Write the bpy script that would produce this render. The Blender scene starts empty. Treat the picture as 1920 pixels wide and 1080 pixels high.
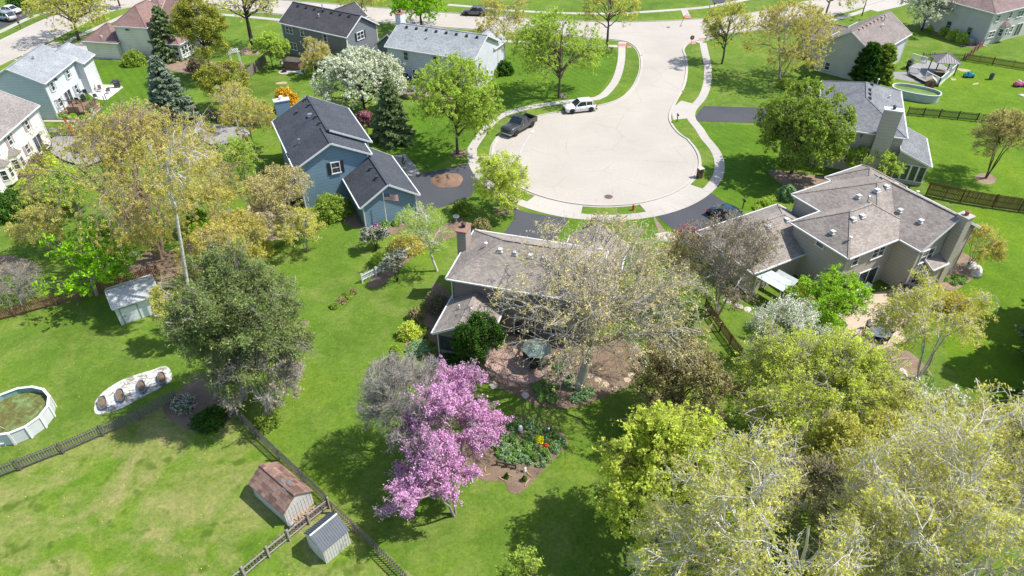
import bpy, math, random
import numpy as np
from mathutils import Vector, Matrix
R = math.radians
random.seed(7)
scene = bpy.context.scene
COL = scene.collection
# ------------------------------------------------------------------ camera, sky, sun, exposure
CAM_H, PITCH, FOC = 41.0, R(38), 1280.0
cam_d = bpy.data.cameras.new('camera'); cam = bpy.data.objects.new('camera', cam_d); COL.objects.link(cam)
cam.location = (0, 0, CAM_H); cam.rotation_euler = (R(90) - PITCH, 0, 0)
cam_d.sensor_width = 36; cam_d.lens = 36 * FOC / 1920; cam_d.clip_start = 0.5; cam_d.clip_end = 5000
scene.camera = cam
SUN_EL, SUN_AZ = R(56), R(4)          # azimuth measured from +X towards +Y
world = bpy.data.worlds.new('World'); scene.world = world; world.use_nodes = True
wn = world.node_tree.nodes; wl = world.node_tree.links
sky = wn.new('ShaderNodeTexSky'); sky.sky_type = 'NISHITA'; sky.sun_disc = False
sky.sun_elevation = SUN_EL; sky.sun_rotation = R(90) - SUN_AZ
sky.air_density = 1.0; sky.dust_density = 1.0
wn['Background'].inputs['Strength'].default_value = 0.15
wl.new(sky.outputs[0], wn['Background'].inputs['Color'])
sd = bpy.data.lights.new('sun', 'SUN'); sd.energy = 4.4; sd.angle = R(0.55); sd.color = (1.0, 0.955, 0.89)
sun = bpy.data.objects.new('sun', sd); COL.objects.link(sun)
_s = Vector((math.cos(SUN_EL) * math.cos(SUN_AZ), math.cos(SUN_EL) * math.sin(SUN_AZ), math.sin(SUN_EL)))
sun.rotation_euler = _s.to_track_quat('Z', 'Y').to_euler(); sun.location = (60, 0, 90)
vs = scene.view_settings; vs.view_transform = 'Standard'; vs.look = 'None'; vs.exposure = 0.48; vs.gamma = 1; vs.use_curve_mapping = False
scene.cycles.max_bounces = 6; scene.cycles.transparent_max_bounces = 8
# ------------------------------------------------------------------ helpers
_s, _c = math.sin(PITCH), math.cos(PITCH)
def at(px, py, z=0.0):
    a = (px - 960) / FOC; b = (py - 540) / FOC
    t = (z - CAM_H) / (-_s - b * _c)
    return Vector((a * t, (_c - b * _s) * t, z))
def proj(p):
    zz = p[2] - CAM_H; f = p[1] * _c - zz * _s; d = -p[1] * _s - zz * _c
    return (960 + FOC * p[0] / f, 540 + FOC * d / f)
def height_at(p, py):                    # how tall a thing standing at p must be to reach picture row py
    b = (py - 540) / FOC
    lo, hi = 0.0, 39.0
    for _ in range(40):
        m = (lo + hi) / 2
        if proj((p[0], p[1], m))[1] > py: lo = m
        else: hi = m
    return lo
def ppm(p, z=0):                         # photo pixels per metre at p
    return FOC / (p[1] * _c - (z - CAM_H) * _s)

def tag(o, label=None, cat=None, group=None, kind=None):
    if label: o['label'] = label
    if cat: o['category'] = cat
    if group: o['group'] = group
    if kind: o['kind'] = kind
    return o
def link(name, data, parent=None):
    o = bpy.data.objects.new(name, data); COL.objects.link(o)
    if parent: o.parent = parent
    return o
def thing(name, loc, rz, label, cat, group=None):
    o = link(name, None); o.location = loc; o.rotation_euler = (0, 0, rz)
    o.empty_display_size = .3
    return tag(o, label, cat, group)
def copy_tree(o, parent=None):
    c = o.copy(); COL.objects.link(c); c.parent = parent
    for ch in list(o.children): copy_tree(ch, c)
    return c

class MB:
    def __init__(s): s.v = []; s.f = []
    def face(s, pts):
        n = len(s.v); s.v += [tuple(p) for p in pts]; s.f.append(list(range(n, n + len(pts)))); return s
    def add(s, vs, fs):
        n = len(s.v); s.v += [tuple(p) for p in vs]; s.f += [[i + n for i in f] for f in fs]; return s
    def box(s, c, d, rz=0, M=None):
        x, y, z = d[0] / 2, d[1] / 2, d[2] / 2
        vs = [(i * x, j * y, k * z) for i in (-1, 1) for j in (-1, 1) for k in (-1, 1)]
        T = Matrix.Translation(c) @ (M if M else Matrix.Rotation(rz, 4, 'Z'))
        return s.add([T @ Vector(v) for v in vs], [(0, 1, 3, 2), (4, 6, 7, 5), (0, 4, 5, 1), (2, 3, 7, 6), (0, 2, 6, 4), (1, 5, 7, 3)])
    def bar(s, a, b, w, h=None):
        a, b = Vector(a), Vector(b); d = b - a
        if d.length < 1e-5: return s
        return s.box((a + b) / 2, (d.length, w, h or w), M=d.to_track_quat('X', 'Z').to_matrix().to_4x4())
    def tube(s, pts, rad, n=8, caps=True):
        pts = [Vector(p) for p in pts]; rad = rad if hasattr(rad, '__len__') else [rad] * len(pts)
        st = len(s.v)
        for i, p in enumerate(pts):
            d = (pts[min(i + 1, len(pts) - 1)] - pts[max(i - 1, 0)]).normalized()
            a = d.orthogonal().normalized() if i == 0 else (a - d * a.dot(d)).normalized()
            b = d.cross(a)
            for k in range(n):
                t = 2 * math.pi * k / n
                s.v.append(tuple(p + (a * math.cos(t) + b * math.sin(t)) * rad[i]))
        for i in range(len(pts) - 1):
            for k in range(n):
                s.f.append([st + i * n + k, st + i * n + (k + 1) % n, st + (i + 1) * n + (k + 1) % n, st + (i + 1) * n + k])
        if caps:
            s.f.append([st + k for k in range(n)][::-1]); s.f.append([st + (len(pts) - 1) * n + k for k in range(n)])
        return s
    def lathe(s, prof, n=12, c=(0, 0, 0), sx=1, sy=1):
        st = len(s.v)
        for r, z in prof:
            for k in range(n):
                t = 2 * math.pi * k / n
                s.v.append((c[0] + r * math.cos(t) * sx, c[1] + r * math.sin(t) * sy, c[2] + z))
        for i in range(len(prof) - 1):
            for k in range(n):
                s.f.append([st + i * n + k, st + i * n + (k + 1) % n, st + (i + 1) * n + (k + 1) % n, st + (i + 1) * n + k])
        s.f.append([st + k for k in range(n)][::-1]); s.f.append([st + (len(prof) - 1) * n + k for k in range(n)])
        return s
    def prism(s, poly, z0, z1):
        n = len(poly); st = len(s.v)
        ar = sum(poly[i][0] * poly[(i + 1) % n][1] - poly[(i + 1) % n][0] * poly[i][1] for i in range(n))
        if ar < 0: poly = poly[::-1]
        s.v += [(p[0], p[1], z0) for p in poly] + [(p[0], p[1], z1) for p in poly]
        s.f.append([st + n + i for i in range(n)]); s.f.append([st + i for i in range(n)][::-1])
        for i in range(n): s.f.append([st + i, st + (i + 1) % n, st + n + (i + 1) % n, st + n + i])
        return s
    def mesh(s, name, mat=None, smooth=False):
        me = bpy.data.meshes.new(name); me.from_pydata(s.v, [], s.f); me.update()
        uv = me.uv_layers.new(name='UV'); co = np.empty(len(me.loops) * 2, np.float32)
        for p in me.polygons:
            n = p.normal
            u = Vector((-n.y, n.x, 0)) if abs(n.z) < .999 else Vector((1, 0, 0))
            u.normalize(); w = n.cross(u)
            for li in p.loop_indices:
                q = me.vertices[me.loops[li].vertex_index].co
                co[li * 2] = q.dot(u); co[li * 2 + 1] = q.dot(w)
        uv.data.foreach_set('uv', co)
        if mat: me.materials.append(mat)
        if smooth: me.polygons.foreach_set('use_smooth', [True] * len(me.polygons))
        return me
    def build(s, name, mat=None, parent=None, smooth=False):
        return link(name, s.mesh(name, mat, smooth), parent)
def np_mesh(name, V, F, mat, smooth=False):
    me = bpy.data.meshes.new(name); k = F.shape[1]
    me.vertices.add(len(V)); me.vertices.foreach_set('co', V.astype(np.float32).ravel())
    me.loops.add(F.size); me.loops.foreach_set('vertex_index', F.astype(np.int32).ravel())
    me.polygons.add(len(F)); me.polygons.foreach_set('loop_start', np.arange(0, F.size, k, dtype=np.int32))
    if smooth: me.polygons.foreach_set('use_smooth', np.ones(len(F), bool))
    me.update(calc_edges=True); me.materials.append(mat); return me
# ------------------------------------------------------------------ materials
MATS = {}
LEAFK = 1.7
class NT:
    def __init__(s, name):
        s.m = bpy.data.materials.new(name); s.m.use_nodes = True; s.t = s.m.node_tree
        s.b = s.t.nodes['Principled BSDF']; s.out = s.t.nodes['Material Output']
        s.tc = s.t.nodes.new('ShaderNodeTexCoord')
    def n(s, ty, **kw):
        q = s.t.nodes.new('ShaderNode' + ty)
        for k, v in kw.items():
            if k in q.inputs.keys(): q.inputs[k].default_value = v
            else: setattr(q, k, v)
        return q
    def l(s, a, b): s.t.links.new(a, b)
    def noise(s, scale, detail=4, src='Object', rough=.55, dist=0):
        q = s.n('TexNoise', Scale=scale, Detail=detail, Roughness=rough, Distortion=dist); s.l(s.tc.outputs[src], q.inputs['Vector']); return q.outputs['Fac']
    def ramp(s, fac, stops):
        q = s.n('ValToRGB'); e = q.color_ramp.elements
        while len(e) < len(stops): e.new(.5)
        for i, (p, c) in enumerate(stops):
            e[i].position = p; e[i].color = (*c, 1) if len(c) == 3 else c
        s.l(fac, q.inputs[0]); return q.outputs[0]
    def mix(s, a, b, fac, mode='MIX'):
        q = s.n('MixRGB', blend_type=mode)
        for i, x in ((0, fac), (1, a), (2, b)):
            if isinstance(x, (int, float)): q.inputs[i].default_value = x
            elif isinstance(x, tuple): q.inputs[i].default_value = (*x, 1)
            else: s.l(x, q.inputs[i])
        return q.outputs[0]
    def bump(s, h, st=.3, d=.02):
        q = s.n('Bump', Strength=st, Distance=d); s.l(h, q.inputs['Height']); s.l(q.outputs[0], s.b.inputs['Normal'])
    def col(s, c):
        if isinstance(c, tuple): s.b.inputs['Base Color'].default_value = (*c, 1)
        else: s.l(c, s.b.inputs['Base Color'])
    def rough(s, r): s.b.inputs['Roughness'].default_value = r
def g(c, k): return tuple(min(1, x * k) for x in c)
def plain(name, c, rough=.6, metal=0, var=.12, sc=2.0, spec=.4):
    if name in MATS: return MATS[name]
    t = NT(name); f = t.noise(sc, 5); t.col(t.ramp(f, [(.3, g(c, 1 - var)), (.7, g(c, 1 + var))]))
    t.rough(rough); t.b.inputs['Metallic'].default_value = metal; t.b.inputs['Specular IOR Level'].default_value = spec
    MATS[name] = t.m; return t.m
def shingle(name, c, var=.16, row=.14, blotch=0, c2=None, width=.32):
    t = NT(name); br = t.n('TexBrick', Scale=1.0, offset=.5); br.inputs['Brick Width'].default_value = width; br.inputs['Row Height'].default_value = row
    br.inputs['Mortar Size'].default_value = .008; br.inputs['Mortar Smooth'].default_value = .3; br.inputs['Bias'].default_value = 0
    br.inputs['Color1'].default_value = (*g(c, 1 - var), 1); br.inputs['Color2'].default_value = (*(c2 or g(c, 1 + var)), 1); br.inputs['Mortar'].default_value = (*g(c, .55), 1)
    t.l(t.tc.outputs['UV'], br.inputs['Vector'])
    st = t.ramp(t.noise(.45, 6), [(.3, (.82,) * 3), (.7, (1.12,) * 3)])
    fine = t.ramp(t.noise(9, 3), [(.3, (.85,) * 3), (.7, (1.15,) * 3)])
    t.col(t.mix(t.mix(br.outputs['Color'], st, 1, 'MULTIPLY'), fine, 1, 'MULTIPLY')); t.rough(.9); t.b.inputs['Specular IOR Level'].default_value = .25
    t.bump(br.outputs['Fac'], -.35, .01)
    MATS[name] = t.m; return t.m
def siding(name, c):
    t = NT(name); a = t.ramp(t.noise(.6, 4), [(.3, g(c, .92)), (.7, g(c, 1.06))])
    w = t.n('TexWave', Scale=0.8, Distortion=1.5, bands_direction='Z'); w.inputs['Detail'].default_value = 3
    t.l(t.tc.outputs['Object'], w.inputs['Vector'])
    t.col(t.mix(a, t.ramp(w.outputs['Fac'], [(0, (.93,) * 3), (1, (1.04,) * 3)]), 1, 'MULTIPLY')); t.rough(.55)
    MATS[name] = t.m; return t.m
def lawn_mat(name, c, dry, dry_amt=.5, stripe=0, ang=0):
    t = NT(name)
    big = t.noise(.09, 5, dist=.4); med = t.noise(.5, 8, rough=.65, dist=.6); fine = t.noise(4, 7, rough=.8); tiny = t.noise(22, 4, rough=.8)
    a = t.ramp(big, [(.28, g(c, .74)), (.5, c), (.72, (c[0] * 1.28, c[1] * 1.12, c[2] * .9))])
    a = t.mix(a, t.ramp(med, [(.25, (.72, .8, .72)), (.5, (1, 1, 1)), (.75, (1.3, 1.16, 1.1))]), .8, 'MULTIPLY')
    dm = t.mix(big, med, .6, 'MULTIPLY') if dry_amt > .9 else med
    dm = t.ramp(t.noise(.23, 9, rough=.68, dist=.8), [(.56 - .16 * dry_amt, (0, 0, 0)), (.80 - .12 * dry_amt, (dry_amt,) * 3)])
    a = t.mix(a, dry, dm)
    a = t.mix(a, t.ramp(t.noise(1.6, 6, rough=.7, dist=.5), [(.3, (.80, .85, .78)), (.5, (1, 1, 1)), (.7, (1.20, 1.12, 1.1))]), 1, 'MULTIPLY')
    a = t.mix(a, t.ramp(fine, [(.25, (.60,) * 3), (.75, (1.42,) * 3)]), 1, 'MULTIPLY')
    a = t.mix(a, t.ramp(tiny, [(.2, (.74,) * 3), (.8, (1.28,) * 3)]), 1, 'MULTIPLY')
    if dry_amt > .9:
        a = t.mix(a, g(c, .62), t.ramp(t.noise(.62, 3, rough=.5, dist=.3), [(.60, (0, 0, 0)), (.68, (.8,) * 3)]))
    if stripe:
        mp = t.n('Mapping'); mp.inputs['Rotation'].default_value = (0, 0, ang); t.l(t.tc.outputs['Object'], mp.inputs['Vector'])
        w = t.n('TexWave', Scale=.28, Distortion=.6, bands_direction='X'); t.l(mp.outputs[0], w.inputs['Vector'])
        a = t.mix(a, t.ramp(w.outputs['Fac'], [(.3, (1 - stripe,) * 3), (.7, (1 + stripe,) * 3)]), 1, 'MULTIPLY')
    t.col(a); t.rough(.9); t.b.inputs['Specular IOR Level'].default_value = .12; t.bump(t.mix(fine, tiny, .5), .9, .08)
    MATS[name] = t.m; return t.m
def concrete(name, c, crack=.0, stain=.08):
    t = NT(name); a = t.ramp(t.noise(.12, 6, dist=.5), [(.3, g(c, 1 - stain)), (.7, g(c, 1 + stain))])
    a = t.mix(a, t.ramp(t.noise(3, 8, rough=.7), [(.3, (.93,) * 3), (.7, (1.06,) * 3)]), 1, 'MULTIPLY')
    a = t.mix(a, t.ramp(t.noise(.7, 6, dist=1.2), [(.62, (1, 1, 1)), (.78, (.9, .88, .86))]), 1, 'MULTIPLY')
    if crack:
        nz = t.n('TexNoise', Scale=.5, Detail=4); t.l(t.tc.outputs['Object'], nz.inputs['Vector'])
        ad = t.mix(t.tc.outputs['Object'], nz.outputs['Color'], .55, 'ADD')
        v = t.n('TexVoronoi', feature='DISTANCE_TO_EDGE', Scale=.13); t.l(ad, v.inputs['Vector'])
        ln = t.ramp(v.outputs['Distance'], [(0, (1,) * 3), (.007, (0,) * 3)])
        gate = t.ramp(t.noise(.16, 2), [(.42, (0,) * 3), (.55, (1,) * 3)])
        a = t.mix(a, g(c, .62), t.mix(t.mix(ln, gate, 1, 'MULTIPLY'), (crack,) * 3, 1, 'MULTIPLY'))
    t.col(a); t.rough(.85); t.b.inputs['Specular IOR Level'].default_value = .3
    MATS[name] = t.m; return t.m
def leafy(name, c, c2, trans=.35, rough=.6, alt=None, altamt=0.0):
    t = NT(name); t.t.nodes.remove(t.b)
    geo = t.n('NewGeometry')
    c, c2 = g(c, LEAFK), g(c2, LEAFK)
    a = t.ramp(geo.outputs['Random Per Island'], [(0, g(c, .78)), (.5, c), (1, c2)])
    a = t.mix(a, t.ramp(t.noise(.7, 3), [(.3, (.78,) * 3), (.7, (1.2,) * 3)]), 1, 'MULTIPLY')
    if alt:
        q = t.n('Math', operation='LESS_THAN'); wn_ = t.n('TexWhiteNoise', noise_dimensions='1D'); t.l(geo.outputs['Random Per Island'], wn_.inputs['W'])
        t.l(wn_.outputs['Value'], q.inputs[0]); q.inputs[1].default_value = altamt; a = t.mix(a, alt, q.outputs[0])
    d = t.n('BsdfDiffuse'); tr = t.n('BsdfTranslucent'); mx = t.n('MixShader'); mx.inputs[0].default_value = trans
    t.l(a, d.inputs[0]); t.l(t.mix(a, (1, 1, .75), 1, 'MULTIPLY'), tr.inputs[0]); t.l(d.outputs[0], mx.inputs[1]); t.l(tr.outputs[0], mx.inputs[2]); t.l(mx.outputs[0], t.out.inputs[0])
    MATS[name] = t.m; return t.m
def mulch_mat(name, c):
    t = NT(name); a = t.ramp(t.noise(14, 6, rough=.8), [(.25, g(c, .5)), (.5, c), (.75, g(c, 1.7))])
    a = t.mix(a, t.ramp(t.noise(.8, 5), [(.3, (.8,) * 3), (.7, (1.25,) * 3)]), 1, 'MULTIPLY')
    t.col(a); t.rough(.95); t.b.inputs['Specular IOR Level'].default_value = .1; t.bump(t.noise(14, 6), 1, .06); MATS[name] = t.m; return t.m

M_LAWN = lawn_mat('lawn_grass', (.108, .188, .022), (.27, .28, .09), .5)
M_LAWN_DRY = lawn_mat('dry_lawn_grass', (.118, .205, .020), (.32, .28, .12), .92)
M_LAWN_VIVID = lawn_mat('vivid_lawn_grass', (.105, .195, .012), (.20, .25, .04), .35)
M_LAWN_STRIPE = lawn_mat('mown_lawn_grass', (.082, .168, .013), (.2, .24, .06), .25, .04, R(-35))
M_ROAD = concrete('street_concrete', (.435, .395, .343), .6, .08)
M_WALK = concrete('sidewalk_concrete', (.45, .415, .37), 0, .08)
M_KERB = concrete('kerb_concrete', (.47, .435, .385), 0, .08)
M_ASPH = concrete('asphalt', (.070, .073, .082), 0, .14)
M_MULCH = mulch_mat('brown_mulch', (.205, .148, .105))
M_MULCH_TAN = mulch_mat('tan_mulch', (.26, .19, .14))
M_STONE = plain('sand_paving', (.50, .39, .29), .8, sc=1.2, var=.15)
_t = NT('white_rock'); _a = _t.ramp(_t.noise(9, 5, rough=.8), [(.25, (.45, .44, .42)), (.5, (.72, .71, .69)), (.8, (.85, .84, .82))])
_a = _t.mix(_a, (.20, .17, .10), _t.ramp(_t.noise(1.5, 8, rough=.75, dist=1), [(.47, (0, 0, 0)), (.56, (.9,) * 3)])); _t.col(_t.mix(_a, (.10, .16, .04), _t.ramp(_t.noise(1.1, 8, rough=.8), [(.58, (0, 0, 0)), (.64, (1,) * 3)])))
_t.rough(.95); _t.bump(_t.noise(12, 5), 1, .05); M_WHITEROCK = _t.m
M_WHITE = plain('white_paint', (.78, .78, .77), .45, var=.04)
M_GUTTER = plain('gutter_white', (.68, .69, .69), .4, var=.05)
M_DARK = plain('dark_metal', (.03, .03, .035), .45)
M_GLASS = plain('window_glass', (.035, .045, .055), .08, var=.3, spec=1.0)
M_VENTW = plain('vent_white', (.55, .55, .53), .5)
M_VENTD = plain('vent_dark', (.05, .05, .055), .5)
M_WOOD = plain('weathered_grey_wood', (.20, .175, .15), .85, var=.3, sc=6)
M_WOODB = plain('brown_fence_wood', (.17, .09, .05), .85, var=.25, sc=6)
M_WOODD = plain('dark_fence_wood', (.10, .085, .06), .85, var=.25, sc=6)
M_DECKW = plain('deck_brown_wood', (.20, .13, .09), .8, var=.2, sc=5)
M_DECKG = plain('deck_grey_wood', (.30, .29, .28), .8, var=.2, sc=5)
M_STEEL = plain('galvanised_steel', (.45, .46, .47), .35, metal=.7, var=.1)
M_RUBBER = plain('tyre_rubber', (.02, .02, .02), .8)
M_BRICKRED = plain('red_brick', (.32, .13, .08), .85, var=.3, sc=8)
M_BOULDER = plain('pale_boulder', (.55, .51, .45), .85, var=.25, sc=2)
# ------------------------------------------------------------------ setting: ground, street, walks
def catmull(pts, n=6, closed=False):
    P = [Vector(p) for p in pts]; out = []; N = len(P)
    rng = range(N) if closed else range(N - 1)
    for i in rng:
        a = P[(i - 1) % N] if closed or i > 0 else P[0]; b = P[i]; c = P[(i + 1) % N]; d = P[(i + 2) % N] if closed or i + 2 < N else P[-1]
        for k in range(n):
            t = k / n
            out.append(.5 * ((2 * b) + (c - a) * t + (2 * a - 5 * b + 4 * c - d) * t * t + (3 * b - a - 3 * c + d) * t ** 3))
    if not closed: out.append(P[-1])
    return out
def W(pts, z=0): return [at(x, y, z) for x, y in pts]
def sheet(name, pts, z, mat, smooth=True, thick=0, kind='structure'):
    w = [Vector((p[0], p[1], 0)) for p in pts]
    if smooth: w = catmull(w, 5, True)
    from mathutils.geometry import tessellate_polygon
    b = MB(); vs = [(p.x, p.y, z) for p in w]; tris = []
    for t in tessellate_polygon([[Vector(v) for v in vs]]):
        a, c, d = (Vector(vs[i]) for i in t)
        tris.append(t if (c - a).cross(d - a).z > 0 else (t[0], t[2], t[1]))
    b.add(vs, tris)
    o = b.build(name, mat); tag(o, kind=kind); return o
b = MB(); b.face([(-900, -300, 0), (900, -300, 0), (900, 1500, 0), (-900, 1500, 0)]); tag(b.build('ground', M_LAWN), kind='structure')
LZ = .008
sheet('lawn', W([(-60, 935), (0, 900), (110, 850), (325, 752), (440, 775), (530, 860), (628, 948), (780, 1085), (900, 1200), (-200, 1200)]), LZ, M_LAWN_DRY, False)
sheet('lawn', W([(1690, 560), (1760, 620), (1790, 700), (1850, 800), (1950, 1000), (2300, 1000), (2300, 300), (1940, 400), (1790, 385), (1800, 430), (1720, 520)]), LZ, M_LAWN_VIVID, False)
sheet('lawn', W([(1700, 215), (1740, 360), (1925, 392), (2100, 420), (2100, 60), (1925, 125), (1820, 100), (1700, 120), (1690, 170)]), LZ, M_LAWN_VIVID, False)
sheet('lawn', W([(155, 110), (250, 118), (290, 125), (300, 200), (200, 250), (80, 250), (110, 222), (170, 150)]), LZ, M_LAWN_STRIPE, False)
sheet('lawn', W([(1070, 412), (1230, 403), (1290, 437), (1240, 470), (1190, 520), (1160, 470), (1040, 450)]), LZ, M_LAWN_STRIPE, False)
sheet('lawn', W([(1302, 232), (1420, 235), (1480, 330), (1500, 370), (1440, 392), (1390, 395), (1330, 365), (1353, 300), (1340, 265)]), LZ, M_LAWN_STRIPE, False)
sheet('lawn', W([(840, 150), (960, 100), (1155, 92), (1160, 120), (1120, 180), (1000, 193), (930, 220), (890, 265), (800, 320), (700, 260)]), LZ, M_LAWN_STRIPE, False)
CX, CY, RR = 10.75, 81.2, 13.45
def ribbon(pts, w):
    L, Rr = [], []
    for i, p in enumerate(pts):
        d = (pts[min(i + 1, len(pts) - 1)] - pts[max(i - 1, 0)]).normalized(); n = Vector((-d.y, d.x, 0))
        L.append(p + n * w / 2); Rr.append(p - n * w / 2)
    return L, Rr
def arc(r, a0, a1, n=24): return [Vector((CX + r * math.cos(R(a0 + (a1 - a0) * i / n)), CY + r * math.sin(R(a0 + (a1 - a0) * i / n)), 0)) for i in range(n + 1)]
# street: the cul-de-sac with its stem, then the cross street
stem_r = catmull(W([(1290, 262), (1272, 250), (1257, 230), (1256, 212), (1266, 190), (1282, 160), (1287, 130), (1285, 107), (1281, 92), (1296, 79), (1345, 73)]), 4)
stem_l = catmull(W([(1090, 71), (1160, 76), (1185, 84), (1199, 102), (1201, 130), (1192, 155), (1180, 172), (1160, 187), (1120, 199), (1060, 209)]), 4)
r0 = math.degrees(math.atan2(stem_r[0].y - CY, stem_r[0].x - CX)); l0 = math.degrees(math.atan2(stem_l[-1].y - CY, stem_l[-1].x - CX))
bulb = arc(RR, l0 + 4, 360 + r0 - 2, 60)
outline = stem_l + bulb + stem_r
_top = W([(1330, 58), (1105, 60)])
sheet('street', outline + _top, .014, M_ROAD, False)
cross = catmull(W([(1950, -60), (1700, -28), (1600, -2), (1500, 24), (1400, 42), (1300, 51), (1200, 55), (1100, 54), (1000, 49), (900, 42), (800, 35), (700, 27), (600, 19), (500, 11), (420, 4), (330, -2), (250, 2), (180, 16), (110, 45), (50, 75), (-30, 112), (-160, 170)]), 6)
A_, B_ = ribbon(cross, 9.2)
bb = MB()
for i in range(len(A_) - 1): bb.face([A_[i], A_[i + 1], B_[i + 1], B_[i]])
bb.v = [(v[0], v[1], .010) for v in bb.v]; tag(bb.build('street', M_ROAD), kind='structure')
def kerb(path, name='kerb', gap=None, off=0):
    root = tag(link(name, None), kind='structure'); L, Rr = ribbon(path, .16); L2, R2 = ribbon(path, .62)
    m = MB(); k = 0
    for i in range(len(path) - 1):
        m.add([(*L[i][:2], .02), (*Rr[i][:2], .02), (*Rr[i + 1][:2], .02), (*L[i + 1][:2], .02), (*L[i][:2], .13), (*Rr[i][:2], .13), (*Rr[i + 1][:2], .13), (*L[i + 1][:2], .13)],
              [(0, 1, 5, 4), (1, 2, 6, 5), (2, 3, 7, 6), (3, 0, 4, 7), (4, 5, 6, 7)])
        if i % 3 == 2 or i == len(path) - 2: m.build('kerb_stone', M_KERB, root); m = MB()
    g_ = MB()
    for i in range(len(path) - 1): g_.face([(*L2[i][:2], .019), (*R2[i][:2], .019), (*R2[i + 1][:2], .019), (*L2[i + 1][:2], .019)][::-1])
    g_.build('gutter_pan', M_KERB, root)
ins = []
for i, p in enumerate(outline):
    d = (outline[min(i + 1, len(outline) - 1)] - outline[max(i - 1, 0)]).normalized(); n = Vector((-d.y, d.x, 0)); ins.append(p + n * .05)
kerb(ins)
def side(path, off):
    out = []
    for i, p in enumerate(path):
        d = (path[min(i + 1, len(path) - 1)] - path[max(i - 1, 0)]).normalized(); out.append(p + Vector((-d.y, d.x, 0)) * off)
    return out
kerb(side(cross, -4.5))
near = side(cross, 4.5); j0 = min(range(len(near)), key=lambda i: (near[i] - at(1345, 73)).length); j1 = min(range(len(near)), key=lambda i: (near[i] - at(1090, 71)).length)
kerb(near[:j0 + 1]); kerb(near[j1:])
def resample(path, st):
    out = [path[0]]; acc = 0
    for i in range(len(path) - 1):
        a, b2 = path[i], path[i + 1]; L = (b2 - a).length; t = st - acc
        while t <= L: out.append(a.lerp(b2, t / L)); t += st
        acc = (acc + L) % st
    return out
def walk(pts, w=1.25, mat=None, world=False, z=.03, name='sidewalk'):
    path = catmull(pts if world else W(pts), 6); path = resample(path, 1.5)
    root = tag(link(name, None), kind='structure'); L, Rr = ribbon(path, w)
    for i in range(len(path) - 1):
        q = [L[i], Rr[i], Rr[i + 1], L[i + 1]]; c = sum(q, Vector()) / 4
        q = [c + (p - c) * .987 for p in q]; h = random.uniform(-.003, .004)
        MB().prism([(p.x, p.y) for p in q], .0, z + h).build('slab', mat or M_WALK, root)
path = W([(1166, 84), (1165, 113), (1157, 145), (1142, 168), (1121, 184), (1072, 190), (1012, 198), (962, 209), (925, 227)])
path += arc(15.95, 172, 360 + r0 - 2, 26)
path += W([(1310, 240), (1296, 222), (1298, 205), (1317, 182), (1326, 155), (1327, 125), (1321, 95), (1317, 76)])
walk([p for p in path], world=True)
walk([(1158, 87), (1060, 83), (960, 78), (920, 75), (840, 68)])
walk([(560, 41), (520, 37), (480, 33), (400, 26)])
walk([(840, 9), (900, 14), (960, 20), (1070, 25), (1160, 25), (1272, 18), (1335, 12), (1420, -5)])
walk([(-20, 68), (0, 60), (57, 33), (100, 20), (140, 5), (170, -6)])
walk([(125, 79), (160, 62), (207, 41), (240, 26)])
walk([(1510, 50), (1595, 28), (1640, 12), (1690, -8)])
walk([(1283, 19), (1289, 33)], 1.4); walk([(1166, 84), (1168, 77)], 1.4); walk([(1316, 80), (1300, 74)], 1.4)
for q in (((1160, 82), (1175, 82), (1173, 87), (1160, 87)), ((1176, 86), (1184, 87), (1183, 91), (1175, 90)), ((1294, 80), (1304, 79), (1305, 83), (1295, 84)), ((1310, 72), (1322, 71), (1323, 75), (1312, 76)), ((1280, 30), (1294, 29), (1296, 34), (1283, 34))):
    o = sheet('tactile_pad', W(q), .05, plain('red_tactile', (.55, .20, .18), .8), False)
# aprons (concrete between kerb and sidewalk)
def apron(a0, a1, r0_=13.5, r1_=15.4):
    p = arc(r0_, a0, a1, 10) + arc(r1_, a1, a0, 10); sheet('driveway_apron', p, .034, M_WALK, False)
apron(-176, -158); apron(-126, -101); apron(-73, -38)
sheet('driveway_apron', W([(1277, 189), (1306, 196), (1292, 222), (1262, 225), (1258, 205)]), .026, M_WALK, False)
dz = .022
sheet('driveway', W([(764, 332), (785, 326), (840, 316), (884, 305), (893, 322), (898, 335), (884, 368), (850, 382), (800, 397), (785, 395), (776, 372), (745, 340)]), dz, M_ASPH, False)
sheet('driveway', W([(962, 390), (985, 398), (1066, 410), (1046, 442), (1030, 470), (930, 460), (950, 430), (965, 410)]), dz, M_ASPH, False)
sheet('driveway', W([(1226, 402), (1290, 385), (1332, 361), (1366, 384), (1402, 407), (1380, 440), (1320, 470), (1282, 438), (1262, 430)]), dz, M_ASPH, False)
sheet('driveway', W([(1320, 199), (1460, 203), (1500, 215), (1480, 234), (1420, 231), (1300, 227), (1308, 212)]), dz, M_ASPH, False)
sheet('driveway', W([(55, 100), (100, 78), (130, 84), (160, 77), (190, 95), (240, 106), (240, 113), (150, 110), (46, 106)]), dz, M_WALK, False)
sheet('driveway', W([(-30, 45), (0, 30), (20, 14), (60, 16), (60, 28), (20, 45), (-10, 58)]), dz, M_ASPH, False)
sheet('driveway', W([(862, 62), (890, 70), (868, 88), (840, 85)]), dz, M_WALK, False)
sheet('driveway', W([(1610, 12), (1660, -2), (1700, -15), (1720, 0), (1690, 12), (1645, 22)]), dz, M_WALK, False)
sheet('driveway', W([(1325, -12), (1385, -12), (1380, 6), (1340, 9)]), dz, M_ASPH, False)
sheet('path', W([(739, 292), (758, 288), (778, 310), (788, 325), (768, 331), (752, 312)]), dz, plain('grey_path', (.26, .25, .24), .85), False)
bz = .016
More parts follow.
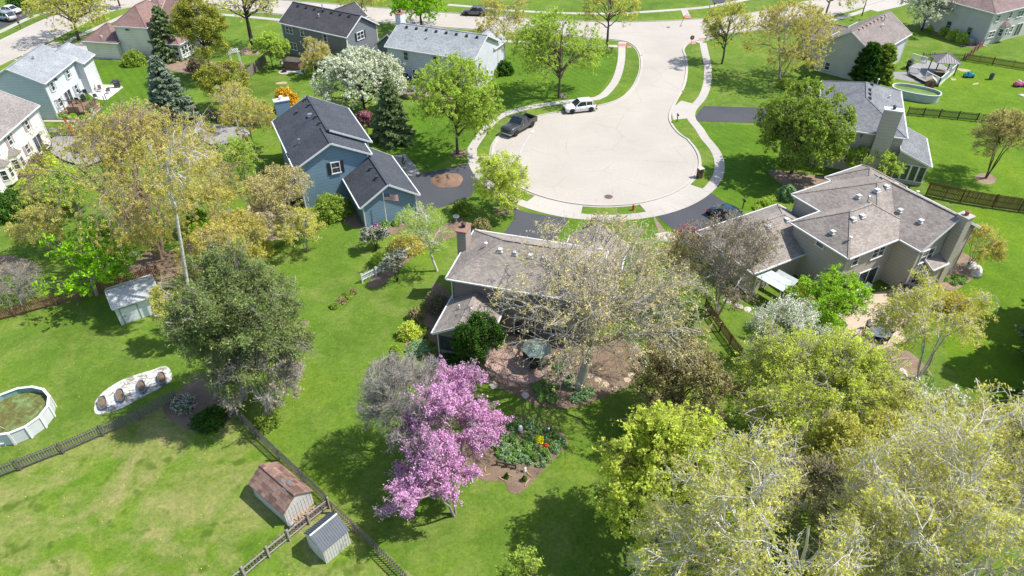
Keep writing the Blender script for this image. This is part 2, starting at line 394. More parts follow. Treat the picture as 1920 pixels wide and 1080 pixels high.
BEDS = [
 ('mulch_bed', [(927, 785), (953, 782), (993, 785), (1018, 792), (1048, 807), (1063, 822), (1064, 833), (1043, 858), (1015, 887), (997, 905), (980, 922), (965, 926), (953, 920), (946, 905), (923, 902), (903, 900), (888, 877), (868, 863), (862, 845), (877, 810), (905, 793)], M_MULCH),
 ('mulch_bed', [(850, 705), (900, 715), (930, 725), (960, 738), (1000, 757), (1030, 765), (1075, 765), (1110, 755), (1150, 737), (1185, 720), (1205, 690), (1195, 650), (1140, 630), (1060, 640), (1020, 630), (960, 625), (905, 640), (860, 670)], M_MULCH),
 ('mulch_bed', [(680, 428), (700, 440), (735, 440), (775, 428), (803, 418), (785, 398), (775, 402), (690, 423)], M_MULCH),
 ('mulch_bed', [(672, 405), (655, 395), (640, 410), (660, 425), (684, 430), (684, 424)], M_MULCH),
 ('mulch_bed', [(690, 538), (720, 532), (760, 495), (800, 465), (860, 440), (868, 412), (845, 415), (790, 450), (730, 490), (700, 520)], M_MULCH),
 ('mulch_bed', [(815, 530), (800, 580), (780, 610), (760, 640), (765, 665), (800, 670), (850, 690), (880, 690), (900, 650), (850, 560)], M_MULCH),
 ('mulch_bed', [(545, 622), (548, 628), (572, 614), (578, 604), (568, 603)], M_MULCH),
 ('mulch_bed', [(305, 765), (335, 735), (380, 700), (450, 730), (445, 765), (420, 800), (380, 812), (330, 795)], M_MULCH),
 ('mulch_bed', [(1752, 480), (1790, 470), (1825, 485), (1836, 505), (1815, 530), (1780, 545), (1745, 520)], M_MULCH_TAN),
 ('mulch_bed', [(1560, 650), (1610, 665), (1625, 700), (1650, 730), (1700, 742), (1738, 737), (1752, 715), (1738, 690), (1705, 660), (1660, 645), (1600, 625)], M_MULCH_TAN),
 ('mulch_bed', [(1440, 320), (1500, 325), (1560, 335), (1590, 345), (1560, 360), (1500, 372), (1470, 350)], M_MULCH_TAN),
 ('mulch_bed', [(1828, 330), (1850, 325), (1868, 335), (1860, 345), (1838, 343)], M_MULCH_TAN),
 ('mulch_bed', [(846, 285), (862, 280), (875, 286), (868, 293), (850, 293)], M_MULCH),
 ('mulch_bed', [(925, 396), (940, 390), (955, 395), (948, 403), (930, 403)], M_MULCH),
 ('mulch_bed', [(450, 95), (470, 85), (495, 92), (485, 102), (458, 103)], M_MULCH_TAN),
 ('mulch_bed', [(310, 118), (360, 110), (420, 120), (455, 118), (450, 135), (380, 140), (320, 132)], M_MULCH_TAN),
 ('mulch_bed', [(1745, 60), (1775, 75), (1810, 88), (1840, 90), (1838, 80), (1790, 65), (1755, 50)], M_MULCH),
 ('mulch_bed', [(235, 490), (290, 470), (350, 480), (375, 520), (350, 570), (300, 560), (255, 520)], M_MULCH),
 ('mulch_bed', [(0, 480), (30, 482), (55, 490), (45, 510), (10, 515), (-20, 505)], M_MULCH_TAN),
 ('mulch_bed', [(395, 385), (410, 400), (430, 470), (415, 480), (360, 480), (350, 450), (390, 440)], M_MULCH),
 ('mulch_bed', [(78, 222), (108, 220), (155, 223), (190, 205), (180, 200), (110, 216)], M_MULCH),
 ('gravel_bed', [(177, 762), (181, 750), (200, 730), (235, 710), (282, 695), (312, 687), (323, 710), (300, 727), (265, 746), (225, 767), (195, 776), (179, 775)], M_WHITEROCK),
 ('gravel_bed', [(880, 785), (900, 778), (925, 783), (925, 795), (895, 812), (878, 805)], M_WHITEROCK),
 ('gravel_bed', [(1225, 405), (1238, 440), (1250, 436), (1245, 430)], M_MULCH_TAN),
 ('patio', [(464, 385), (560, 405), (575, 425), (540, 448), (480, 455), (460, 420)], M_STONE),
 ('patio', [(1545, 552), (1600, 556), (1700, 538), (1722, 560), (1715, 590), (1690, 612), (1700, 640), (1650, 655), (1600, 650), (1570, 662), (1565, 640), (1590, 610), (1560, 580)], M_STONE),
 ('patio', [(160, 158), (225, 160), (231, 164), (200, 188), (180, 186), (165, 175)], plain('white_patio_concrete', (.62, .61, .59), .8)),
 ('patio', [(526, 136), (540, 133), (570, 140), (566, 136), (560, 126), (545, 128)], plain('white_patio_concrete', (.5, .5, .5))),
 ('patio', [(770, 175), (800, 182), (840, 195), (850, 185), (810, 170)], M_STONE),
 ('patio', [(1668, 146), (1700, 152), (1735, 158), (1740, 150), (1700, 135), (1672, 135)], plain('grey_path', (.26, .25, .24), .85)),
]
_k = 0
for nm, pts, m in BEDS:
    _k += 1; sheet(nm, W(pts), bz + (_k % 4) * .0015 if nm != 'patio' else .024, m, nm != 'patio')
# ------------------------------------------------------------------ houses
def inside(p, poly):
    c = False; n = len(poly)
    for i in range(n):
        a, b2 = poly[i], poly[(i + 1) % n]
        if (a[1] > p[1]) != (b2[1] > p[1]) and p[0] < (b2[0] - a[0]) * (p[1] - a[1]) / (b2[1] - a[1]) + a[0]: c = not c
    return c
# stone paved terrace with a slab for every paver
def paved(name, outline_px, mat, sx=.42, sy=.28, z=.03, rz=.3):
    poly = [(p.x, p.y) for p in W(outline_px)]; cx = sum(p[0] for p in poly) / len(poly); cy = sum(p[1] for p in poly) / len(poly)
    o = sheet(name, [Vector((*p, 0)) for p in poly], z - .01, mat, False)
    m = MB(); c, s_ = math.cos(rz), math.sin(rz)
    for i in range(-30, 31):
        for j in range(-30, 31):
            u = (i + .5 * (j % 2)) * sx; v = j * sy; x = cx + u * c - v * s_; y = cy + u * s_ + v * c
            if inside((x, y), poly): m.box((x, y, z), (sx - .02, sy - .02, .03 + random.uniform(-.006, .008)), rz)
    q = m.build('paver', mat, o); tag(q, kind='stuff'); return o
PAV = shingle('pink_paver', (.50, .36, .30), .22, .1, width=.2)
paved('patio', [(925, 640), (960, 630), (1000, 640), (1032, 662), (1041, 686), (1022, 712), (985, 721), (952, 716), (915, 700), (905, 670)], PAV, .22, .14, .032, .5)

def walls(mb, x0, x1, y0, y1, z0, ze, gables=(), zr=None, st=.2, lap=.022):
    # four lapped-board walls; gables: subset of 'S','N','E','W' that rise to a point at zr
    sides = {'S': ((x0, y0), (x1, y0)), 'E': ((x1, y0), (x1, y1)), 'N': ((x1, y1), (x0, y1)), 'W': ((x0, y1), (x0, y0))}
    for k, (a, b2) in sides.items():
        a, b2 = Vector((*a, 0)), Vector((*b2, 0)); d = b2 - a; n = Vector((d.y, -d.x, 0)).normalized(); top = zr if k in gables else ze
        z = z0
        while z < top - .01:
            z1 = min(z + st, top)
            def span(zz):
                if zz <= ze or k not in gables: return 0, 1
                f = (zz - ze) / (zr - ze) * .5; return f, 1 - f
            f0, g0 = span(z); f1, g1 = span(z1)
            p = [a + d * f0 + n * lap, a + d * g0 + n * lap, a + d * g1, a + d * f1]
            p[0].z = p[1].z = z; p[2].z = p[3].z = z1
            if z < ze < z1 and k in gables: pass
            mb.face(p); z = z1
def roof_planes(x0, x1, y0, y1, ze, zr, kind):
    # x0.. are the outer roof edges; returns list of polygons (top surface)
    if kind == 'gx':
        ym = (y0 + y1) / 2; return [[(x0, y0, ze), (x1, y0, ze), (x1, ym, zr), (x0, ym, zr)], [(x1, y1, ze), (x0, y1, ze), (x0, ym, zr), (x1, ym, zr)]]
    if kind == 'gy':
        xm = (x0 + x1) / 2; return [[(x0, y1, ze), (x0, y0, ze), (xm, y0, zr), (xm, y1, zr)], [(x1, y0, ze), (x1, y1, ze), (xm, y1, zr), (xm, y0, zr)]]
    if kind[0] == 'h':
        a = kind[1]; ends = kind[2:] or 'lr'
        if a == 'x':
            ym = (y0 + y1) / 2; h = (y1 - y0) / 2; h = min(h, (x1 - x0) / len(ends)); xa = x0 + h if 'l' in ends else x0; xb = x1 - h if 'r' in ends else x1
            P = [[(x0, y0, ze), (x1, y0, ze), (xb, ym, zr), (xa, ym, zr)], [(x1, y1, ze), (x0, y1, ze), (xa, ym, zr), (xb, ym, zr)]]
            if 'l' in ends: P.append([(x0, y1, ze), (x0, y0, ze), (xa, ym, zr)])
            if 'r' in ends: P.append([(x1, y0, ze), (x1, y1, ze), (xb, ym, zr)])
            return P
        xm = (x0 + x1) / 2; h = (x1 - x0) / 2; h = min(h, (y1 - y0) / len(ends)); ya = y0 + h if 'l' in ends else y0; yb = y1 - h if 'r' in ends else y1
        P = [[(x0, y1, ze), (x0, y0, ze), (xm, ya, zr), (xm, yb, zr)], [(x1, y0, ze), (x1, y1, ze), (xm, yb, zr), (xm, ya, zr)]]
        if 'l' in ends: P.append([(x0, y0, ze), (x1, y0, ze), (xm, ya, zr)])
        if 'r' in ends: P.append([(x1, y1, ze), (x0, y1, ze), (xm, yb, zr)])
        return P
    if kind == 'sE': return [[(x0, y1, zr), (x0, y0, zr), (x1, y0, ze), (x1, y1, ze)]]
    if kind == 'sW': return [[(x0, y1, ze), (x0, y0, ze), (x1, y0, zr), (x1, y1, zr)]]
    if kind == 'sS': return [[(x0, y0, ze), (x1, y0, ze), (x1, y1, zr), (x0, y1, zr)]]
def block(root, x0, x1, y0, y1, ze, zr, kind, wm, rm, o=.38, z0=0, th=.14, gut=True, st=.2, trim=None, skip=''):
    """x0..y1: wall lines; ze: height of the outer roof edge; zr: ridge height"""
    X0, X1, Y0, Y1 = x0 - o, x1 + o, y0 - o, y1 + o
    if kind == 'sE': X0 = x0
    if kind == 'sW': X1 = x1
    if kind == 'sS': Y1 = y1
    half = {'gx': (Y1 - Y0) / 2, 'gy': (X1 - X0) / 2, 'sE': X1 - X0, 'sW': X1 - X0, 'sS': Y1 - Y0}.get(kind, (Y1 - Y0) / 2 if kind[:2] == 'hx' else (X1 - X0) / 2)
    sl = (zr - ze) / half; zt = ze + sl * o - th
    gab = {'gx': ('E', 'W'), 'gy': ('S', 'N')}.get(kind, ())
    if kind[0] == 'h' and len(kind) > 2: gab = {('x', 'l'): ('E',), ('x', 'r'): ('W',), ('y', 'l'): ('N',), ('y', 'r'): ('S',)}[(kind[1], kind[2])]
    w = MB(); walls(w, x0, x1, y0, y1, z0, zt, gab, zr - th, st)
    if kind in ('sE', 'sW'):
        for yy, flip in ((y0, 0), (y1, 1)):
            hi = x0 if kind == 'sE' else x1; lo = x1 if kind == 'sE' else x0
            w.face([(lo, yy, zt), (hi, yy, zt), (hi, yy, zr - th)])
    if kind == 'sS':
        for xx in (x0, x1): w.face([(xx, y0, zt), (xx, y1, zt), (xx, y1, zr - th)])
    w.build('wall', wm, root)
    t = MB(); ct = trim or wm
    for cx in (x0, x1):
        for cy in (y0, y1): MB().box((cx, cy, (z0 + zt) / 2), (.13, .13, zt - z0)).build('corner_board', ct, root)
    P = roof_planes(X0, X1, Y0, Y1, ze, zr, kind); r = MB(); f = MB()
    for p in P:
        p = [Vector(q) for q in p]; n = len(p)
        r.face(p); r.face([q - Vector((0, 0, th)) for q in p][::-1])
        for i in range(n):
            a, b2 = p[i], p[(i + 1) % n]
            outer = lambda q: abs(q.x - X0) < .01 or abs(q.x - X1) < .01 or abs(q.y - Y0) < .01 or abs(q.y - Y1) < .01
            low = abs(a.z - ze) < .01 and abs(b2.z - ze) < .01 and kind != 'x'
            rake = outer(a) and outer(b2) and not low and ((abs(a.x - b2.x) < .01 and abs(a.x - X0) < .01) or (abs(a.x - b2.x) < .01 and abs(a.x - X1) < .01) or (abs(a.y - b2.y) < .01 and (abs(a.y - Y0) < .01 or abs(a.y - Y1) < .01)))
            if rake and skip and abs((a.y + b2.y) / 2 - (Y0 if skip == 'S' else Y1)) < .05: continue
            if low or rake:
                d = (b2 - a).normalized(); nn = Vector((d.y, -d.x, 0)).normalized()
                m_ = (a + b2) / 2; c = Vector(((X0 + X1) / 2, (Y0 + Y1) / 2, 0))
                if nn.dot(Vector((m_.x - c.x, m_.y - c.y, 0))) < 0: nn = -nn
                w_, h_ = (.13, .13) if low else (.05, .2)
                o_ = nn * (w_ / 2 + .002) + Vector((0, 0, -h_ / 2 + (-.01 if low else .012)))
                f.bar(a + o_, b2 + o_, w_, h_)
    r.build('roof', rm, root)
    if gut: f.build('gutter', M_GUTTER, root)
    # ridge cap
    rc = MB(); tops = [Vector(q) for p in P for q in p if abs(q[2] - zr) < .01]
    if kind[0] != 's':
        a = min(tops, key=lambda q: q.x + q.y); b2 = max(tops, key=lambda q: q.x + q.y)
        if (a - b2).length > .3: rc.bar(a + Vector((0, 0, .015)), b2 + Vector((0, 0, .015)), .28, .016)
        if kind[0] == 'h':
            for p in P:
                if len(p) == 3:
                    for q in p[:2]: rc.bar(Vector(q) + Vector((0, 0, .01)), Vector(p[2]) + Vector((0, 0, .01)), .22, .014)
        rc.build('ridge_cap', rm, root)
    return dict(X0=X0, X1=X1, Y0=Y0, Y1=Y1, ze=ze, zr=zr, kind=kind, sl=sl, zt=zt)
NRM = {'S': (0, -1, 0), 'N': (0, 1, R(180)), 'E': (1, 0, R(90)), 'W': (-1, 0, R(-90))}
WCACHE = {}
def window(root, side_, x, y, z, w=.9, h=1.3, double=1, shutter=None, frame=None, name='window', rail=True):
    """a framed window proud of the wall at local (x,y), z = centre height"""
    frame = frame or M_WHITE; key = (w, h, double, shutter.name if shutter else 0, frame.name, rail)
    if key not in WCACHE:
        f = MB(); t = .09
        W_ = w * double
        f.box((0, -.045, h / 2), (W_ + .16, .09, t)); f.box((0, -.06, -h / 2), (W_ + .22, .14, t))
        for s in (-1, 1): f.box((s * W_ / 2, -.045, 0), (t, .088, h))
        for k in range(1, double): f.box((-W_ / 2 + k * w, -.045, 0), (t, .086, h - t))
        if rail:
            for k in range(double): f.box((-W_ / 2 + (k + .5) * w, -.035, 0), (w - t, .05, .055))
        gl = MB(); gl.box((0, -.018, 0), (W_ - .05, .02, h - .05))
        fm = f.mesh('window', frame); gm = gl.mesh('pane', M_GLASS); sm = None
        if shutter:
            sm = []
            for s in (-1, 1):
                sh = MB(); cx = s * (W_ / 2 + .27); sh.box((cx, -.03, 0), (.36, .05, h + .1))
                for k in range(int(h / .12)): sh.box((cx, -.058, -h / 2 + .1 + k * .12), (.28, .02, .05))
                sm.append(sh.mesh('shutter', shutter))
        WCACHE[key] = (fm, gm, sm)
    fm, gm, sm = WCACHE[key]; nx, ny, rz = NRM[side_]
    o = link(name, fm, root); o.location = (x + nx * .02, y + ny * .02, z); o.rotation_euler = (0, 0, rz)
    link('pane', gm, o)
    for q in sm or (): link('shutter', q, o)
    return o
def bay(root, x, y, z, ang, wm, rm, w=1.7, h=2.0, d=.7):
    b2 = MB(); b2.prism([(-w / 2, 0), (-w / 2 + .4, -d), (w / 2 - .4, -d), (w / 2, 0)], z - h / 2, z + h / 2 - .2)
    o = b2.build('bay_window', wm, root); o.location = (x, y, 0); o.rotation_euler = (0, 0, ang)
    r = MB(); zt = z + h / 2 - .2; e = [(-w / 2 - .12, 0, zt), (-w / 2 + .35, -d - .12, zt), (w / 2 - .35, -d - .12, zt), (w / 2 + .12, 0, zt)]
    for i in range(3): r.face([e[i], e[i + 1], (.25, 0, zt + .7), (-.25, 0, zt + .7)] if i == 1 else ([e[i], e[i + 1], (-.25, 0, zt + .7)] if i == 0 else [e[i], e[i + 1], (.25, 0, zt + .7)]))
    r.face(e[::-1]); r.build('roof', rm, o)
    for cx, cy, rz in ((0, -d, 0), (-w / 2 + .2, -d / 2, -R(60)), (w / 2 - .2, -d / 2, R(60))):
        q = link('window', WCACHE.get('bayw') or WCACHE.setdefault('bayw', MB().box((0, -.03, .62), (.7, .06, .08)).box((0, -.03, -.62), (.7, .06, .08)).box((-.33, -.03, 0), (.08, .058, 1.24)).box((.33, -.03, 0), (.08, .058, 1.24)).box((0, -.025, 0), (.6, .05, .05)).mesh('window', M_WHITE)), o)
        q.location = (cx, cy, z); q.rotation_euler = (0, 0, rz)
        g2 = MB().box((0, -.015, 0), (.6, .02, 1.2)).build('pane', M_GLASS, o); g2.location = (cx, cy, z); g2.rotation_euler = (0, 0, rz)
    return o
VC = {}
def vent(root, x, y, B, col, size=.3, tall=0):
    """roof vent sitting on block B's roof at local x,y"""
    k = B['kind']
    d = {'x': min(y - B['Y0'], B['Y1'] - y), 'y': min(x - B['X0'], B['X1'] - x)}
    if k in ('gx',): dd = d['x']
    elif k in ('gy',): dd = d['y']
    elif k == 'sE': dd = B['X1'] - x
    elif k == 'sW': dd = x - B['X0']
    else: dd = min(d['x'], d['y'])
    z = B['ze'] + B['sl'] * dd; key = (col.name, size, tall)
    if key not in VC:
        m = MB()
        if tall: m.tube([(0, 0, -.1), (0, 0, tall)], .07, 8); m.lathe([(.16, tall), (.16, tall + .06), (.03, tall + .12)], 8)
        else: m.box((0, 0, .06), (size, size, .22)); m.box((0, 0, .19), (size * 1.25, size * 1.25, .07)); m.box((0, 0, -.03), (size * 1.6, size * 1.6, .1))
        VC[key] = m.mesh('roof_vent', col)
    o = link('stack_pipe' if tall else 'roof_vent', VC[key], root); o.location = (x, y, z); return o
def chimney(root, x, y, w, d, z0, z1, mat, capmat, flue=M_DARK, shoulder=None):
    m = MB(); m.box((x, y, (z0 + z1) / 2), (w, d, z1 - z0))
    if shoulder: m.box((x, y, (z0 + shoulder) / 2), (w + .7, d + .1, shoulder - z0))
    o = m.build('chimney', mat, root)
    MB().box((x, y, z1 + .05), (w + .16, d + .16, .12)).build('chimney_cap', capmat, o)
    MB().lathe([(.17, z1 + .1), (.17, z1 + .42), (.24, z1 + .42), (.24, z1 + .5), (.06, z1 + .6)], 12, (x, y, 0)).build('flue', flue, o)
    return o
def downspout(root, x, y, z, side_):
    nx, ny, _ = NRM[side_]
    MB().bar((x + nx * .1, y + ny * .1, 0.1), (x + nx * .1, y + ny * .1, z), .1, .08).bar((x + nx * .1, y + ny * .1, .12), (x + nx * .9, y + ny * .9, .06), .1, .08).build('downspout', M_GUTTER, root)
def door(root, side_, x, y, w=.95, h=2.05, m=None, z=0, glass=False):
    nx, ny, rz = NRM[side_]
    f = MB().box((0, -.04, h + .04), (w + .2, .08, .1)).box((-w / 2 - .05, -.04, h / 2), (.1, .078, h)).box((w / 2 + .05, -.04, h / 2), (.1, .078, h))
    if glass: f.box((0, -.035, h / 2), (.08, .07, h))
    o = f.build('door', M_WHITE, root); o.location = (x + nx * .02, y + ny * .02, z); o.rotation_euler = (0, 0, rz)
    MB().box((0, -.02, h / 2), (w, .03, h)).build('door_panel', M_GLASS if glass else (m or M_WHITE), o)
    MB().box((w / 2 - .12, -.06, h * .48), (.04, .05, .14)).build('handle', M_STEEL, o)
    return o
def house(px, z, ang, label, cat='house', xy=None):
    p = xy or at(px[0], px[1], z); return thing('house', (p[0], p[1], 0), R(ang), label, cat)
def loc(root, wx, wy):                      # world -> house local
    a = -root.rotation_euler.z; dx, dy = wx - root.location.x, wy - root.location.y
    return dx * math.cos(a) - dy * math.sin(a), dx * math.sin(a) + dy * math.cos(a)
def lp(root, px, py, z):
    p = at(px, py, z); return loc(root, p.x, p.y)

# --- blue house
S_BLUE = siding('blue_siding', (.175, .275, .36)); RF_SLATE = shingle('slate_dark_shingle', (.070, .078, .092), .18)
h = house((552.5, 317.5), 5.3, 25.3, 'blue two storey house with dark slate roof and attached garage by the asphalt drive')
Bm = block(h, .35, 8.25, .35, 4.0, 5.3, 7.55, 'gy', S_BLUE, RF_SLATE, trim=M_GUTTER, skip='N')
Br = block(h, .38, 9.1, 3.3, 13.4, 5.3, 7.75, 'gy', S_BLUE, RF_SLATE, trim=M_GUTTER, skip='S')
MB().bar((4.9, 2.89, 7.66), (9.5, 2.89, 5.28), .05, .2).build('gutter', M_GUTTER, h)
Bg = block(h, 5.45, 11.4, -6.45, 3.1, 2.8, 4.9, 'gy', S_BLUE, RF_SLATE, trim=M_GUTTER)
window(h, 'S', 4.45, .35, 4.35, .95, 1.35, 1, plain('black_shutter', (.03, .03, .035)))
for px, py in ((573.5, 192), (580, 203), (593, 225), (600, 237), (555, 205)):
    x, y = lp(h, px, py, 7.2); vent(h, x, y, Br, M_VENTD, .28)
x, y = lp(h, 582, 220, 7.1); vent(h, x, y, Br, M_STEEL, .4)
x, y = lp(h, 560, 262, 6.6); vent(h, x, y, Bm, M_STEEL, .2, .5)
for px, py in ((696, 319), (707, 336)):
    x, y = lp(h, px, py, 4.4); vent(h, x, y, Bg, M_VENTD, .28)
chimney(h, 1.6, 14.1, 1.75, .8, 0, 7.6, S_BLUE, M_WHITE, M_WHITE)
downspout(h, .35, .35, 5.0, 'S'); downspout(h, 5.45, -6.45, 2.6, 'S')
window(h, 'E', 8.27, 8, 4.2, .9, 1.2, 2); window(h, 'N', 5, 13.42, 4.2, .9, 1.2, 1)
dk = thing('deck', h.location, h.rotation_euler.z, 'dark grey raised wooden deck with slim balusters behind the blue house', 'deck')
MB().box((-2.1, 4.4, .75), (4.2, 5.4, .12)).build('floor', M_DECKG, dk)
for k in range(27): MB().box((-2.1, 1.8 + k * .2, .82), (4.2, .17, .03)).build('deck_board', M_DECKG, dk)
_b = MB().box((0, 0, .5), (.04, .04, 1.0)).mesh('baluster', M_DARK)
for i in range(27): q = link('baluster', _b, dk); q.location = (-4.15, 1.75 + i * .2, .8)
for i in range(20): q = link('baluster', _b, dk); q.location = (-4.1 + i * .2, 7.05, .8)
MB().bar((-4.15, 1.7, 1.85), (-4.15, 7.05, 1.85), .09).bar((-4.15, 7.05, 1.85), (-.1, 7.05, 1.85), .09).build('rail', M_DARK, dk)
for x_, y_ in ((-4.15, 1.75), (-4.15, 7.05), (-.2, 7.05)): MB().box((x_, y_, .95), (.12, .12, 1.9)).build('post', M_WOODB, dk)
for k in range(4): MB().box((-4.6 - k * .28, 2.4, .6 - k * .18), (.28, 1.1, .05)).build('step', M_DECKW, dk)

# --- centre house (taupe)
S_TAUPE = siding('taupe_siding', (.34, .285, .25)); S_TAUPE_D = siding('grey_taupe_siding', (.22, .19, .18)); RF_TAUPE = shingle('taupe_shingle', (.315, .275, .24), .20)
h = house((836, 522), 5.3, -15.5, 'taupe house with brown hip roof and brick capped chimney behind the big bare tree')
Hc = block(h, .4, 12.4, .4, 7.6, 5.3, 7.5, 'hx', S_TAUPE_D, RF_TAUPE)
Hn = block(h, 2.0, 10.3, 6.0, 9.3, 2.9, 4.9, 'hx', S_TAUPE, RF_TAUPE)
xg, yg = lp(h, 1177, 457, 2.8)
Hg = block(h, xg - 5.4, xg - .4, yg - 9.3, yg - .4, 2.8, 4.75, 'gy', S_TAUPE, RF_TAUPE)
xs, ys = lp(h, 810, 624, 2.8)
Hs = block(h, xs + .4, xs + 4.5, ys + .35, 1.2, 2.8, 4.1, 'gy', S_TAUPE_D, RF_TAUPE)
chimney(h, .02, 5.0, .85, 1.5, 0, 7.35, S_TAUPE, plain('faded_brick', (.30, .165, .12), .85, var=.25, sc=8))
fr_dark = plain('charcoal_frame', (.05, .06, .07), .4)
for k in range(3): window(h, 'S', xs + 1.05 + k * 1.15, ys + .35, 1.6, .95, 1.35, 1, frame=fr_dark, rail=False)
for k in range(3): window(h, 'E', xs + 4.5, ys + 1.2 + k * 1.15, 1.6, .95, 1.35, 1, frame=fr_dark, rail=False)
window(h, 'S', 6, .4, 4.0, .9, 1.2, 2); window(h, 'S', 9.6, .4, 4.0, .9, 1.2, 1); door(h, 'S', 7, .4, 1.8, glass=True); window(h, 'S', 9.8, .4, 1.5, 1.0, 1.2, 2)
for px, py in ((938, 464), (966, 469), (995, 474), (1021, 478), (1063, 476), (1080, 479)):
    x, y = lp(h, px, py, 7.3); vent(h, x, min(y, 3.75), Hc, M_VENTW, .3)
for px, py in ((911, 455), (1107, 478)):
    x, y = lp(h, px, py, 7.1); vent(h, x, min(y, 3.8), Hc, M_WHITE, .14, .35)
for px, py in ((861, 576), (884, 582)):
    x, y = lp(h, px, py, 3.8); MB().box((x, y, 3.85), (.12, .12, .4)).build('roof_vent', M_WHITE, h)
downspout(h, .4, .4, 5.0, 'S'); downspout(h, xs + .4, ys + .35, 2.6, 'S')

# --- right tan house
S_TAN = siding('tan_siding', (.46, .42, .36)); RF_TAN = shingle('tan_grey_shingle', (.315, .275, .24), .2)
h = house((1592, 485), 5.2, 28.5, 'tan two storey house with sprawling hip roof and tall narrow side chimney')
o_ = .4
A1 = block(h, .4, 9.5, .4, 6.6, 5.2, 7.3, 'hx', S_TAN, RF_TAN)
A2 = block(h, 4.6, 15.3, .6, 10.4, 5.2, 7.75, 'hx', S_TAN, RF_TAN)
A3 = block(h, 7.15, 15.0, -2.0, 6.0, 5.2, 7.6, 'gy', S_TAN, RF_TAN)
A4 = block(h, 10.5, 15.6, 6.5, 11.3, 5.2, 6.9, 'hy', S_TAN, RF_TAN)
A5 = block(h, -6.0, 4.6, 5.0, 12.3, 2.8, 4.9, 'hx', S_TAN, RF_TAN)
chimney(h, 11.3, -2.55, .95, 1.0, 0, 7.75, S_TAN, S_TAN, M_BRICKRED)
A6 = block(h, 8.9, 10.8, -2.9, -2.03, 2.9, 3.5, 'sS', S_TAN, RF_TAN, o=.2)
for px, py in ((1476, 411), (1440, 424)): x, y = lp(h, px, py, 4.7); vent(h, x, min(y, 8.6), A5, M_VENTW, .36)
for px, py in ((1601, 408), (1618, 402)): x, y = lp(h, px, py, 7.1); vent(h, x, y, A1, M_VENTW, .36)
for px, py in ((1646, 354), (1663, 348), (1680, 342)): x, y = lp(h, px, py, 7.6); vent(h, x, y, A2, M_VENTW, .36)
for px, py in ((1693, 383), (1732, 403)): x, y = lp(h, px, py, 7.2); vent(h, x, y, A3, M_VENTW, .34)
for px, py in ((1568, 417), (1612, 364)): x, y = lp(h, px, py, 7.0); vent(h, x, y, A1 if px < 1600 else A2, M_VENTW, .34)
x, y = lp(h, 1632, 362, 7.7); vent(h, x, y, A2, M_STEEL, .2, .7)
x, y = lp(h, 1597, 440, 6.6); vent(h, x, y, A1, M_WHITE, .16, .35); x, y = lp(h, 1722, 357, 6.8); vent(h, x, y, A2, M_WHITE, .16, .35)
window(h, 'S', 1.7, .4, 4.2, .8, 1.1); window(h, 'S', 4.9, .4, 4.1, .85, 1.3, 2); window(h, 'S', 1.0, .4, 1.5, .8, 1.0); door(h, 'S', 4.6, .4, 2.6, 2.1, glass=True)
window(h, 'W', .4, 3.4, 4.6, .9, .5, 1, rail=False); door(h, 'W', .4, 5.8, .95)
window(h, 'S', 8.7, -2.0, 3.9, .9, 1.4, 2); window(h, 'S', 8.7, -2.0, 1.4, .9, 1.3, 2)
window(h, 'E', 15.0, 1.0, 4.2, .9, 1.3, 1)

# --- grey house with sunroom, right
S_GREIGE = siding('greige_siding', (.44, .405, .355)); RF_GREY = shingle('grey_shingle', (.20, .205, .215), .2)
h = house(None, 0, -21.5, 'grey roofed house with wide chimney and screened sunroom behind the round green tree', xy=(at(1702, 260, 5.4).x - 10 * math.cos(R(21.5)), at(1702, 260, 5.4).y + 10 * math.sin(R(21.5))))
G1 = block(h, .4, 9.6, .4, 15.2, 5.4, 7.7, 'hylr'[:2] + '', S_GREIGE, RF_GREY)
G2 = block(h, 9.6, 13.0, -.6, 7.0, 2.8, 4.3, 'sE', S_GREIGE, RF_GREY)
G3 = block(h, -3.4, .4, 8, 15, 3.0, 4.6, 'gy', S_GREIGE, RF_GREY)
chimney(h, 7.5, -.1, 1.9, .9, 0, 8.6, S_GREIGE, M_GUTTER, M_VENTD)
for px, py in ((1636, 152), (1635, 158), (1630, 170), (1630, 178), (1630, 186)): x, y = lp(h, px, py, 7.5); vent(h, x, y, G1, M_VENTD, .28)
x, y = lp(h, 1620, 240, 6.2); vent(h, x, y, G1, M_VENTD, .22, .25); x, y = lp(h, 1668, 180, 6.6); vent(h, x, y, G1, M_VENTW, .22, .3)
x, y = lp(h, 1647, 150, 7.4); vent(h, x, y, G1, M_STEEL, .22, .8)
for k in range(4): window(h, 'S', 10.1 + k * .85, -.6, 1.5, .75, 2.0, 1, frame=M_GUTTER, rail=False)
for k in range(7): window(h, 'E', 13.0, .2 + k * 1.0, 1.5, .85, 2.0, 1, frame=M_GUTTER, rail=False)
window(h, 'S', 2.6, .4, 4.2, .9, 1.2); window(h, 'S', 4.5, .4, 1.6, .8, 1.0); window(h, 'S', 2.0, .4, 1.6, .8, 1.2)

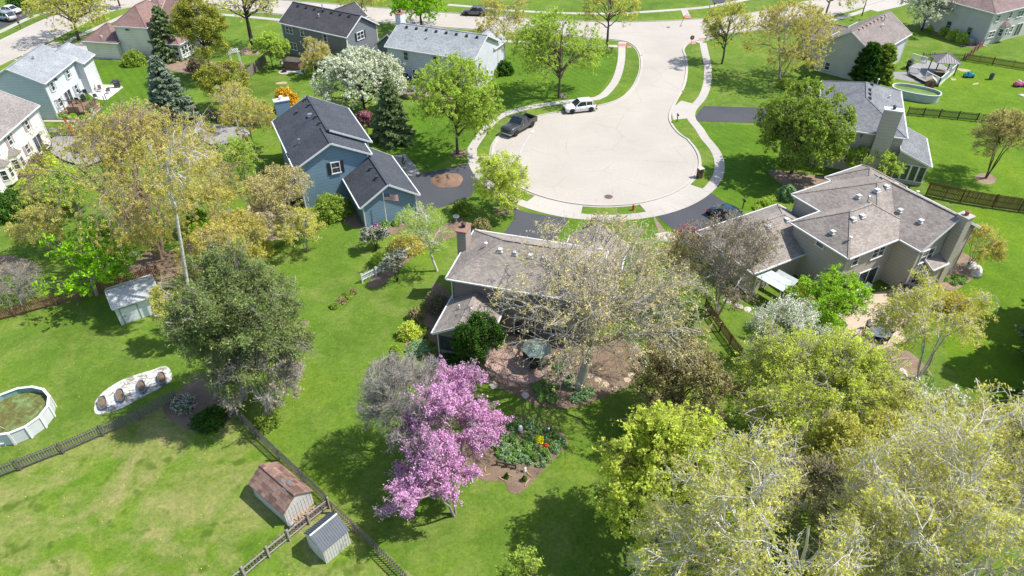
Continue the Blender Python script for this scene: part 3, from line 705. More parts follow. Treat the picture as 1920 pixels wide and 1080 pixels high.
# --- grey sided house top right-centre
S_GREYW = siding('pale_grey_siding', (.50, .51, .51)); RF_BROWN = shingle('warm_brown_shingle', (.24, .205, .185), .18)
c10 = at(1640, 106, 4.5)
h = house(None, 0, -45, 'pale grey house with warm brown gable roof and pink roof vents beside the gazebo', xy=(c10.x, c10.y))
K1 = block(h, -8.6, -.4, .4, 14.6, 4.6, 7.3, 'gy', S_GREYW, RF_BROWN, trim=M_GUTTER)
K2 = block(h, -13.5, -8.6, 5.5, 12.5, 3.2, 5.2, 'gx', S_GREYW, RF_BROWN)
for i in range(8): vent(h, -4.85 + .7, 2.2 + i * 1.45, K1, plain('pink_vent', (.5, .33, .28)), .26)
vent(h, -3.0, 8.6, K1, M_WHITE, .2, .4); vent(h, -3.6, 10.6, K1, M_STEEL, .2, .8)
window(h, 'S', -6.7, .4, 1.2, .8, 1.2); window(h, 'E', -.4, 8, 3.4, .8, 1.1); window(h, 'E', -.4, 5.2, 1.2, .8, .8); door(h, 'E', -.4, 8.4, 1.9, glass=True, z=.3)
# --- top right corner house
S_LGREY = siding('light_grey_siding', (.50, .48, .45)); RF_MAROON = shingle('maroon_brown_shingle', (.23, .165, .15), .18)
h = house(None, 0, 29, 'light grey house with maroon brown hip roof and bay window in the top right corner', xy=tuple(at(1840, 86, 0)[:2]))
block(h, 0, 14.5, 0, 12, 5.7, 8.2, 'hx', S_LGREY, RF_MAROON, trim=M_GUTTER)
for y_ in (2.4, 6.4): window(h, 'W', 0, y_ + .6, 1.7, .9, 1.5, frame=S_LGREY)
window(h, 'S', 1.6, 0, 4.6, .9, 1.1); window(h, 'S', 5.2, 0, 4.6, .9, 1.1); window(h, 'S', 1.6, 0, 1.8, .9, 1.1, 2); window(h, 'S', 8.4, 0, 4.4, .9, 1.1, 2)
bay(h, 4.6, 0, 1.9, 0, S_LGREY, RF_MAROON, 2.2, 2.6, .8); window(h, 'S', 7.6, 0, 1.8, .8, 1.1); door(h, 'S', 9.9, 0, 1.8, glass=True, z=.4)
downspout(h, .1, 0, 5.4, 'S')
MB().box((-.9, 1.6, .5), (1.0, 1.0, 1.0)).box((-.9, 1.6, 1.03), (.9, .9, .05)).build('air_conditioner', M_STEEL, h)

# --- charcoal grey house top centre-left
S_CHAR = siding('slate_grey_siding', (.185, .20, .215)); S_CHAR2 = S_CHAR; RF_CHAR = shingle('charcoal_shingle', (.075, .072, .080), .2)
h = house((521, 42), 5.3, -31, 'slate grey two storey house with charcoal roof and black shutters near the top street')
C1 = block(h, .4, 14.9, .4, 7.7, 5.3, 7.7, 'gx', S_CHAR, RF_CHAR, trim=M_GUTTER)
xg, yg = lp(h, 702, 84, 2.8)
C2 = block(h, xg + .3, xg + 5.6, yg + .4, yg + 7.2, 2.8, 5.0, 'gy', S_CHAR, RF_CHAR, trim=M_GUTTER)
C3 = block(h, 5.2, 9.6, 6.6, 11.0, 5.0, 7.0, 'gy', S_CHAR, RF_CHAR)
shb = plain('black_shutter', (.03, .03, .035))
for x_, z_, n in ((2.0, 4.3, 2), (5.0, 4.3, 1), (10.2, 4.3, 1), (2.3, 1.6, 2)): window(h, 'S', x_, .4, z_, .8, 1.2, n)
window(h, 'E', 14.9, 3.6, 4.6, .8, 1.2, 2, shb); window(h, 'E', 14.9, 3.9, 1.6, .8, 1.2, 1, shb)
for i in range(7): vent(h, 1.8 + i * 1.9, 3.55, C1, M_VENTD, .28)
vent(h, 7.4, 2.4, C1, M_VENTW, .2, .4); vent(h, 7.2, 3.7, C1, M_STEEL, .24, .8)
downspout(h, .4, .4, 5.0, 'S'); downspout(h, 14.9, .4, 5.0, 'S')

# --- light grey-blue house with weathered roof, top centre
S_PALEB = siding('pale_blue_siding', (.57, .59, .64)); RF_PALE = shingle('pale_weathered_shingle', (.33, .35, .355), .2)
h = house((720, 87), 5.3, -23.5, 'pale blue grey house with weathered light grey roof beside the white blossoming tree')
D1 = block(h, .4, 15.2, .4, 9.2, 5.3, 7.6, 'gx', S_PALEB, RF_PALE, trim=M_GUTTER)
D2 = block(h, 11.4, 15.0, 8.0, 12.0, 4.6, 6.6, 'gy', S_PALEB, RF_PALE)
for x_, z_, n in ((3.6, 4.2, 1), (8.8, 4.2, 1), (12.0, 4.2, 1), (5.0, 1.6, 1)): window(h, 'S', x_, .4, z_, .8, 1.3, n, frame=S_PALEB if z_ > 3 else None)
door(h, 'S', 2.2, .4, 1.8, glass=True, z=.3); window(h, 'E', 15.2, 5.0, 1.6, .6, 1.2)
bay(h, 8.9, .4, 1.7, 0, M_WHITE, RF_SLATE, 1.6, 1.6, .6)
for i in range(8): vent(h, 1.9 + i * 1.75, 4.1, D1, M_VENTD, .28)
vent(h, 6.3, 2.6, D1, M_VENTW, .2, .3)
chimney(h, .1, 5.3, .9, 1.5, 0, 8.9, S_PALEB, M_BRICKRED)

# --- far left houses
S_CREAM = siding('cream_siding', (.88, .78, .60)); RF_RED = shingle('red_brown_shingle', (.26, .165, .145), .16)
h = house((152, 77), 2.8, -10, 'cream house with red brown hip roofs, white chimney and sunroom at top left')
E1 = block(h, .4, 6.2, .4, 6.5, 2.8, 5.0, 'hx', S_CREAM, RF_RED, trim=M_GUTTER)
E2 = block(h, 6.4, 12.2, 1.2, 10.0, 5.4, 8.0, 'hy', S_CREAM, RF_RED, trim=M_GUTTER)
E3 = block(h, 12.2, 17.2, 5.5, 12.5, 5.4, 7.8, 'gx', S_CREAM, RF_RED, trim=M_GUTTER)
E4 = block(h, 6.0, 12.0, 7.0, 14.0, 5.2, 7.6, 'hx', S_CREAM, RF_RED)
E5 = block(h, 12.4, 17.0, 1.6, 6.0, 2.8, 4.4, 'hx', M_WHITE, RF_RED)
chimney(h, 17.6, 7.0, 1.0, 2.2, 0, 9.2, M_WHITE, M_WHITE)
door(h, 'S', 7.4, 1.2, .9); window(h, 'S', 8.6, 1.2, 4.8, .8, .4, rail=False); window(h, 'S', 13.4, 5.5, 4.2, .8, 1.2)
for k in range(4): window(h, 'E', 17.0, 2.2 + k * .95, 1.5, .75, 1.4); window(h, 'S', 13.3 + k * 1.0, 1.6, 1.5, .75, 1.4)
for px, py in ((246, 24), (267, 12), (260, 17)): x, y = lp(h, px, py, 6.6); vent(h, x, y, E2, M_VENTW, .25)
x, y = lp(h, 187, 60, 4.2); vent(h, x, y, E1, M_VENTW, .25)
S_WHITEH = siding('white_siding', (.62, .63, .64)); S_SLATEB = siding('dusty_blue_siding', (.20, .29, .34)); RF_LGREY = shingle('light_grey_shingle', (.30, .32, .335), .14)
h = house((82.5, 157.5), 5.3, 3.5, 'pale sided house with light grey roof and brown deck on the left')
h.location.x -= .0
F1 = block(h, -8.0, -.4, .4, 9.8, 5.3, 7.5, 'gy', siding('blue_white_siding', (.62, .67, .70)), RF_LGREY, trim=M_GUTTER)
F2 = block(h, -5.2, .6, 9.8, 13.2, 4.7, 6.6, 'gy', S_WHITEH, RF_LGREY, trim=M_GUTTER)
shg = plain('sage_shutter', (.36, .42, .42))
window(h, 'E', -.4, 2.2, 4.1, .8, 1.2, 1, shg); window(h, 'E', -.4, 7.0, 4.1, .8, 1.2, 1, shg); window(h, 'E', -.4, 7.6, 1.6, .8, 1.2, 1, shg); door(h, 'E', -.4, 4.9, 1.8, glass=True, z=.3); window(h, 'E', -.4, 2.4, 1.7, .9, 1.2, 1, shg)
for px, py in ((35, 125), (47, 117), (96, 129)): x, y = lp(h, px, py, 6.6); vent(h, x, y, F1, M_VENTW if px < 80 else M_VENTD, .22)
x, y = lp(h, 62, 108, 7.2); vent(h, x, y, F1, M_STEEL, .3, .4)
downspout(h, -.4, .4, 5.0, 'E')
S_CREAMW = siding('ivory_siding', (.80, .76, .70)); RF_BRN2 = shingle('brown_grey_shingle', (.27, .245, .225), .18)
h = house((74, 197), 5.3, 4.5, 'ivory sided house with brown grey roof and two small bay windows at the left edge')
J1 = block(h, -8.4, -.4, -14.5, -.4, 5.3, 7.6, 'gy', S_CREAMW, RF_BRN2, trim=M_GUTTER)
shp = plain('dusty_pink_shutter', (.42, .32, .29))
for y_ in (-3.6, -8.0, -11.5): window(h, 'E', -.4, y_, 4.2, .75, 1.2, 1, shp)
door(h, 'E', -.4, -3.0, 1.7, glass=True, z=.4); window(h, 'E', -.4, -5.6, 1.9, .8, 1.2, 1, shp)
bay(h, -.4, -8.6, 1.7, R(90), S_CREAMW, RF_BRN2, 2.0, 2.6, .75); bay(h, -.4, -11.4, 1.7, R(90), S_CREAMW, RF_BRN2, 2.0, 2.6, .75)
chimney(h, -6.0, .3, 2.6, .9, 0, 8.3, plain('grey_limestone', (.42, .38, .33), .85, var=.3, sc=4), M_BOULDER, M_BRICKRED)
downspout(h, -.4, -.4, 5.0, 'E')

# --- sheds
def shed(name, px, z, ang, label): p = at(px[0], px[1], z); return thing(name, (p.x, p.y, 0), R(ang), label, 'shed')
RF_SHED = shingle('shed_brown_shingle', (.20, .125, .10), .35, .26, c2=(.32, .20, .155), width=.40)
MSH = siding('shed_white_panel', (.60, .58, .54))
_a = at(540, 985); _b2 = at(589, 944); ang = math.atan2(_b2.y - _a.y, _b2.x - _a.x)
s = thing('garden_shed', (_a.x, _a.y, 0), ang, 'white shed with mottled brown shingle gable roof beside the diagonal picket fence', 'shed')
wd = (_b2 - _a).length; dp = 3.7; zc, zk, zt_ = 1.5, 1.93, 2.3; k_ = wd * .27
prof = [(0, 0), (wd, 0), (wd, zc), (wd - k_, zk), (wd / 2, zt_), (k_, zk), (0, zc)]
m = MB()
for y_ in (0, dp): m.face([(x, y_, z) for x, z in (prof if y_ == 0 else prof[::-1])])
m.face([(0, 0, 0), (0, 0, zc), (0, dp, zc), (0, dp, 0)]); m.face([(wd, 0, 0), (wd, dp, 0), (wd, dp, zc), (wd, 0, zc)])
m.build('wall', MSH, s)
for i in range(9): MB().box((wd * (i + .5) / 9, -.012, zc / 2 + .02), (.03, .02, zc - .06)).build('batten', MSH, s)
for i in range(14): MB().box((-.012, dp * (i + .5) / 14, zc / 2), (.02, .03, zc - .06)).build('batten', MSH, s)
m = MB(); e = [(-.14, zc - .1), (k_ - .02, zk + .04), (wd / 2, zt_ + .06), (wd - k_ + .02, zk + .04), (wd + .14, zc - .1)]
for i in range(4):
    a, b2 = e[i], e[i + 1]
    m.face([(a[0], -.12, a[1]), (b2[0], -.12, b2[1]), (b2[0], dp + .12, b2[1]), (a[0], dp + .12, a[1])])
    m.face([(a[0], -.12, a[1] - .06), (a[0], dp + .12, a[1] - .06), (b2[0], dp + .12, b2[1] - .06), (b2[0], -.12, b2[1] - .06)])
    m.face([(a[0], -.12, a[1] - .06), (b2[0], -.12, b2[1] - .06), (b2[0], -.12, b2[1]), (a[0], -.12, a[1])])
m.build('roof', RF_SHED, s)
MB().bar((wd / 2, -.12, zt_ + .05), (wd / 2, dp + .12, zt_ + .05), .26, .03).build('ridge_cap', RF_SHED, s)
for yy, xx in ((.9, .95), (1.35, 1.2), (.75, 1.35)):
    f_ = (xx - k_) / (wd / 2 - k_); zz = zk + .04 + (zt_ + .02 - zk) * f_ + .02
    MB().box((xx, yy, zz), (.22, .4, .02), M=Matrix.Rotation(-math.atan2(zt_ - zk, wd / 2 - k_), 4, 'Y')).build('replacement_shingle', plain('grey_patch', (.25, .25, .26)), s)
_a = at(612.5, 1058); _b2 = at(658, 1019); ang = math.atan2(_b2.y - _a.y, _b2.x - _a.x); wd = (_b2 - _a).length; dp = (at(579, 1027) - _a).length
s = thing('garden_shed', (_a.x, _a.y, 0), ang, 'small cream shed with dark grey ribbed metal roof between the two picket fences', 'shed')
m = MB(); zc, zt_ = 1.62, 2.25
m.face([(0, 0, 0), (wd, 0, 0), (wd, 0, zc), (0, 0, zc)]); m.face([(wd, dp, 0), (0, dp, 0), (0, dp, zc), (wd, dp, zc)])
m.face([(0, dp, 0), (0, 0, 0), (0, 0, zc), (0, dp * .55, zt_), (0, dp, zc)]); m.face([(wd, 0, 0), (wd, dp, 0), (wd, dp, zc), (wd, dp * .55, zt_), (wd, 0, zc)])
m.build('wall', MSH, s)
for i in range(10): MB().box((wd * (i + .5) / 10, -.014, zc / 2), (.03, .024, zc - .08)).build('batten', MSH, s)
M_SLATE_METAL = plain('dark_grey_metal_roof', (.085, .10, .12), .6)
m = MB(); rd = dp * .55
m.face([(-.08, -.1, zc - .05), (wd + .08, -.1, zc - .05), (wd + .08, rd, zt_), (-.08, rd, zt_)]); m.face([(-.08, rd, zt_), (wd + .08, rd, zt_), (wd + .08, dp + .1, zc - .05), (-.08, dp + .1, zc - .05)])
m.face([(-.08, -.1, zc - .08), (-.08, rd, zt_ - .03), (wd + .08, rd, zt_ - .03), (wd + .08, -.1, zc - .08)])
m.build('roof', M_SLATE_METAL, s)
for i in range(13):
    x_ = wd * i / 12; MB().bar((x_, -.1, zc - .04), (x_, rd, zt_ + .01), .035, .03).bar((x_, rd, zt_ + .01), (x_, dp + .1, zc - .04), .035, .03).build('roof_rib', M_SLATE_METAL, s)
MB().box((wd / 2, rd, zt_ + .03), (wd + .16, .09, .06)).build('ridge_cap', M_WHITE, s)
MB().box((-.02, dp * .5, .8), (.03, .9, 1.5)).build('door', MSH, s); MB().box((-.05, dp * .3, .9), (.05, .05, .14)).build('handle', M_STEEL, s)
_a = at(229, 609); _b2 = at(300, 585); ang = math.atan2(_b2.y - _a.y, _b2.x - _a.x)
s = thing('garden_shed', (_a.x, _a.y, 0), ang, 'white wooden shed with pale grey roof and sage trimmed door near the brown fence', 'shed')
wd = 3.6; dp = 3.0; RF_SH2 = shingle('pale_grey_shingle', (.46, .48, .48), .1)
W3 = siding('shed_board_white', (.68, .70, .70))
block(s, 0, wd, 0, dp, 2.15, 2.9, 'gx', W3, RF_SH2, o=.2, th=.08, st=3)
_sg = plain('sage_trim', (.22, .30, .25))
o = MB().box((0, -.04, 1.75), (1.5, .06, .1)).box((-.72, -.04, .9), (.1, .058, 1.75)).box((.72, -.04, .9), (.1, .058, 1.75)).build('door', _sg, s); o.location = (1.0, 0, 0)
MB().box((0, -.02, .9), (1.34, .03, 1.66)).build('door_panel', W3, o); MB().box((-.5, -.06, .85), (.05, .05, .16)).build('handle', M_DARK, o)
for i in range(10): MB().box((1.9 + i * .17, -.012, .95), (.02, .02, 1.8)).build('batten', W3, s)
# ------------------------------------------------------------------ trees and shrubs
def bark(name, c, c2=None, sc=3):
    t = NT(name); t.col(t.ramp(t.noise(sc, 6, rough=.7), [(.35, c), (.65, c2 or g(c, 1.5))])); t.rough(.9); t.b.inputs['Specular IOR Level'].default_value = .2; return t.m
BK = dict(oak=bark('grey_oak_bark', (.33, .30, .245), (.50, .46, .39)), brown=bark('brown_bark', (.10, .075, .055)), grey=bark('grey_bark', (.26, .23, .19)), pale=bark('pale_bark', (.52, .49, .41), (.72, .69, .61)), dark=bark('dark_bark', (.05, .04, .035)),
          birch=bark('birch_bark', (.74, .72, .67), (.42, .38, .33), 5), twig=bark('grey_twig_bark', (.285, .265, .235)), rbirch=bark('river_birch_bark', (.26, .19, .14), (.42, .33, .26)))
LF = dict(
 gold=leafy('gold_olive_leaves', (.37, .335, .095), (.49, .44, .14), .5), olive=leafy('olive_leaves', (.38, .38, .09), (.50, .47, .15), .5),
 yellow=leafy('yellow_green_leaves', (.37, .43, .07), (.50, .53, .13), .5), spring=leafy('spring_green_leaves', (.27, .37, .06), (.39, .46, .10), .5),
 lime=leafy('lime_green_leaves', (.18, .36, .015), (.30, .46, .03), .45), mid=leafy('mid_green_leaves', (.18, .255, .045), (.29, .36, .07), .45),
 dark=leafy('dark_green_leaves', (.035, .085, .015), (.07, .13, .02), .2), pine=leafy('pine_needles', (.12, .17, .055), (.22, .26, .09), .35, alt=(.26, .21, .12), altamt=.10),
 blue=leafy('blue_spruce_needles', (.15, .19, .135), (.25, .30, .215), .2), spruce=leafy('spruce_needles', (.12, .165, .07), (.21, .26, .11), .2),
 gpine=leafy('golden_pine_needles', (.15, .18, .03), (.36, .31, .05), .2), white=leafy('white_blossom', (.46, .48, .38), (.56, .56, .50), .3, alt=(.25, .34, .08), altamt=.16),
 whitec=leafy('white_blossom_clear', (.54, .55, .50), (.60, .60, .57), .3, alt=(.28, .38, .10), altamt=.3), pink=leafy('pink_redbud_blossom', (.50, .25, .47), (.58, .39, .56), .35, alt=(.30, .24, .24), altamt=.16),
 plum=leafy('plum_leaves', (.22, .09, .11), (.40, .20, .24), .3), bronze=leafy('bronze_green_leaves', (.22, .205, .09), (.32, .30, .12), .35, alt=(.50, .36, .34), altamt=.06),
 bud=leafy('yellow_buds', (.40, .34, .13), (.50, .44, .19), .3), rust=leafy('rust_buds', (.33, .29, .11), (.44, .39, .16), .3), purple=leafy('purple_brown_buds', (.16, .13, .10), (.30, .26, .11), .3),
 jmap=leafy('bright_green_maple_leaves', (.22, .38, .03), (.33, .46, .06), .45), cone=leafy('conifer_lime', (.16, .25, .02), (.26, .33, .04), .15), goldbush=leafy('golden_evergreen', (.42, .24, .02), (.52, .36, .05), .2),
 per=leafy('perennial_green', (.16, .27, .07), (.25, .36, .11), .3), perb=leafy('perennial_bluegreen', (.19, .29, .13), (.28, .38, .21), .25), yflower=leafy('yellow_flowers', (.70, .55, .02), (.75, .62, .03), .2),
 tan=leafy('dry_leaves', (.25, .20, .12), (.33, .28, .18), .2), lilac=leafy('lilac_blossom', (.36, .33, .34), (.46, .44, .45), .3, alt=(.14, .22, .05), altamt=.5), magenta=leafy('magenta_blossom', (.55, .08, .40), (.65, .15, .5), .2))
def bez(A, B, C, K):
    t = np.linspace(0, 1, K + 1)[None, :, None]; return A[:, None] * (1 - t) ** 2 + 2 * B[:, None] * t * (1 - t) + C[:, None] * t * t
def tubes(P, r0, r1, sides, V, F, off, gnarl=0, rng=None):
    n, k, _ = P.shape
    if gnarl: P[:, 1:-1] += rng.normal(0, 1, (n, k - 2, 3)) * gnarl
    T = np.gradient(P, axis=1); T /= np.linalg.norm(T, axis=2, keepdims=True) + 1e-9
    ref = np.where(np.abs(T[:, :1, 2:3]) > .9, np.array([1., 0, 0]), np.array([0, 0, 1.])); ref = np.broadcast_to(ref, T.shape)
    a = np.cross(T, ref); a /= np.linalg.norm(a, axis=2, keepdims=True) + 1e-9; b_ = np.cross(T, a)
    rr = (r0[:, None] + (r1 - r0)[:, None] * np.linspace(0, 1, k)[None])[..., None]
    ang = np.arange(sides) * 2 * np.pi / sides
    X = P[:, :, None] + rr[:, :, None] * (a[:, :, None] * np.cos(ang)[None, None, :, None] + b_[:, :, None] * np.sin(ang)[None, None, :, None])
    V.append(X.reshape(-1, 3)); i = np.arange(n)[:, None, None] * k * sides + np.arange(k - 1)[None, :, None] * sides + np.arange(sides)[None, None]
    j = np.arange(n)[:, None, None] * k * sides + np.arange(k - 1)[None, :, None] * sides + (np.arange(sides)[None, None] + 1) % sides
    F.append((np.stack([i, j, j + sides, i + sides], -1) + off).reshape(-1, 4)); return off + n * k * sides
def leaf_cloud(C, size, rng, flat=0, elong=1.6, ndir=None):
    n = len(C); d = rng.normal(0, 1, (n, 3)) if ndir is None else ndir + rng.normal(0, .35, (n, 3)); d /= np.linalg.norm(d, axis=1, keepdims=True) + 1e-9
    nb = rng.normal(0, 1, (n, 3)) * .8 + np.array([.45, 0, .75]); u = np.cross(d, nb); u /= np.linalg.norm(u, axis=1, keepdims=True) + 1e-9
    s = size * rng.uniform(.6, 1.35, (n, 1)); V = np.stack([C - d * s * elong * .5 - u * s * .30, C + u * s * .75, C + d * s * elong * .6 - u * s * .30], 1)
    Fi = np.arange(n)[:, None] * 3 + np.array([[0, 1, 2]]); return V.reshape(-1, 3), Fi
def rnd_shell(n, rng, lo=.75, low=-0.35):
    v = rng.normal(0, 1, (n * 3, 3)); v /= np.linalg.norm(v, axis=1, keepdims=True); v = v[v[:, 2] > low][:n]
    return v * rng.uniform(lo, 1, (len(v), 1))
NEAR = [True]; FAR = [False]
def make_tree(name, H, Rad, seed, leaf, bk, nleaf, lsize, trunk=.22, crown_base=.22, n1=13, n2=9, n3=7, r0=.22, stems=1, twig=.09, droop=0, lean=(0, 0), low=-.3, tuft=0, twl=1.0, gnarl=.08, wob=.10, twigr=.011, tw_only=0, r2=1.0):
    near_ = NEAR[0]; rng = np.random.default_rng(seed); V, F, off = [], [], 0
    zc = H * (1 + crown_base) / 2; rz = H * (1 - crown_base) / 2; cen = np.array([lean[0], lean[1], zc]); ell = np.array([Rad, Rad, rz])
    top = np.array([lean[0] * .5, lean[1] * .5, H * trunk])
    starts = []
    if stems == 1:
        A = np.zeros((1, 3)); C = top[None] * 1.0; C2 = cen + np.array([0, 0, rz * .55]); Pt = bez(A, (A + C) / 2 + rng.normal(0, .1, (1, 3)), C, 4)
        Pt[0, 0, 2] = -.15
        off = tubes(Pt, np.array([r0 * 1.25]), np.array([r0 * .9]), 10, V, F, off)
        Pl = bez(C, C + np.array([[0, 0, H * .2]]), C2[None], 6); off = tubes(Pl, np.array([r0 * .9]), np.array([r0 * .2]), 8, V, F, off, .05, rng)
        tl = np.concatenate([Pt[0][-1:], Pl[0]]); st_pts = lambda t: np.stack([np.interp(t, np.linspace(0, 1, len(tl)), tl[:, k]) for k in range(3)], -1)
        stemr = lambda t: r0 * (.9 - .65 * t)
    else:
        az = rng.uniform(0, 6.28) + np.arange(stems) * 6.28 / stems + rng.normal(0, .2, stems); E = cen + np.stack([np.cos(az) * Rad * .45, np.sin(az) * Rad * .45, np.full(stems, rz * .5)], -1)
        A = np.stack([np.cos(az) * r0 * .8, np.sin(az) * r0 * .8, np.full(stems, -.1)], -1); Bm_ = A * .5 + E * .5 + np.array([0, 0, H * .08]) * 1.0; Bm_[:, :2] = A[:, :2] * .6 + E[:, :2] * .4
        PS = bez(A, Bm_, E, 8); off = tubes(PS.copy(), np.full(stems, r0), np.full(stems, r0 * .22), 8, V, F, off, .05, rng)
    n1_ = n1; tg = rnd_shell(n1_, rng, .55, low); n1_ = len(tg); E1 = cen + tg * ell * (1 + rng.normal(0, wob, (n1_, 1)))
    tt = np.clip((tg[:, 2] + 1) / 2 * .75 + rng.normal(0, .1, n1_), 0, .95)
    if stems == 1: S1 = st_pts(tt)
    else:
        k = rng.integers(0, stems, n1_)
        for i in range(n1_):
            dd = [np.linalg.norm(PS[j, -1, :2] - E1[i, :2]) for j in range(stems)]; k[i] = int(np.argmin(dd))
        ti = np.clip(.35 + tt * .6, 0, .95) * 8; i0 = ti.astype(int); fr = (ti - i0)[:, None]; S1 = PS[k, i0] * (1 - fr) + PS[k, np.minimum(i0 + 1, 8)] * fr
    mid = S1 * .55 + E1 * .45 + np.array([0, 0, 1.0]) * (np.linalg.norm(E1 - S1, axis=1, keepdims=True) * (.10 if not droop else .3)) + rng.normal(0, .25, (n1_, 3))
    P1 = bez(S1, mid, E1, 8); L1 = np.linalg.norm(E1 - S1, axis=1)
    rr1 = np.clip(r0 * .14 + L1 * .018, .03, r0 * .66); off = tubes(P1, rr1, rr1 * .22, 5 if near_ else 4, V, F, off, gnarl, rng)
    # second level
    def kids(P, nk, tlo, lenf, up, spread, rngs):
        n, K1, _ = P.shape; t = rng.uniform(tlo, 1, (n, nk)) * (K1 - 1); t[:, 0] = K1 - 1.001; i0 = np.minimum(t.astype(int), K1 - 2); fr = (t - i0)[..., None]; idx = np.arange(n)[:, None]
        S = (P[idx, i0] * (1 - fr) + P[idx, i0 + 1] * fr).reshape(-1, 3); D = (P[idx, i0 + 1] - P[idx, i0]).reshape(-1, 3); D /= np.linalg.norm(D, axis=1, keepdims=True) + 1e-9
        Rn = rng.normal(0, 1, D.shape); Rn -= D * (Rn * D).sum(1, keepdims=True); Rn /= np.linalg.norm(Rn, axis=1, keepdims=True) + 1e-9
        out = (S - cen) / ell; d = D * 1.0 + Rn * spread + out * .25 + np.array([0, 0, up]); d /= np.linalg.norm(d, axis=1, keepdims=True)
        L = lenf * rng.uniform(.55, 1.25, (len(S), 1)); E = S + d * L
        q = np.linalg.norm((E - cen) / ell, axis=1, keepdims=True); lim = 1.06 + rng.normal(0, wob * .6, q.shape); E = np.where(q > lim, cen + (E - cen) * lim / q, E)
        return S, d, E, L
    S, d, E, L = kids(P1, n2, .25, Rad * .42 * r2, .05 if not droop else -.05, .95, rng)
    P2 = bez(S, S * .48 + E * .52 + np.array([0, 0, 1.]) * np.linalg.norm(E - S, axis=1, keepdims=True) * .08 + rng.normal(0, .08, S.shape), E, 4); nn = len(S)
    off = tubes(P2, np.full(nn, r0 * .10 + .012), np.full(nn, .012 + twigr * .5), 3, V, F, off, gnarl * .5, rng)
    S, d, E, L = kids(P2, n3, .2, Rad * .17 * twl, .10 - droop, .9, rng)
    if droop: E[:, 2] -= droop * L[:, 0] * 1.1
    P3 = bez(S, (S + E) / 2, E, 1); off = tubes(P3, np.full(len(S), twigr * 1.3), np.full(len(S), twigr * .6), 3, V, F, off)
    # finest twigs
    S4, d4, E4, L4 = kids(P3, 2 if near_ else 1, .2, Rad * .085 * twl, .1 - droop * 1.2, .9, rng)
    P4 = bez(S4, (S4 + E4) / 2 + rng.normal(0, .03, S4.shape), E4, 1)
    if not FAR[0]: off = tubes(P4, np.full(len(S4), twigr * .8), np.full(len(S4), twigr * .4), 3, V, F, off)
    wood = np_mesh('trunk', np.concatenate(V), np.concatenate(F), BK[bk], True)
    n = nleaf; src = np.concatenate([P4.reshape(-1, 3), P3[:, 1:].reshape(-1, 3)]) if tuft == 0 else np.concatenate([P3[:, -1], P4[:, -1]])
    if low > -.9: pass
    # clumpy density: some branch ends carry much more foliage than others
    wts = rng.gamma(.45, 1, len(src)) if tuft > .15 else rng.gamma(1.2, 1, len(src)) + .05; wts *= .35 + (np.sin(src[:, 0] * 1.7 + seed) * np.sin(src[:, 1] * 1.9) * np.sin(src[:, 2] * 1.5 + 1) > -.15)
    C = src[rng.choice(len(src), n, p=wts / wts.sum())] + rng.normal(0, 1, (n, 3)) * (twig if tuft == 0 else tuft)
    Vl, Fl = leaf_cloud(C, lsize * (.62 if tuft else 1), rng, elong=3.4 if tuft else 1.6); crown = np_mesh('crown', Vl, Fl, LF[leaf]); return wood, crown
def make_conifer(name, H, Rad, seed, leaf, nb=110, nt=16, nn=14, lsize=.16, base=.05, bk='brown', r0=.16, power=.85, droop=.12, up=0.0, open_=0.0):
    rng = np.random.default_rng(seed); V, F, off = [], [], 0
    off = tubes(bez(np.array([[0, 0, -.1]]), np.array([[.1, 0, H / 2]]), np.array([[0, 0, H]]), 6), np.array([r0]), np.array([.02]), 8, V, F, off)
    zf = base + (1 - base) * (np.arange(nb) + .5) / nb; zf = zf ** 1.15; az = np.arange(nb) * 2.39996 + rng.normal(0, .25, nb)
    L = Rad * ((1 - zf) ** power) * rng.uniform(.72, 1.12, nb) + .12; S = np.stack([np.zeros(nb), np.zeros(nb), zf * H], -1)
    D = np.stack([np.cos(az), np.sin(az), np.zeros(nb)], -1); E = S + D * L[:, None]; E[:, 2] -= L * droop - zf * .25 * L - up * L; M_ = S + D * L[:, None] * .5; M_[:, 2] -= L * droop * .2 - up * L * .3
    P = bez(S, M_, E, 6); off = tubes(P.copy(), .012 + L * .013, np.full(nb, .008), 4, V, F, off)
    t = np.sqrt(rng.uniform(.06 + open_, 1, (nb, nt))) * 6; i0 = np.minimum(t.astype(int), 5); fr = (t - i0)[..., None]; idx = np.arange(nb)[:, None]
    S2 = (P[idx, i0] * (1 - fr) + P[idx, i0 + 1] * fr).reshape(-1, 3); Dd = np.repeat(D, nt, 0); Sd = np.stack([-Dd[:, 1], Dd[:, 0], np.zeros(len(Dd))], -1) * np.where(rng.random(len(Dd)) > .5, 1, -1)[:, None]
    l2 = np.repeat(L, nt) * .30 * (1.15 - t.reshape(-1) / 6 * .75) + .10; d2 = Dd * .75 + Sd * .8 + np.array([0, 0, -.10 + up]) + rng.normal(0, .15, Dd.shape); E2 = S2 + d2 * l2[:, None]
    P2 = bez(S2, (S2 + E2) / 2 + np.array([0, 0, .03]), E2, 2); off = tubes(P2, np.full(len(S2), .012), np.full(len(S2), .006), 3, V, F, off)
    u = rng.random((len(S2), nn, 1)); C = S2[:, None] * (1 - u) + E2[:, None] * u + rng.normal(0, .045, (len(S2), nn, 3)); nd = np.repeat((E2 - S2) / (np.linalg.norm(E2 - S2, axis=1, keepdims=True) + 1e-6), nn, 0)
    Vl, Fl = leaf_cloud(C.reshape(-1, 3), lsize, rng, elong=2.2, ndir=nd * .9)
    return np_mesh('trunk', np.concatenate(V), np.concatenate(F), BK[bk], True), np_mesh('crown', Vl, Fl, LF[leaf])
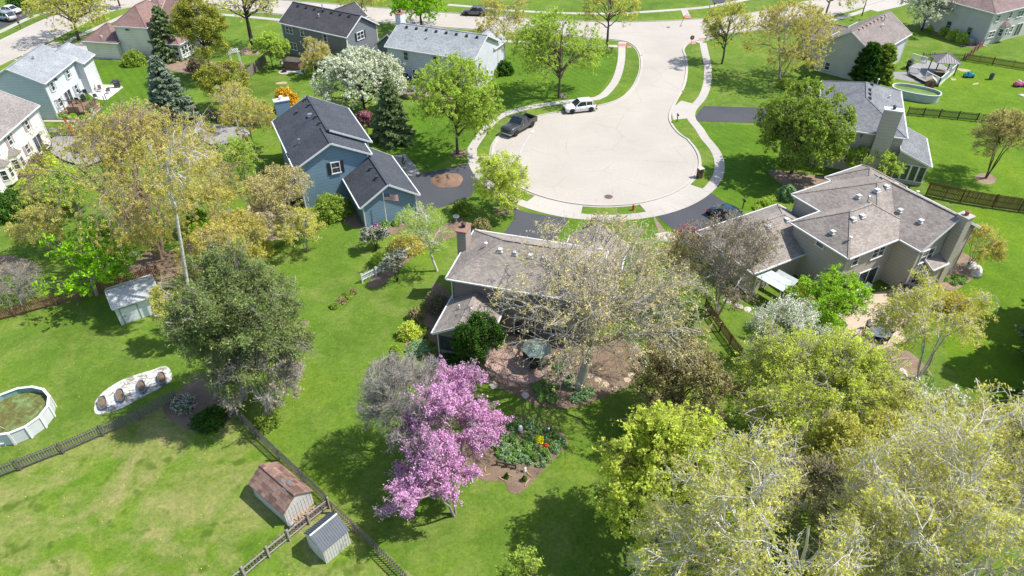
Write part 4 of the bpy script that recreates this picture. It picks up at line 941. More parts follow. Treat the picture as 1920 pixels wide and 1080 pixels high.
def make_bush(R_, H, seed, leaf, n=1500, lsize=.1, rough=.16, bk='twig', stems=16, solid=False):
    rng = np.random.default_rng(seed); V, F, off = [], [], 0
    v = rng.normal(0, 1, (n, 3)); v[:, 2] = np.abs(v[:, 2]); v /= np.linalg.norm(v, axis=1, keepdims=True)
    az = np.arctan2(v[:, 1], v[:, 0]); wob = 1 + rough * (np.sin(az * 3 + seed) * .5 + np.sin(az * 7 + v[:, 2] * 9) * .5) + rng.normal(0, rough * .35, n)
    rad = rng.uniform(.72 if solid else .35, 1, n) ** .6; C = v * rad[:, None] * wob[:, None] * np.array([R_, R_, H]); C[:, 2] += .03
    Vl, Fl = leaf_cloud(C, lsize, rng)
    k = stems; a2 = rng.uniform(0, 6.28, k); rr = rng.uniform(.3, .95, k); E = np.stack([np.cos(a2) * rr * R_, np.sin(a2) * rr * R_, H * np.sqrt(np.maximum(.1, 1 - rr ** 2)) * .95], -1); A = E * np.array([.1, .1, 0])
    off = tubes(bez(A, A * .4 + E * .6 + np.array([0, 0, H * .15]), E, 3), np.full(k, .012 + R_ * .008), np.full(k, .008), 4, V, F, off)
    return np_mesh('branches', np.concatenate(V), np.concatenate(F), BK[bk], True), np_mesh('foliage', Vl, Fl, LF[leaf])
NTREE = [0]
def put_tree(label, base, topy, halfw, kind='tree', cat='tree', group=None, lean=None, leafpx=1.0, p=None, H=None, Rad=None, crown_cx=None, **kw):
    kw['lsize'] *= .58; kw['nleaf'] = int(kw['nleaf'] * .9); NEAR[0] = base[1] > 680; FAR[0] = base[1] < 720
    if FAR[0]: kw['n3'] = max(5, kw['n3'] - 1)
    if base[1] < 330: kw['nleaf'] = int(kw['nleaf'] * .85); kw['lsize'] *= 1.06
    NTREE[0] += 1
    p = p or at(*base); H = H or height_at(p, topy); Rd = Rad or halfw / ppm(p, H * .6)
    ln = [0, 0]
    if crown_cx is not None:
        zc = H * .62; q0 = proj((p.x, p.y, zc)); ln[0] = (crown_cx - q0[0]) / ppm(p, zc)
    if lean: ln = [ln[0] + lean[0], ln[1] + lean[1]]
    root = thing(kw.pop('name', 'tree'), (p.x, p.y, 0), 0, label, cat, group)
    w, c = make_tree('t', H, Rd, kw.pop('seed', NTREE[0] * 13 + 1), lean=tuple(ln), **kw)
    link('trunk', w, root); link('crown', c, root); return root
def put_conifer(label, base, topy, halfw, leaf, name='spruce_tree', cat='tree', group=None, p=None, H=None, Rad=None, **kw):
    NTREE[0] += 1
    p = p or at(*base); H = H or height_at(p, topy); Rd = Rad or halfw / ppm(p, H * .25)
    root = thing(name, (p.x, p.y, 0), 0, label, cat, group); w, c = make_conifer('c', H, Rd, NTREE[0] * 7, leaf, **kw)
    link('trunk', w, root); link('crown', c, root); return root
def put_bush(label, base, rpx, H, leaf, name='shrub', group=None, n=1500, p=None, cat='shrub', **kw):
    NTREE[0] += 1
    p = p or at(*base); Rd = rpx / ppm(p, H * .5); root = thing(name, (p.x, p.y, 0), 0, label, cat, group); w, c = make_bush(Rd, H, NTREE[0] * 3, leaf, n, **kw)
    link('branches', w, root); link('foliage', c, root); return root
# --- large trees near the middle
put_tree('big bare grey barked tree with sparse yellow buds spreading over the brick patio', (1087, 728), 478, 212, leaf='bud', bk='oak', nleaf=20000, lsize=.13, trunk=.22, crown_base=.37, n1=19, n2=10, n3=9, r0=.36, twigr=.018, gnarl=.14, seed=5, lean=(.8, .4), low=-.02, twl=.95, wob=.14)
put_tree('large golden river birch with several leaning trunks on the left', (300, 483), 212, 182, leaf='gold', bk='rbirch', nleaf=72000, lsize=.145, stems=4, trunk=.15, crown_base=.30, n1=24, n2=11, n3=9, r0=.24, droop=.6, twigr=.012, crown_cx=238, seed=9, low=-.6, twl=1.15, wob=.18)
p_ = at(362, 592)
r_ = put_tree('tall slender white barked birch rising beside the large dark pine', (362, 592), 205, 62, leaf='gold', bk='birch', nleaf=7000, lsize=.15, trunk=.58, crown_base=.45, n1=14, n2=7, n3=6, r0=.13, droop=.6, twigr=.010, lean=(3.4, .8), low=-.5, seed=31)
put_tree('large dark green pine with grey dead lower branches at the fence corner', (456, 748), 486, 112, leaf='pine', bk='grey', nleaf=150000, lsize=.17, trunk=.3, crown_base=.08, n1=30, n2=13, n3=9, r0=.26, tuft=.17, twigr=.014, low=-.6, seed=14, crown_cx=450, wob=.3, name='pine_tree')
put_tree('tangled bare grey branches of a dead shrub below the large pine', (505, 775), 625, 80, leaf='tan', bk='twig', nleaf=7000, lsize=.14, stems=6, trunk=.1, crown_base=.02, n1=30, n2=11, n3=9, r0=.07, twigr=.017, seed=15, low=-.15)
put_tree('maple with bright yellow green leaves beside the white shed', (182, 552), 440, 92, leaf='lime', bk='grey', nleaf=9500, lsize=.28, trunk=.28, crown_base=.3, n1=14, n2=7, n3=5, r0=.16, crown_cx=160, seed=16, wob=.2, low=-.5, twigr=.014)
put_tree('grey twiggy bare shrub tree behind the pink redbud', (785, 858), 676, 92, leaf='tan', bk='twig', nleaf=3500, lsize=.08, stems=6, trunk=.15, crown_base=.08, n1=30, n2=12, n3=9, r0=.08, twigr=.015, seed=17, crown_cx=765, low=-.1, wob=.08, gnarl=.06)
put_tree('pink flowering redbud tree on the lawn, larger and further of the pair', (858, 880), 712, 92, leaf='pink', bk='grey', nleaf=50000, lsize=.12, stems=3, trunk=.2, crown_base=.18, n1=24, n2=11, n3=8, r0=.11, twigr=.012, seed=18, crown_cx=846, low=-.35, wob=.26, r2=.75, twl=.75, group='redbuds')
put_tree('pink flowering redbud tree on the lawn, lower and nearer of the pair', (852, 965), 838, 86, leaf='pink', bk='grey', nleaf=40000, lsize=.12, stems=3, trunk=.2, crown_base=.12, n1=22, n2=10, n3=8, r0=.10, twigr=.012, seed=181, crown_cx=806, lean=(0, -.4), low=-.35, wob=.3, r2=.75, twl=.75, group='redbuds')
put_tree('yellow green maple with dense crown in the lower right', (1235, 1010), 815, 145, leaf='yellow', bk='brown', nleaf=52000, lsize=.18, trunk=.25, crown_base=.22, n1=26, n2=10, n3=8, r0=.2, seed=19, low=-.5, wob=.16, lean=(.3, -.5))
PALE = 'pale limbed tall trees along the bottom right edge'
put_tree('tall pale limbed tree with drooping olive buds, rightmost of the pair at the bottom edge', (1700, 1215), 815, 262, leaf='olive', bk='pale', nleaf=34000, lsize=.14, stems=5, trunk=.15, crown_base=.22, n1=30, n2=10, n3=9, r0=.24, droop=.2, twigr=.013, seed=20, low=-.3, wob=.16, group=PALE)
put_tree('tall pale limbed tree with drooping olive buds, leftmost of the pair at the bottom edge', (1450, 1230), 860, 190, leaf='olive', bk='pale', nleaf=31000, lsize=.14, stems=5, trunk=.15, crown_base=.25, n1=24, n2=10, n3=9, r0=.22, droop=.2, twigr=.013, seed=21, low=-.3, wob=.18, group=PALE, crown_cx=1390)
put_tree('tall pale limbed tree with drooping olive buds between the other two at the bottom edge', (1570, 1225), 835, 165, leaf='olive', bk='pale', nleaf=24000, lsize=.14, stems=5, trunk=.15, crown_base=.2, n1=22, n2=10, n3=9, r0=.22, droop=.2, twigr=.013, seed=213, low=-.3, wob=.24, group=PALE)
put_tree('broad yellow green tree in front of the white blossoming shrubs', (1500, 850), 670, 150, leaf='yellow', bk='grey', nleaf=60000, lsize=.14, trunk=.25, crown_base=.2, n1=30, n2=11, n3=8, r0=.18, seed=22, low=-.4, wob=.3, droop=.2)
put_tree('olive green tree right of the broad yellow green tree', (1640, 905), 735, 95, leaf='olive', bk='grey', nleaf=26000, lsize=.14, trunk=.25, crown_base=.15, n1=20, n2=9, n3=8, r0=.14, seed=23, low=-.4, wob=.2)
put_tree('golden olive tree beside the shaded lawn on the right', (1770, 880), 745, 85, leaf='gold', bk='grey', nleaf=26000, lsize=.14, trunk=.25, crown_base=.12, n1=18, n2=9, n3=8, r0=.12, seed=24, low=-.4)
put_tree('bronze green crabapple with a few pink flowers beside the tree bed', (1262, 800), 672, 105, leaf='bronze', bk='brown', nleaf=36000, lsize=.16, trunk=.2, crown_base=.12, n1=22, n2=10, n3=8, r0=.12, seed=25, low=-.3, wob=.2)
put_tree('white blossoming shrub with upright wands beside the tan house patio', (1455, 700), 578, 70, leaf='whitec', bk='twig', nleaf=17000, lsize=.11, stems=8, trunk=.1, crown_base=.12, n1=26, n2=7, n3=6, r0=.05, seed=26, low=.05, wob=.2, cat='shrub')
put_tree('white blossoming tree half hidden among the lower right trees', (1690, 868), 722, 60, leaf='whitec', bk='twig', nleaf=26000, lsize=.17, stems=3, trunk=.2, crown_base=.2, n1=16, n2=8, n3=6, r0=.07, seed=27, low=-.2, wob=.2)
put_tree('bright green feathery maple beside the tan house', (1530, 640), 522, 72, leaf='jmap', bk='brown', nleaf=26000, lsize=.15, stems=3, trunk=.2, crown_base=.2, n1=20, n2=9, n3=7, r0=.09, seed=28, low=-.4, wob=.15)
put_tree('slender birch with olive catkins growing in the mulch island', (1722, 712), 530, 90, leaf='olive', bk='birch', nleaf=17000, lsize=.14, stems=4, trunk=.2, crown_base=.35, n1=18, n2=9, n3=7, r0=.09, droop=.4, seed=29, low=-.5, crown_cx=1745, wob=.2)
put_tree('purple brown twiggy tree between the two taupe and tan houses', (1345, 590), 412, 98, leaf='purple', bk='twig', nleaf=20000, lsize=.12, stems=3, trunk=.15, crown_base=.22, n1=24, n2=10, n3=9, r0=.12, seed=30, low=-.5, twigr=.014)
put_tree('bare olive budded tree right behind the centre house', (1250, 560), 440, 60, leaf='rust', bk='grey', nleaf=12000, lsize=.13, trunk=.2, crown_base=.2, n1=16, n2=8, n3=7, r0=.09, seed=310, low=-.5)
put_tree('dark green yew like evergreen at the corner of the sunroom', (900, 692), 596, 44, leaf='dark', bk='brown', nleaf=34000, lsize=.17, trunk=.15, crown_base=.08, n1=20, n2=10, n3=7, r0=.10, seed=32, low=-.2, tuft=.13, name='evergreen_tree')
put_tree('olive yellow thicket filling the gap among the lower right trees', (1560, 975), 800, 105, leaf='olive', bk='grey', nleaf=34000, lsize=.16, stems=5, trunk=.1, crown_base=.08, n1=24, n2=10, n3=8, r0=.08, seed=230, low=.2, wob=.2)
put_tree('brown twiggy thicket under the pale limbed trees', (1480, 1075), 905, 110, leaf='bronze', bk='twig', nleaf=22000, lsize=.15, stems=6, trunk=.1, crown_base=.05, n1=26, n2=10, n3=8, r0=.07, seed=231, low=.2, wob=.2)
put_tree('olive thicket at the bottom right corner', (1800, 1060), 905, 100, leaf='olive', bk='twig', nleaf=26000, lsize=.15, stems=6, trunk=.1, crown_base=.05, n1=26, n2=10, n3=8, r0=.07, seed=232, low=.2, wob=.2)
put_tree('brown olive thicket below the olive green tree', (1660, 1050), 900, 95, leaf='bronze', bk='twig', nleaf=22000, lsize=.15, stems=6, trunk=.1, crown_base=.05, n1=24, n2=10, n3=8, r0=.07, seed=233, low=.2, wob=.2)
# --- street trees and back yards
put_tree('round dense green tree by the grey house drive', (1483, 326), 163, 83, leaf='mid', bk='brown', nleaf=60000, lsize=.22, trunk=.22, crown_base=.10, n1=32, n2=11, n3=8, r0=.2, seed=33, low=-.6, wob=.06)
put_tree('spring green tree beside the blue house drive', (858, 288), 115, 88, leaf='spring', bk='brown', nleaf=56000, lsize=.18, trunk=.18, crown_base=.16, n1=24, n2=10, n3=8, r0=.18, seed=34, low=-.5, wob=.12, twl=1.1)
put_tree('small yellow green tree at the kerb by the blue house drive', (941, 397), 292, 54, leaf='yellow', bk='grey', nleaf=22000, lsize=.16, trunk=.15, crown_base=.08, n1=20, n2=9, n3=7, r0=.09, seed=35, low=-.5, wob=.1)
put_tree('spring green tree behind the parked white car', (1048, 184), 30, 90, leaf='spring', bk='brown', nleaf=40000, lsize=.19, trunk=.18, crown_base=.12, n1=24, n2=10, n3=8, r0=.18, seed=36, low=-.4, wob=.12)
put_tree('thin olive tree at the stem corner of the street', (1137, 92), -32, 52, leaf='olive', bk='brown', nleaf=13000, lsize=.19, trunk=.3, crown_base=.3, n1=14, n2=8, n3=7, r0=.2, seed=37, low=-.5)
put_tree('bright lime green tree at the top between the two grey houses', (790, 53), -48, 60, leaf='lime', bk='dark', nleaf=24000, lsize=.26, trunk=.2, crown_base=.15, n1=20, n2=9, n3=6, r0=.2, seed=38, low=-.6)
put_tree('thin golden tree beside the top street driveway', (946, 112), -12, 55, leaf='gold', bk='grey', nleaf=15000, lsize=.19, trunk=.25, crown_base=.25, n1=14, n2=8, n3=7, r0=.13, seed=39, low=-.5)
put_tree('thin olive tree behind the slate grey house roof', (681, 38), -62, 48, leaf='olive', bk='grey', nleaf=11000, lsize=.2, trunk=.2, crown_base=.22, n1=14, n2=8, n3=6, r0=.14, seed=40, low=-.5)
put_tree('dark trunked olive tree in a mulch ring at the top left', (476, 92), -48, 60, leaf='olive', bk='dark', nleaf=12000, lsize=.2, trunk=.35, crown_base=.35, n1=14, n2=8, n3=7, r0=.32, seed=41, low=-.5)
put_tree('wide olive street tree beside the curving street', (148, 74), -22, 72, leaf='olive', bk='brown', nleaf=24000, lsize=.2, trunk=.25, crown_base=.28, n1=18, n2=9, n3=7, r0=.24, seed=42, low=-.5, crown_cx=130)
put_tree('small olive street tree behind the red brown roof', (225, 12), -40, 30, leaf='olive', bk='brown', nleaf=7000, lsize=.2, trunk=.25, crown_base=.3, n1=12, n2=7, n3=6, r0=.16, seed=43, low=-.4)
OL = 'olive leaved trees right of the street stem'
put_tree('olive tree standing right of the street stem by the sidewalk', (1353, 120), 8, 45, leaf='olive', bk='brown', nleaf=14000, lsize=.18, trunk=.25, crown_base=.25, n1=16, n2=8, n3=7, r0=.15, seed=44, low=-.5, group=OL)
put_tree('wide golden olive tree with several limbs beside the brown gable house', (1462, 150), 12, 85, leaf='gold', bk='grey', nleaf=34000, lsize=.18, stems=3, trunk=.18, crown_base=.2, n1=22, n2=10, n3=7, r0=.15, seed=45, low=-.5, group=OL)
put_tree('olive tree standing on the parkway at the top right street', (1543, 48), -70, 60, leaf='olive', bk='grey', nleaf=16000, lsize=.2, trunk=.3, crown_base=.25, n1=16, n2=8, n3=7, r0=.2, seed=46, low=-.5, group=OL)
put_tree('young thin tree on the far parkway beside the top right walk', (1616, 30), -40, 28, leaf='olive', bk='brown', nleaf=4000, lsize=.2, trunk=.35, crown_base=.35, n1=10, n2=6, n3=6, r0=.1, seed=47, group=OL)
put_tree('large white blossoming pear tree between the grey houses', (687, 216), 102, 80, leaf='white', bk='dark', nleaf=60000, lsize=.21, trunk=.18, crown_base=.2, n1=28, n2=11, n3=8, r0=.18, seed=48, low=-.5, wob=.12, crown_cx=672)
put_tree('white blossoming tree behind the brown gable house at top right', (1728, 58), -38, 52, leaf='white', bk='dark', nleaf=20000, lsize=.23, trunk=.18, crown_base=.12, n1=20, n2=9, n3=7, r0=.15, seed=49, low=-.5)
put_tree('orange budded round tree in a mulch ring on the right lawn', (1848, 334), 212, 56, leaf='rust', bk='brown', nleaf=17000, lsize=.14, stems=4, trunk=.1, crown_base=.18, n1=24, n2=10, n3=8, r0=.09, seed=50, low=-.2, twigr=.014)
put_tree('small olive shrub tree beside the tan house bed', (1815, 500), 430, 42, leaf='gold', bk='grey', nleaf=9000, lsize=.13, stems=4, trunk=.1, crown_base=.15, n1=16, n2=8, n3=7, r0=.05, seed=51, low=-.1)
put_tree('small light green tree beside the sunroom of the grey house', (1628, 335), 283, 46, leaf='spring', bk='grey', nleaf=9000, lsize=.2, stems=3, trunk=.2, crown_base=.25, n1=14, n2=7, n3=6, r0=.06, seed=52, low=-.3)
put_tree('bare crabapple with olive buds over the stone patio left of the blue house', (515, 442), 325, 72, leaf='rust', bk='grey', nleaf=20000, lsize=.13, trunk=.15, crown_base=.18, n1=22, n2=10, n3=8, r0=.13, seed=53, low=-.5, crown_cx=520)
put_tree('small sparse tree with pale trunk left of the centre house chimney', (820, 508), 392, 55, leaf='spring', bk='pale', nleaf=7500, lsize=.12, trunk=.28, crown_base=.35, n1=14, n2=9, n3=7, r0=.11, seed=54, low=-.4, crown_cx=795)
put_tree('olive tree over the grey fence near the pond deck', (478, 285), 185, 48, leaf='gold', bk='grey', nleaf=13000, lsize=.15, trunk=.3, crown_base=.2, n1=16, n2=8, n3=7, r0=.09, seed=55, low=-.5)
put_tree('sparse birch between the grey fence and the blue house chimney', (447, 240), 160, 42, leaf='gold', bk='birch', nleaf=7000, lsize=.15, trunk=.3, crown_base=.3, n1=12, n2=8, n3=6, r0=.07, seed=56, low=-.4)
put_tree('lime green shrub tree behind the golden river birch', (265, 262), 195, 48, leaf='spring', bk='grey', nleaf=15000, lsize=.17, trunk=.15, crown_base=.15, n1=16, n2=8, n3=7, r0=.08, seed=57, low=-.3)
put_tree('green leaved tree by the wooden fence near the slate grey house', (512, 128), 66, 36, leaf='spring', bk='brown', nleaf=12000, lsize=.22, trunk=.2, crown_base=.2, n1=14, n2=8, n3=6, r0=.08, seed=58, low=-.4)
put_tree('weeping golden birch against the slate grey house wall', (600, 140), 70, 34, leaf='gold', bk='birch', nleaf=12000, lsize=.18, trunk=.3, crown_base=.15, n1=14, n2=8, n3=6, r0=.08, droop=.7, seed=59, low=-.6)
put_tree('olive tree in the left yard below the golden river birch', (430, 545), 440, 75, leaf='gold', bk='grey', nleaf=18000, lsize=.13, stems=3, trunk=.15, crown_base=.15, n1=18, n2=9, n3=7, r0=.08, seed=60, low=-.3, droop=.2)
put_tree('olive shrubby tree beside the white shed and the pine', (348, 640), 535, 40, leaf='olive', bk='birch', nleaf=15000, lsize=.13, stems=3, trunk=.15, crown_base=.12, n1=16, n2=9, n3=7, r0=.06, seed=61, low=-.2)
put_tree('plum leaved small tree in front of the blue spruce by the blue house', (688, 252), 212, 20, leaf='plum', bk='dark', nleaf=6500, lsize=.17, stems=3, trunk=.15, crown_base=.1, n1=12, n2=7, n3=6, r0=.05, seed=62, low=-.3)
put_tree('small leafy tree peeking over the bottom edge', (975, 1120), 1040, 42, leaf='spring', bk='brown', nleaf=3500, lsize=.13, trunk=.3, crown_base=.3, n1=12, n2=7, n3=6, r0=.06, seed=63)
put_tree('bright green twigs of a tree at the right edge above the bare trees', (1935, 905), 838, 36, leaf='lime', bk='brown', nleaf=4500, lsize=.2, trunk=.2, crown_base=.2, n1=12, n2=7, n3=5, r0=.08, seed=64)
# trees standing just outside the frame whose shade lies on the lawn
OFF = 'tall spruces just beyond the right edge'
for i, (bx, by, hh) in enumerate(((2000, 690, 15.5), (2005, 800, 15), (2030, 610, 14.5), (1995, 900, 14))):
    put_conifer('tall green spruce beyond the right edge of the view', (bx, by), 0, 0, 'spruce', p=at(bx, by), H=hh, Rad=3.9, nb=90, nt=16, nn=8, lsize=.3, open_=.05, power=.55, group=OFF)
put_tree('pale gold shrubby tree between the bare crabapple and the large pine', (455, 500), 408, 62, leaf='gold', bk='twig', nleaf=17000, lsize=.15, stems=4, trunk=.1, crown_base=.12, n1=18, n2=9, n3=7, r0=.07, seed=601, low=-.2, wob=.22)
put_tree('light olive shrubby tree left of the stone patio', (405, 430), 335, 48, leaf='olive', bk='birch', nleaf=12000, lsize=.15, stems=4, trunk=.1, crown_base=.12, n1=16, n2=9, n3=7, r0=.06, seed=602, low=-.2, wob=.22)
put_tree('light green shrubby tree below the deck of the blue house', (462, 350), 262, 46, leaf='spring', bk='grey', nleaf=12000, lsize=.15, stems=3, trunk=.15, crown_base=.15, n1=16, n2=9, n3=7, r0=.07, seed=603, low=-.3, wob=.2)
put_tree('olive shrubby tree right of the stone patio', (575, 470), 398, 44, leaf='olive', bk='twig', nleaf=11000, lsize=.14, stems=4, trunk=.1, crown_base=.1, n1=16, n2=8, n3=7, r0=.05, seed=604, low=-.1, wob=.2)
put_tree('yellow green shrubby tree between the dark hedge and the golden birch', (150, 400), 318, 52, leaf='spring', bk='grey', nleaf=13000, lsize=.16, stems=4, trunk=.1, crown_base=.1, n1=16, n2=9, n3=7, r0=.06, seed=605, low=-.2, wob=.2)
put_tree('gold shrubby tree low down beside the left edge of the birch', (95, 470), 395, 50, leaf='gold', bk='twig', nleaf=10000, lsize=.14, stems=4, trunk=.1, crown_base=.15, n1=16, n2=8, n3=7, r0=.05, seed=606, low=-.1, wob=.2)
# --- conifers
put_conifer('blue green spruce on the lawn beside the golden birch', (330, 234), 106, 46, 'blue', nb=150, nt=20, nn=12, lsize=.17, power=.75)
put_conifer('dark olive spruce in front of the cream house', (322, 108), 12, 34, 'spruce', nb=120, nt=18, nn=10, lsize=.18, power=.7, bk='dark', open_=.1)
put_conifer('green spruce in front of the white blossoming pear tree', (738, 262), 148, 40, 'spruce', nb=150, nt=20, nn=12, lsize=.17, power=.8)
put_conifer('small blue spruce rising behind the centre house garage', (1112, 452), 412, 26, 'blue', nb=90, nt=16, nn=10, lsize=.14)
put_tree('golden green pine with open layered boughs at top left', (400, 150), -2, 45, leaf='gpine', bk='dark', nleaf=38000, lsize=.22, trunk=.4, crown_base=.1, n1=26, n2=10, n3=7, r0=.16, tuft=.22, seed=70, low=-.6, name='pine_tree')
put_tree('golden green pine with open layered boughs near the grey fence', (432, 207), 118, 44, leaf='gpine', bk='dark', nleaf=20000, lsize=.2, trunk=.3, crown_base=.25, n1=18, n2=8, n3=6, r0=.12, tuft=.18, seed=71, low=-.3, name='pine_tree')
for k, (bx, by, ty, hw) in enumerate(((1615, 158, 84, 22), (1645, 152, 86, 20))):
    put_conifer(['dark green columnar arborvitae left of its twin beside the brown gable house', 'olive green columnar arborvitae right of its twin beside the brown gable house'][k], (bx, by), ty, hw, 'dark' if k == 0 else 'mid', name='arborvitae', nb=150, nt=18, nn=9, lsize=.17, power=.42, up=.5, group='pair of arborvitae')
# --- shrubs
put_bush('dark green hedge mass beside the ivory house, leftmost', (25, 400), 42, 2.6, 'dark', n=7000, lsize=.16, bk='dark')
put_bush('mid green hedge mass beside the ivory house', (85, 390), 46, 2.6, 'mid', n=8000, lsize=.16, bk='dark')
put_tree('grey brown twiggy thicket behind the brown fence', (48, 568), 505, 55, leaf='purple', bk='twig', nleaf=4000, lsize=.09, stems=8, trunk=.1, crown_base=.05, n1=30, n2=10, n3=7, r0=.04, seed=80, low=0, cat='shrub', name='shrub')
for px, py, nm in ((372, 412, 'upper'), (376, 440, 'lower')): put_bush('bright green clipped shrub, %s of the pair left of the stone patio' % nm, (px, py + 6), 20, 1.7, 'lime', n=5000, lsize=.12, solid=True)
put_bush('olive green rounded shrub at the blue house wall', (622, 405), 33, 2.6, 'mid', n=6500, lsize=.14)
put_bush('olive shrub under the bare crabapple', (575, 430), 26, 1.6, 'olive', n=3500, lsize=.13)
put_bush('olive green shrub in front of the stone patio', (470, 480), 42, 2.0, 'olive', n=6000, lsize=.13); put_bush('low olive shrub beside the long lawn edge', (420, 505), 38, 1.6, 'mid', n=5000, lsize=.13)
put_bush('yellow green cone shaped dwarf evergreen on the lawn edge', (744, 679), 15, 1.8, 'cone', n=5000, lsize=.09, solid=True, rough=.05)
put_bush('dark green clipped globe shrub beside the stone steps', (1612, 672), 19, 1.4, 'dark', n=5000, lsize=.10, solid=True, rough=.05)
put_bush('golden rounded evergreen behind the blue chimney', (540, 206), 22, 3.0, 'goldbush', n=6000, lsize=.17, solid=True)
put_bush('yellow leaved shrub beside the sunroom bed', (768, 628), 22, 1.3, 'yellow', n=2600, lsize=.13); put_bush('olive red shrub above the yellow leaved shrub', (780, 598), 15, 1.2, 'bronze', n=1800, lsize=.12)
put_bush('pale green perennials beside the sunroom', (785, 655), 24, .5, 'perb', n=2200, lsize=.1)
for i, (px, py, r_) in enumerate(((628, 572, 9), (640, 562, 10), (652, 552, 10), (662, 545, 8))): put_bush(['lowest bronze green groundcover shrub of the short row on the lawn', 'second lowest groundcover shrub of the short row on the lawn', 'second highest groundcover shrub of the short row on the lawn', 'uppermost small groundcover shrub of the short row on the lawn'][i], (px, py + 4), r_, .45, 'bronze' if i % 2 else 'mid', n=900, lsize=.1, group='row of groundcover shrubs on the long lawn')
put_bush('dark green rounded shrub beside the asphalt drive', (868, 397), 19, 1.3, 'mid', n=3500, lsize=.13); put_bush('pale sage shrub beside the centre house chimney', (902, 432), 18, 1.4, 'bronze', n=3200, lsize=.12)
put_bush('sage green rounded shrub beside the tan house garage', (1474, 372), 18, 1.6, 'perb', n=3800, lsize=.13, solid=True)
put_bush('dark groundcover below the sunroom evergreen', (855, 680), 36, .6, 'dark', n=5000, lsize=.12); put_bush('dark leafy groundcover left of the brick patio', (880, 700), 28, .5, 'dark', n=3500, lsize=.12)
put_bush('tall dark twiggy shrub against the centre house wall', (820, 575), 26, 1.6, 'purple', n=2500, lsize=.09)
put_bush('white and green flowering shrub inside the fence corner', (345, 762), 22, .9, 'lilac', n=2600, lsize=.11)
put_bush('green shrub at the lower end of the large pine', (497, 800), 22, .9, 'mid', n=2500, lsize=.12); put_bush('olive shrub at the top of the left fence corner', (395, 790), 32, .8, 'dark', n=3000, lsize=.12)
put_tree('pale lilac blossoming shrub above the white picket fence', (705, 470), 428, 26, leaf='lilac', bk='dark', nleaf=6500, lsize=.14, stems=5, trunk=.1, crown_base=.1, n1=14, n2=7, n3=6, r0=.04, seed=90, low=-.1, cat='shrub', name='shrub')
put_tree('leafy blossoming shrub beside the white picket fence', (745, 528), 470, 26, leaf='lilac', bk='dark', nleaf=5500, lsize=.13, stems=5, trunk=.1, crown_base=.1, n1=14, n2=7, n3=6, r0=.04, seed=91, low=-.1, cat='shrub', name='shrub')
put_bush('green shrub along the white picket fence', (715, 495), 20, 1.2, 'spring', n=2200, lsize=.13); put_bush('olive shrub behind the white picket fence', (765, 465), 34, 1.8, 'gold', n=4200, lsize=.11)
for i, (px, py) in enumerate(((743, 418), (764, 412))): put_bush('round green shrub in the mulch below the flag, %s' % ['nearest the pole', 'nearest the white gate'][i], (px, py + 3), 8, .6, 'per', n=1500, lsize=.08, solid=True)
put_bush('leafy clump at the foot of the flagpole', (722, 424), 10, .6, 'per', n=1200, lsize=.09); put_bush('small magenta flowering clump beside the flagpole bed', (706, 424), 4, .3, 'magenta', n=300, lsize=.09)
put_bush('dark olive shrub beside the left screen of the tan house', (1500, 560), 28, 1.4, 'olive', n=2600, lsize=.12)
put_bush('mid green shrub in the bed behind the cream house', (255, 120), 22, 2.2, 'mid', n=3800, lsize=.18); put_bush('brown twiggy shrub behind the golden pine', (370, 130), 18, 2.0, 'purple', n=2500, lsize=.15)
put_bush('dark green shrub right of the pale blue grey house', (945, 138), 17, 2.0, 'dark', n=3500, lsize=.18); put_bush('green shrubs at the sunlit corner of the pale blue house', (925, 142), 12, 1.4, 'mid', n=2000, lsize=.16)
put_bush('large dark hedge above the parked white cars', (42, 14), 24, 2.4, 'dark', n=4200, lsize=.24)
put_bush('light green shrub behind the patio hot tub', (632, 132), 22, 2.4, 'spring', n=3500, lsize=.18)
put_bush('olive green shrub at the corner of the tan house patio', (1738, 560), 30, 1.6, 'olive', n=3400, lsize=.13); put_bush('olive shrub at the foot of the tan house wing', (1790, 585), 40, 1.8, 'gold', n=3600, lsize=.13)
put_bush('green shrub left of the arborvitae pair', (1478, 162), 22, 1.0, 'mid', n=1800, lsize=.16); put_bush('dark shrub below the golden olive tree', (1508, 160), 18, 1.6, 'dark', n=2500, lsize=.16)
put_bush('bright green shrub beside the oval pool', (1668, 158), 10, .9, 'spring', n=1500, lsize=.13)
put_bush('flowering groundcover below the bronze crabapple', (1330, 835), 40, .5, 'lilac', n=3600, lsize=.1); put_bush('green undergrowth below the yellow maple', (1400, 880), 50, .8, 'mid', n=4000, lsize=.14)
put_bush('purple twig shrub at the boulder by the asphalt drive', (1290, 445), 30, 1.2, 'plum', n=2600, lsize=.10)
put_bush('green undergrowth right of the centre house', (1225, 510), 34, 1.0, 'spring', n=3400, lsize=.12)
put_conifer('blue green spruce half hidden at the bottom right', (1640, 1125), 0, 0, 'blue', p=at(1625, 1105), H=3.2, Rad=1.3, nb=80, nt=12, nn=8, lsize=.12)
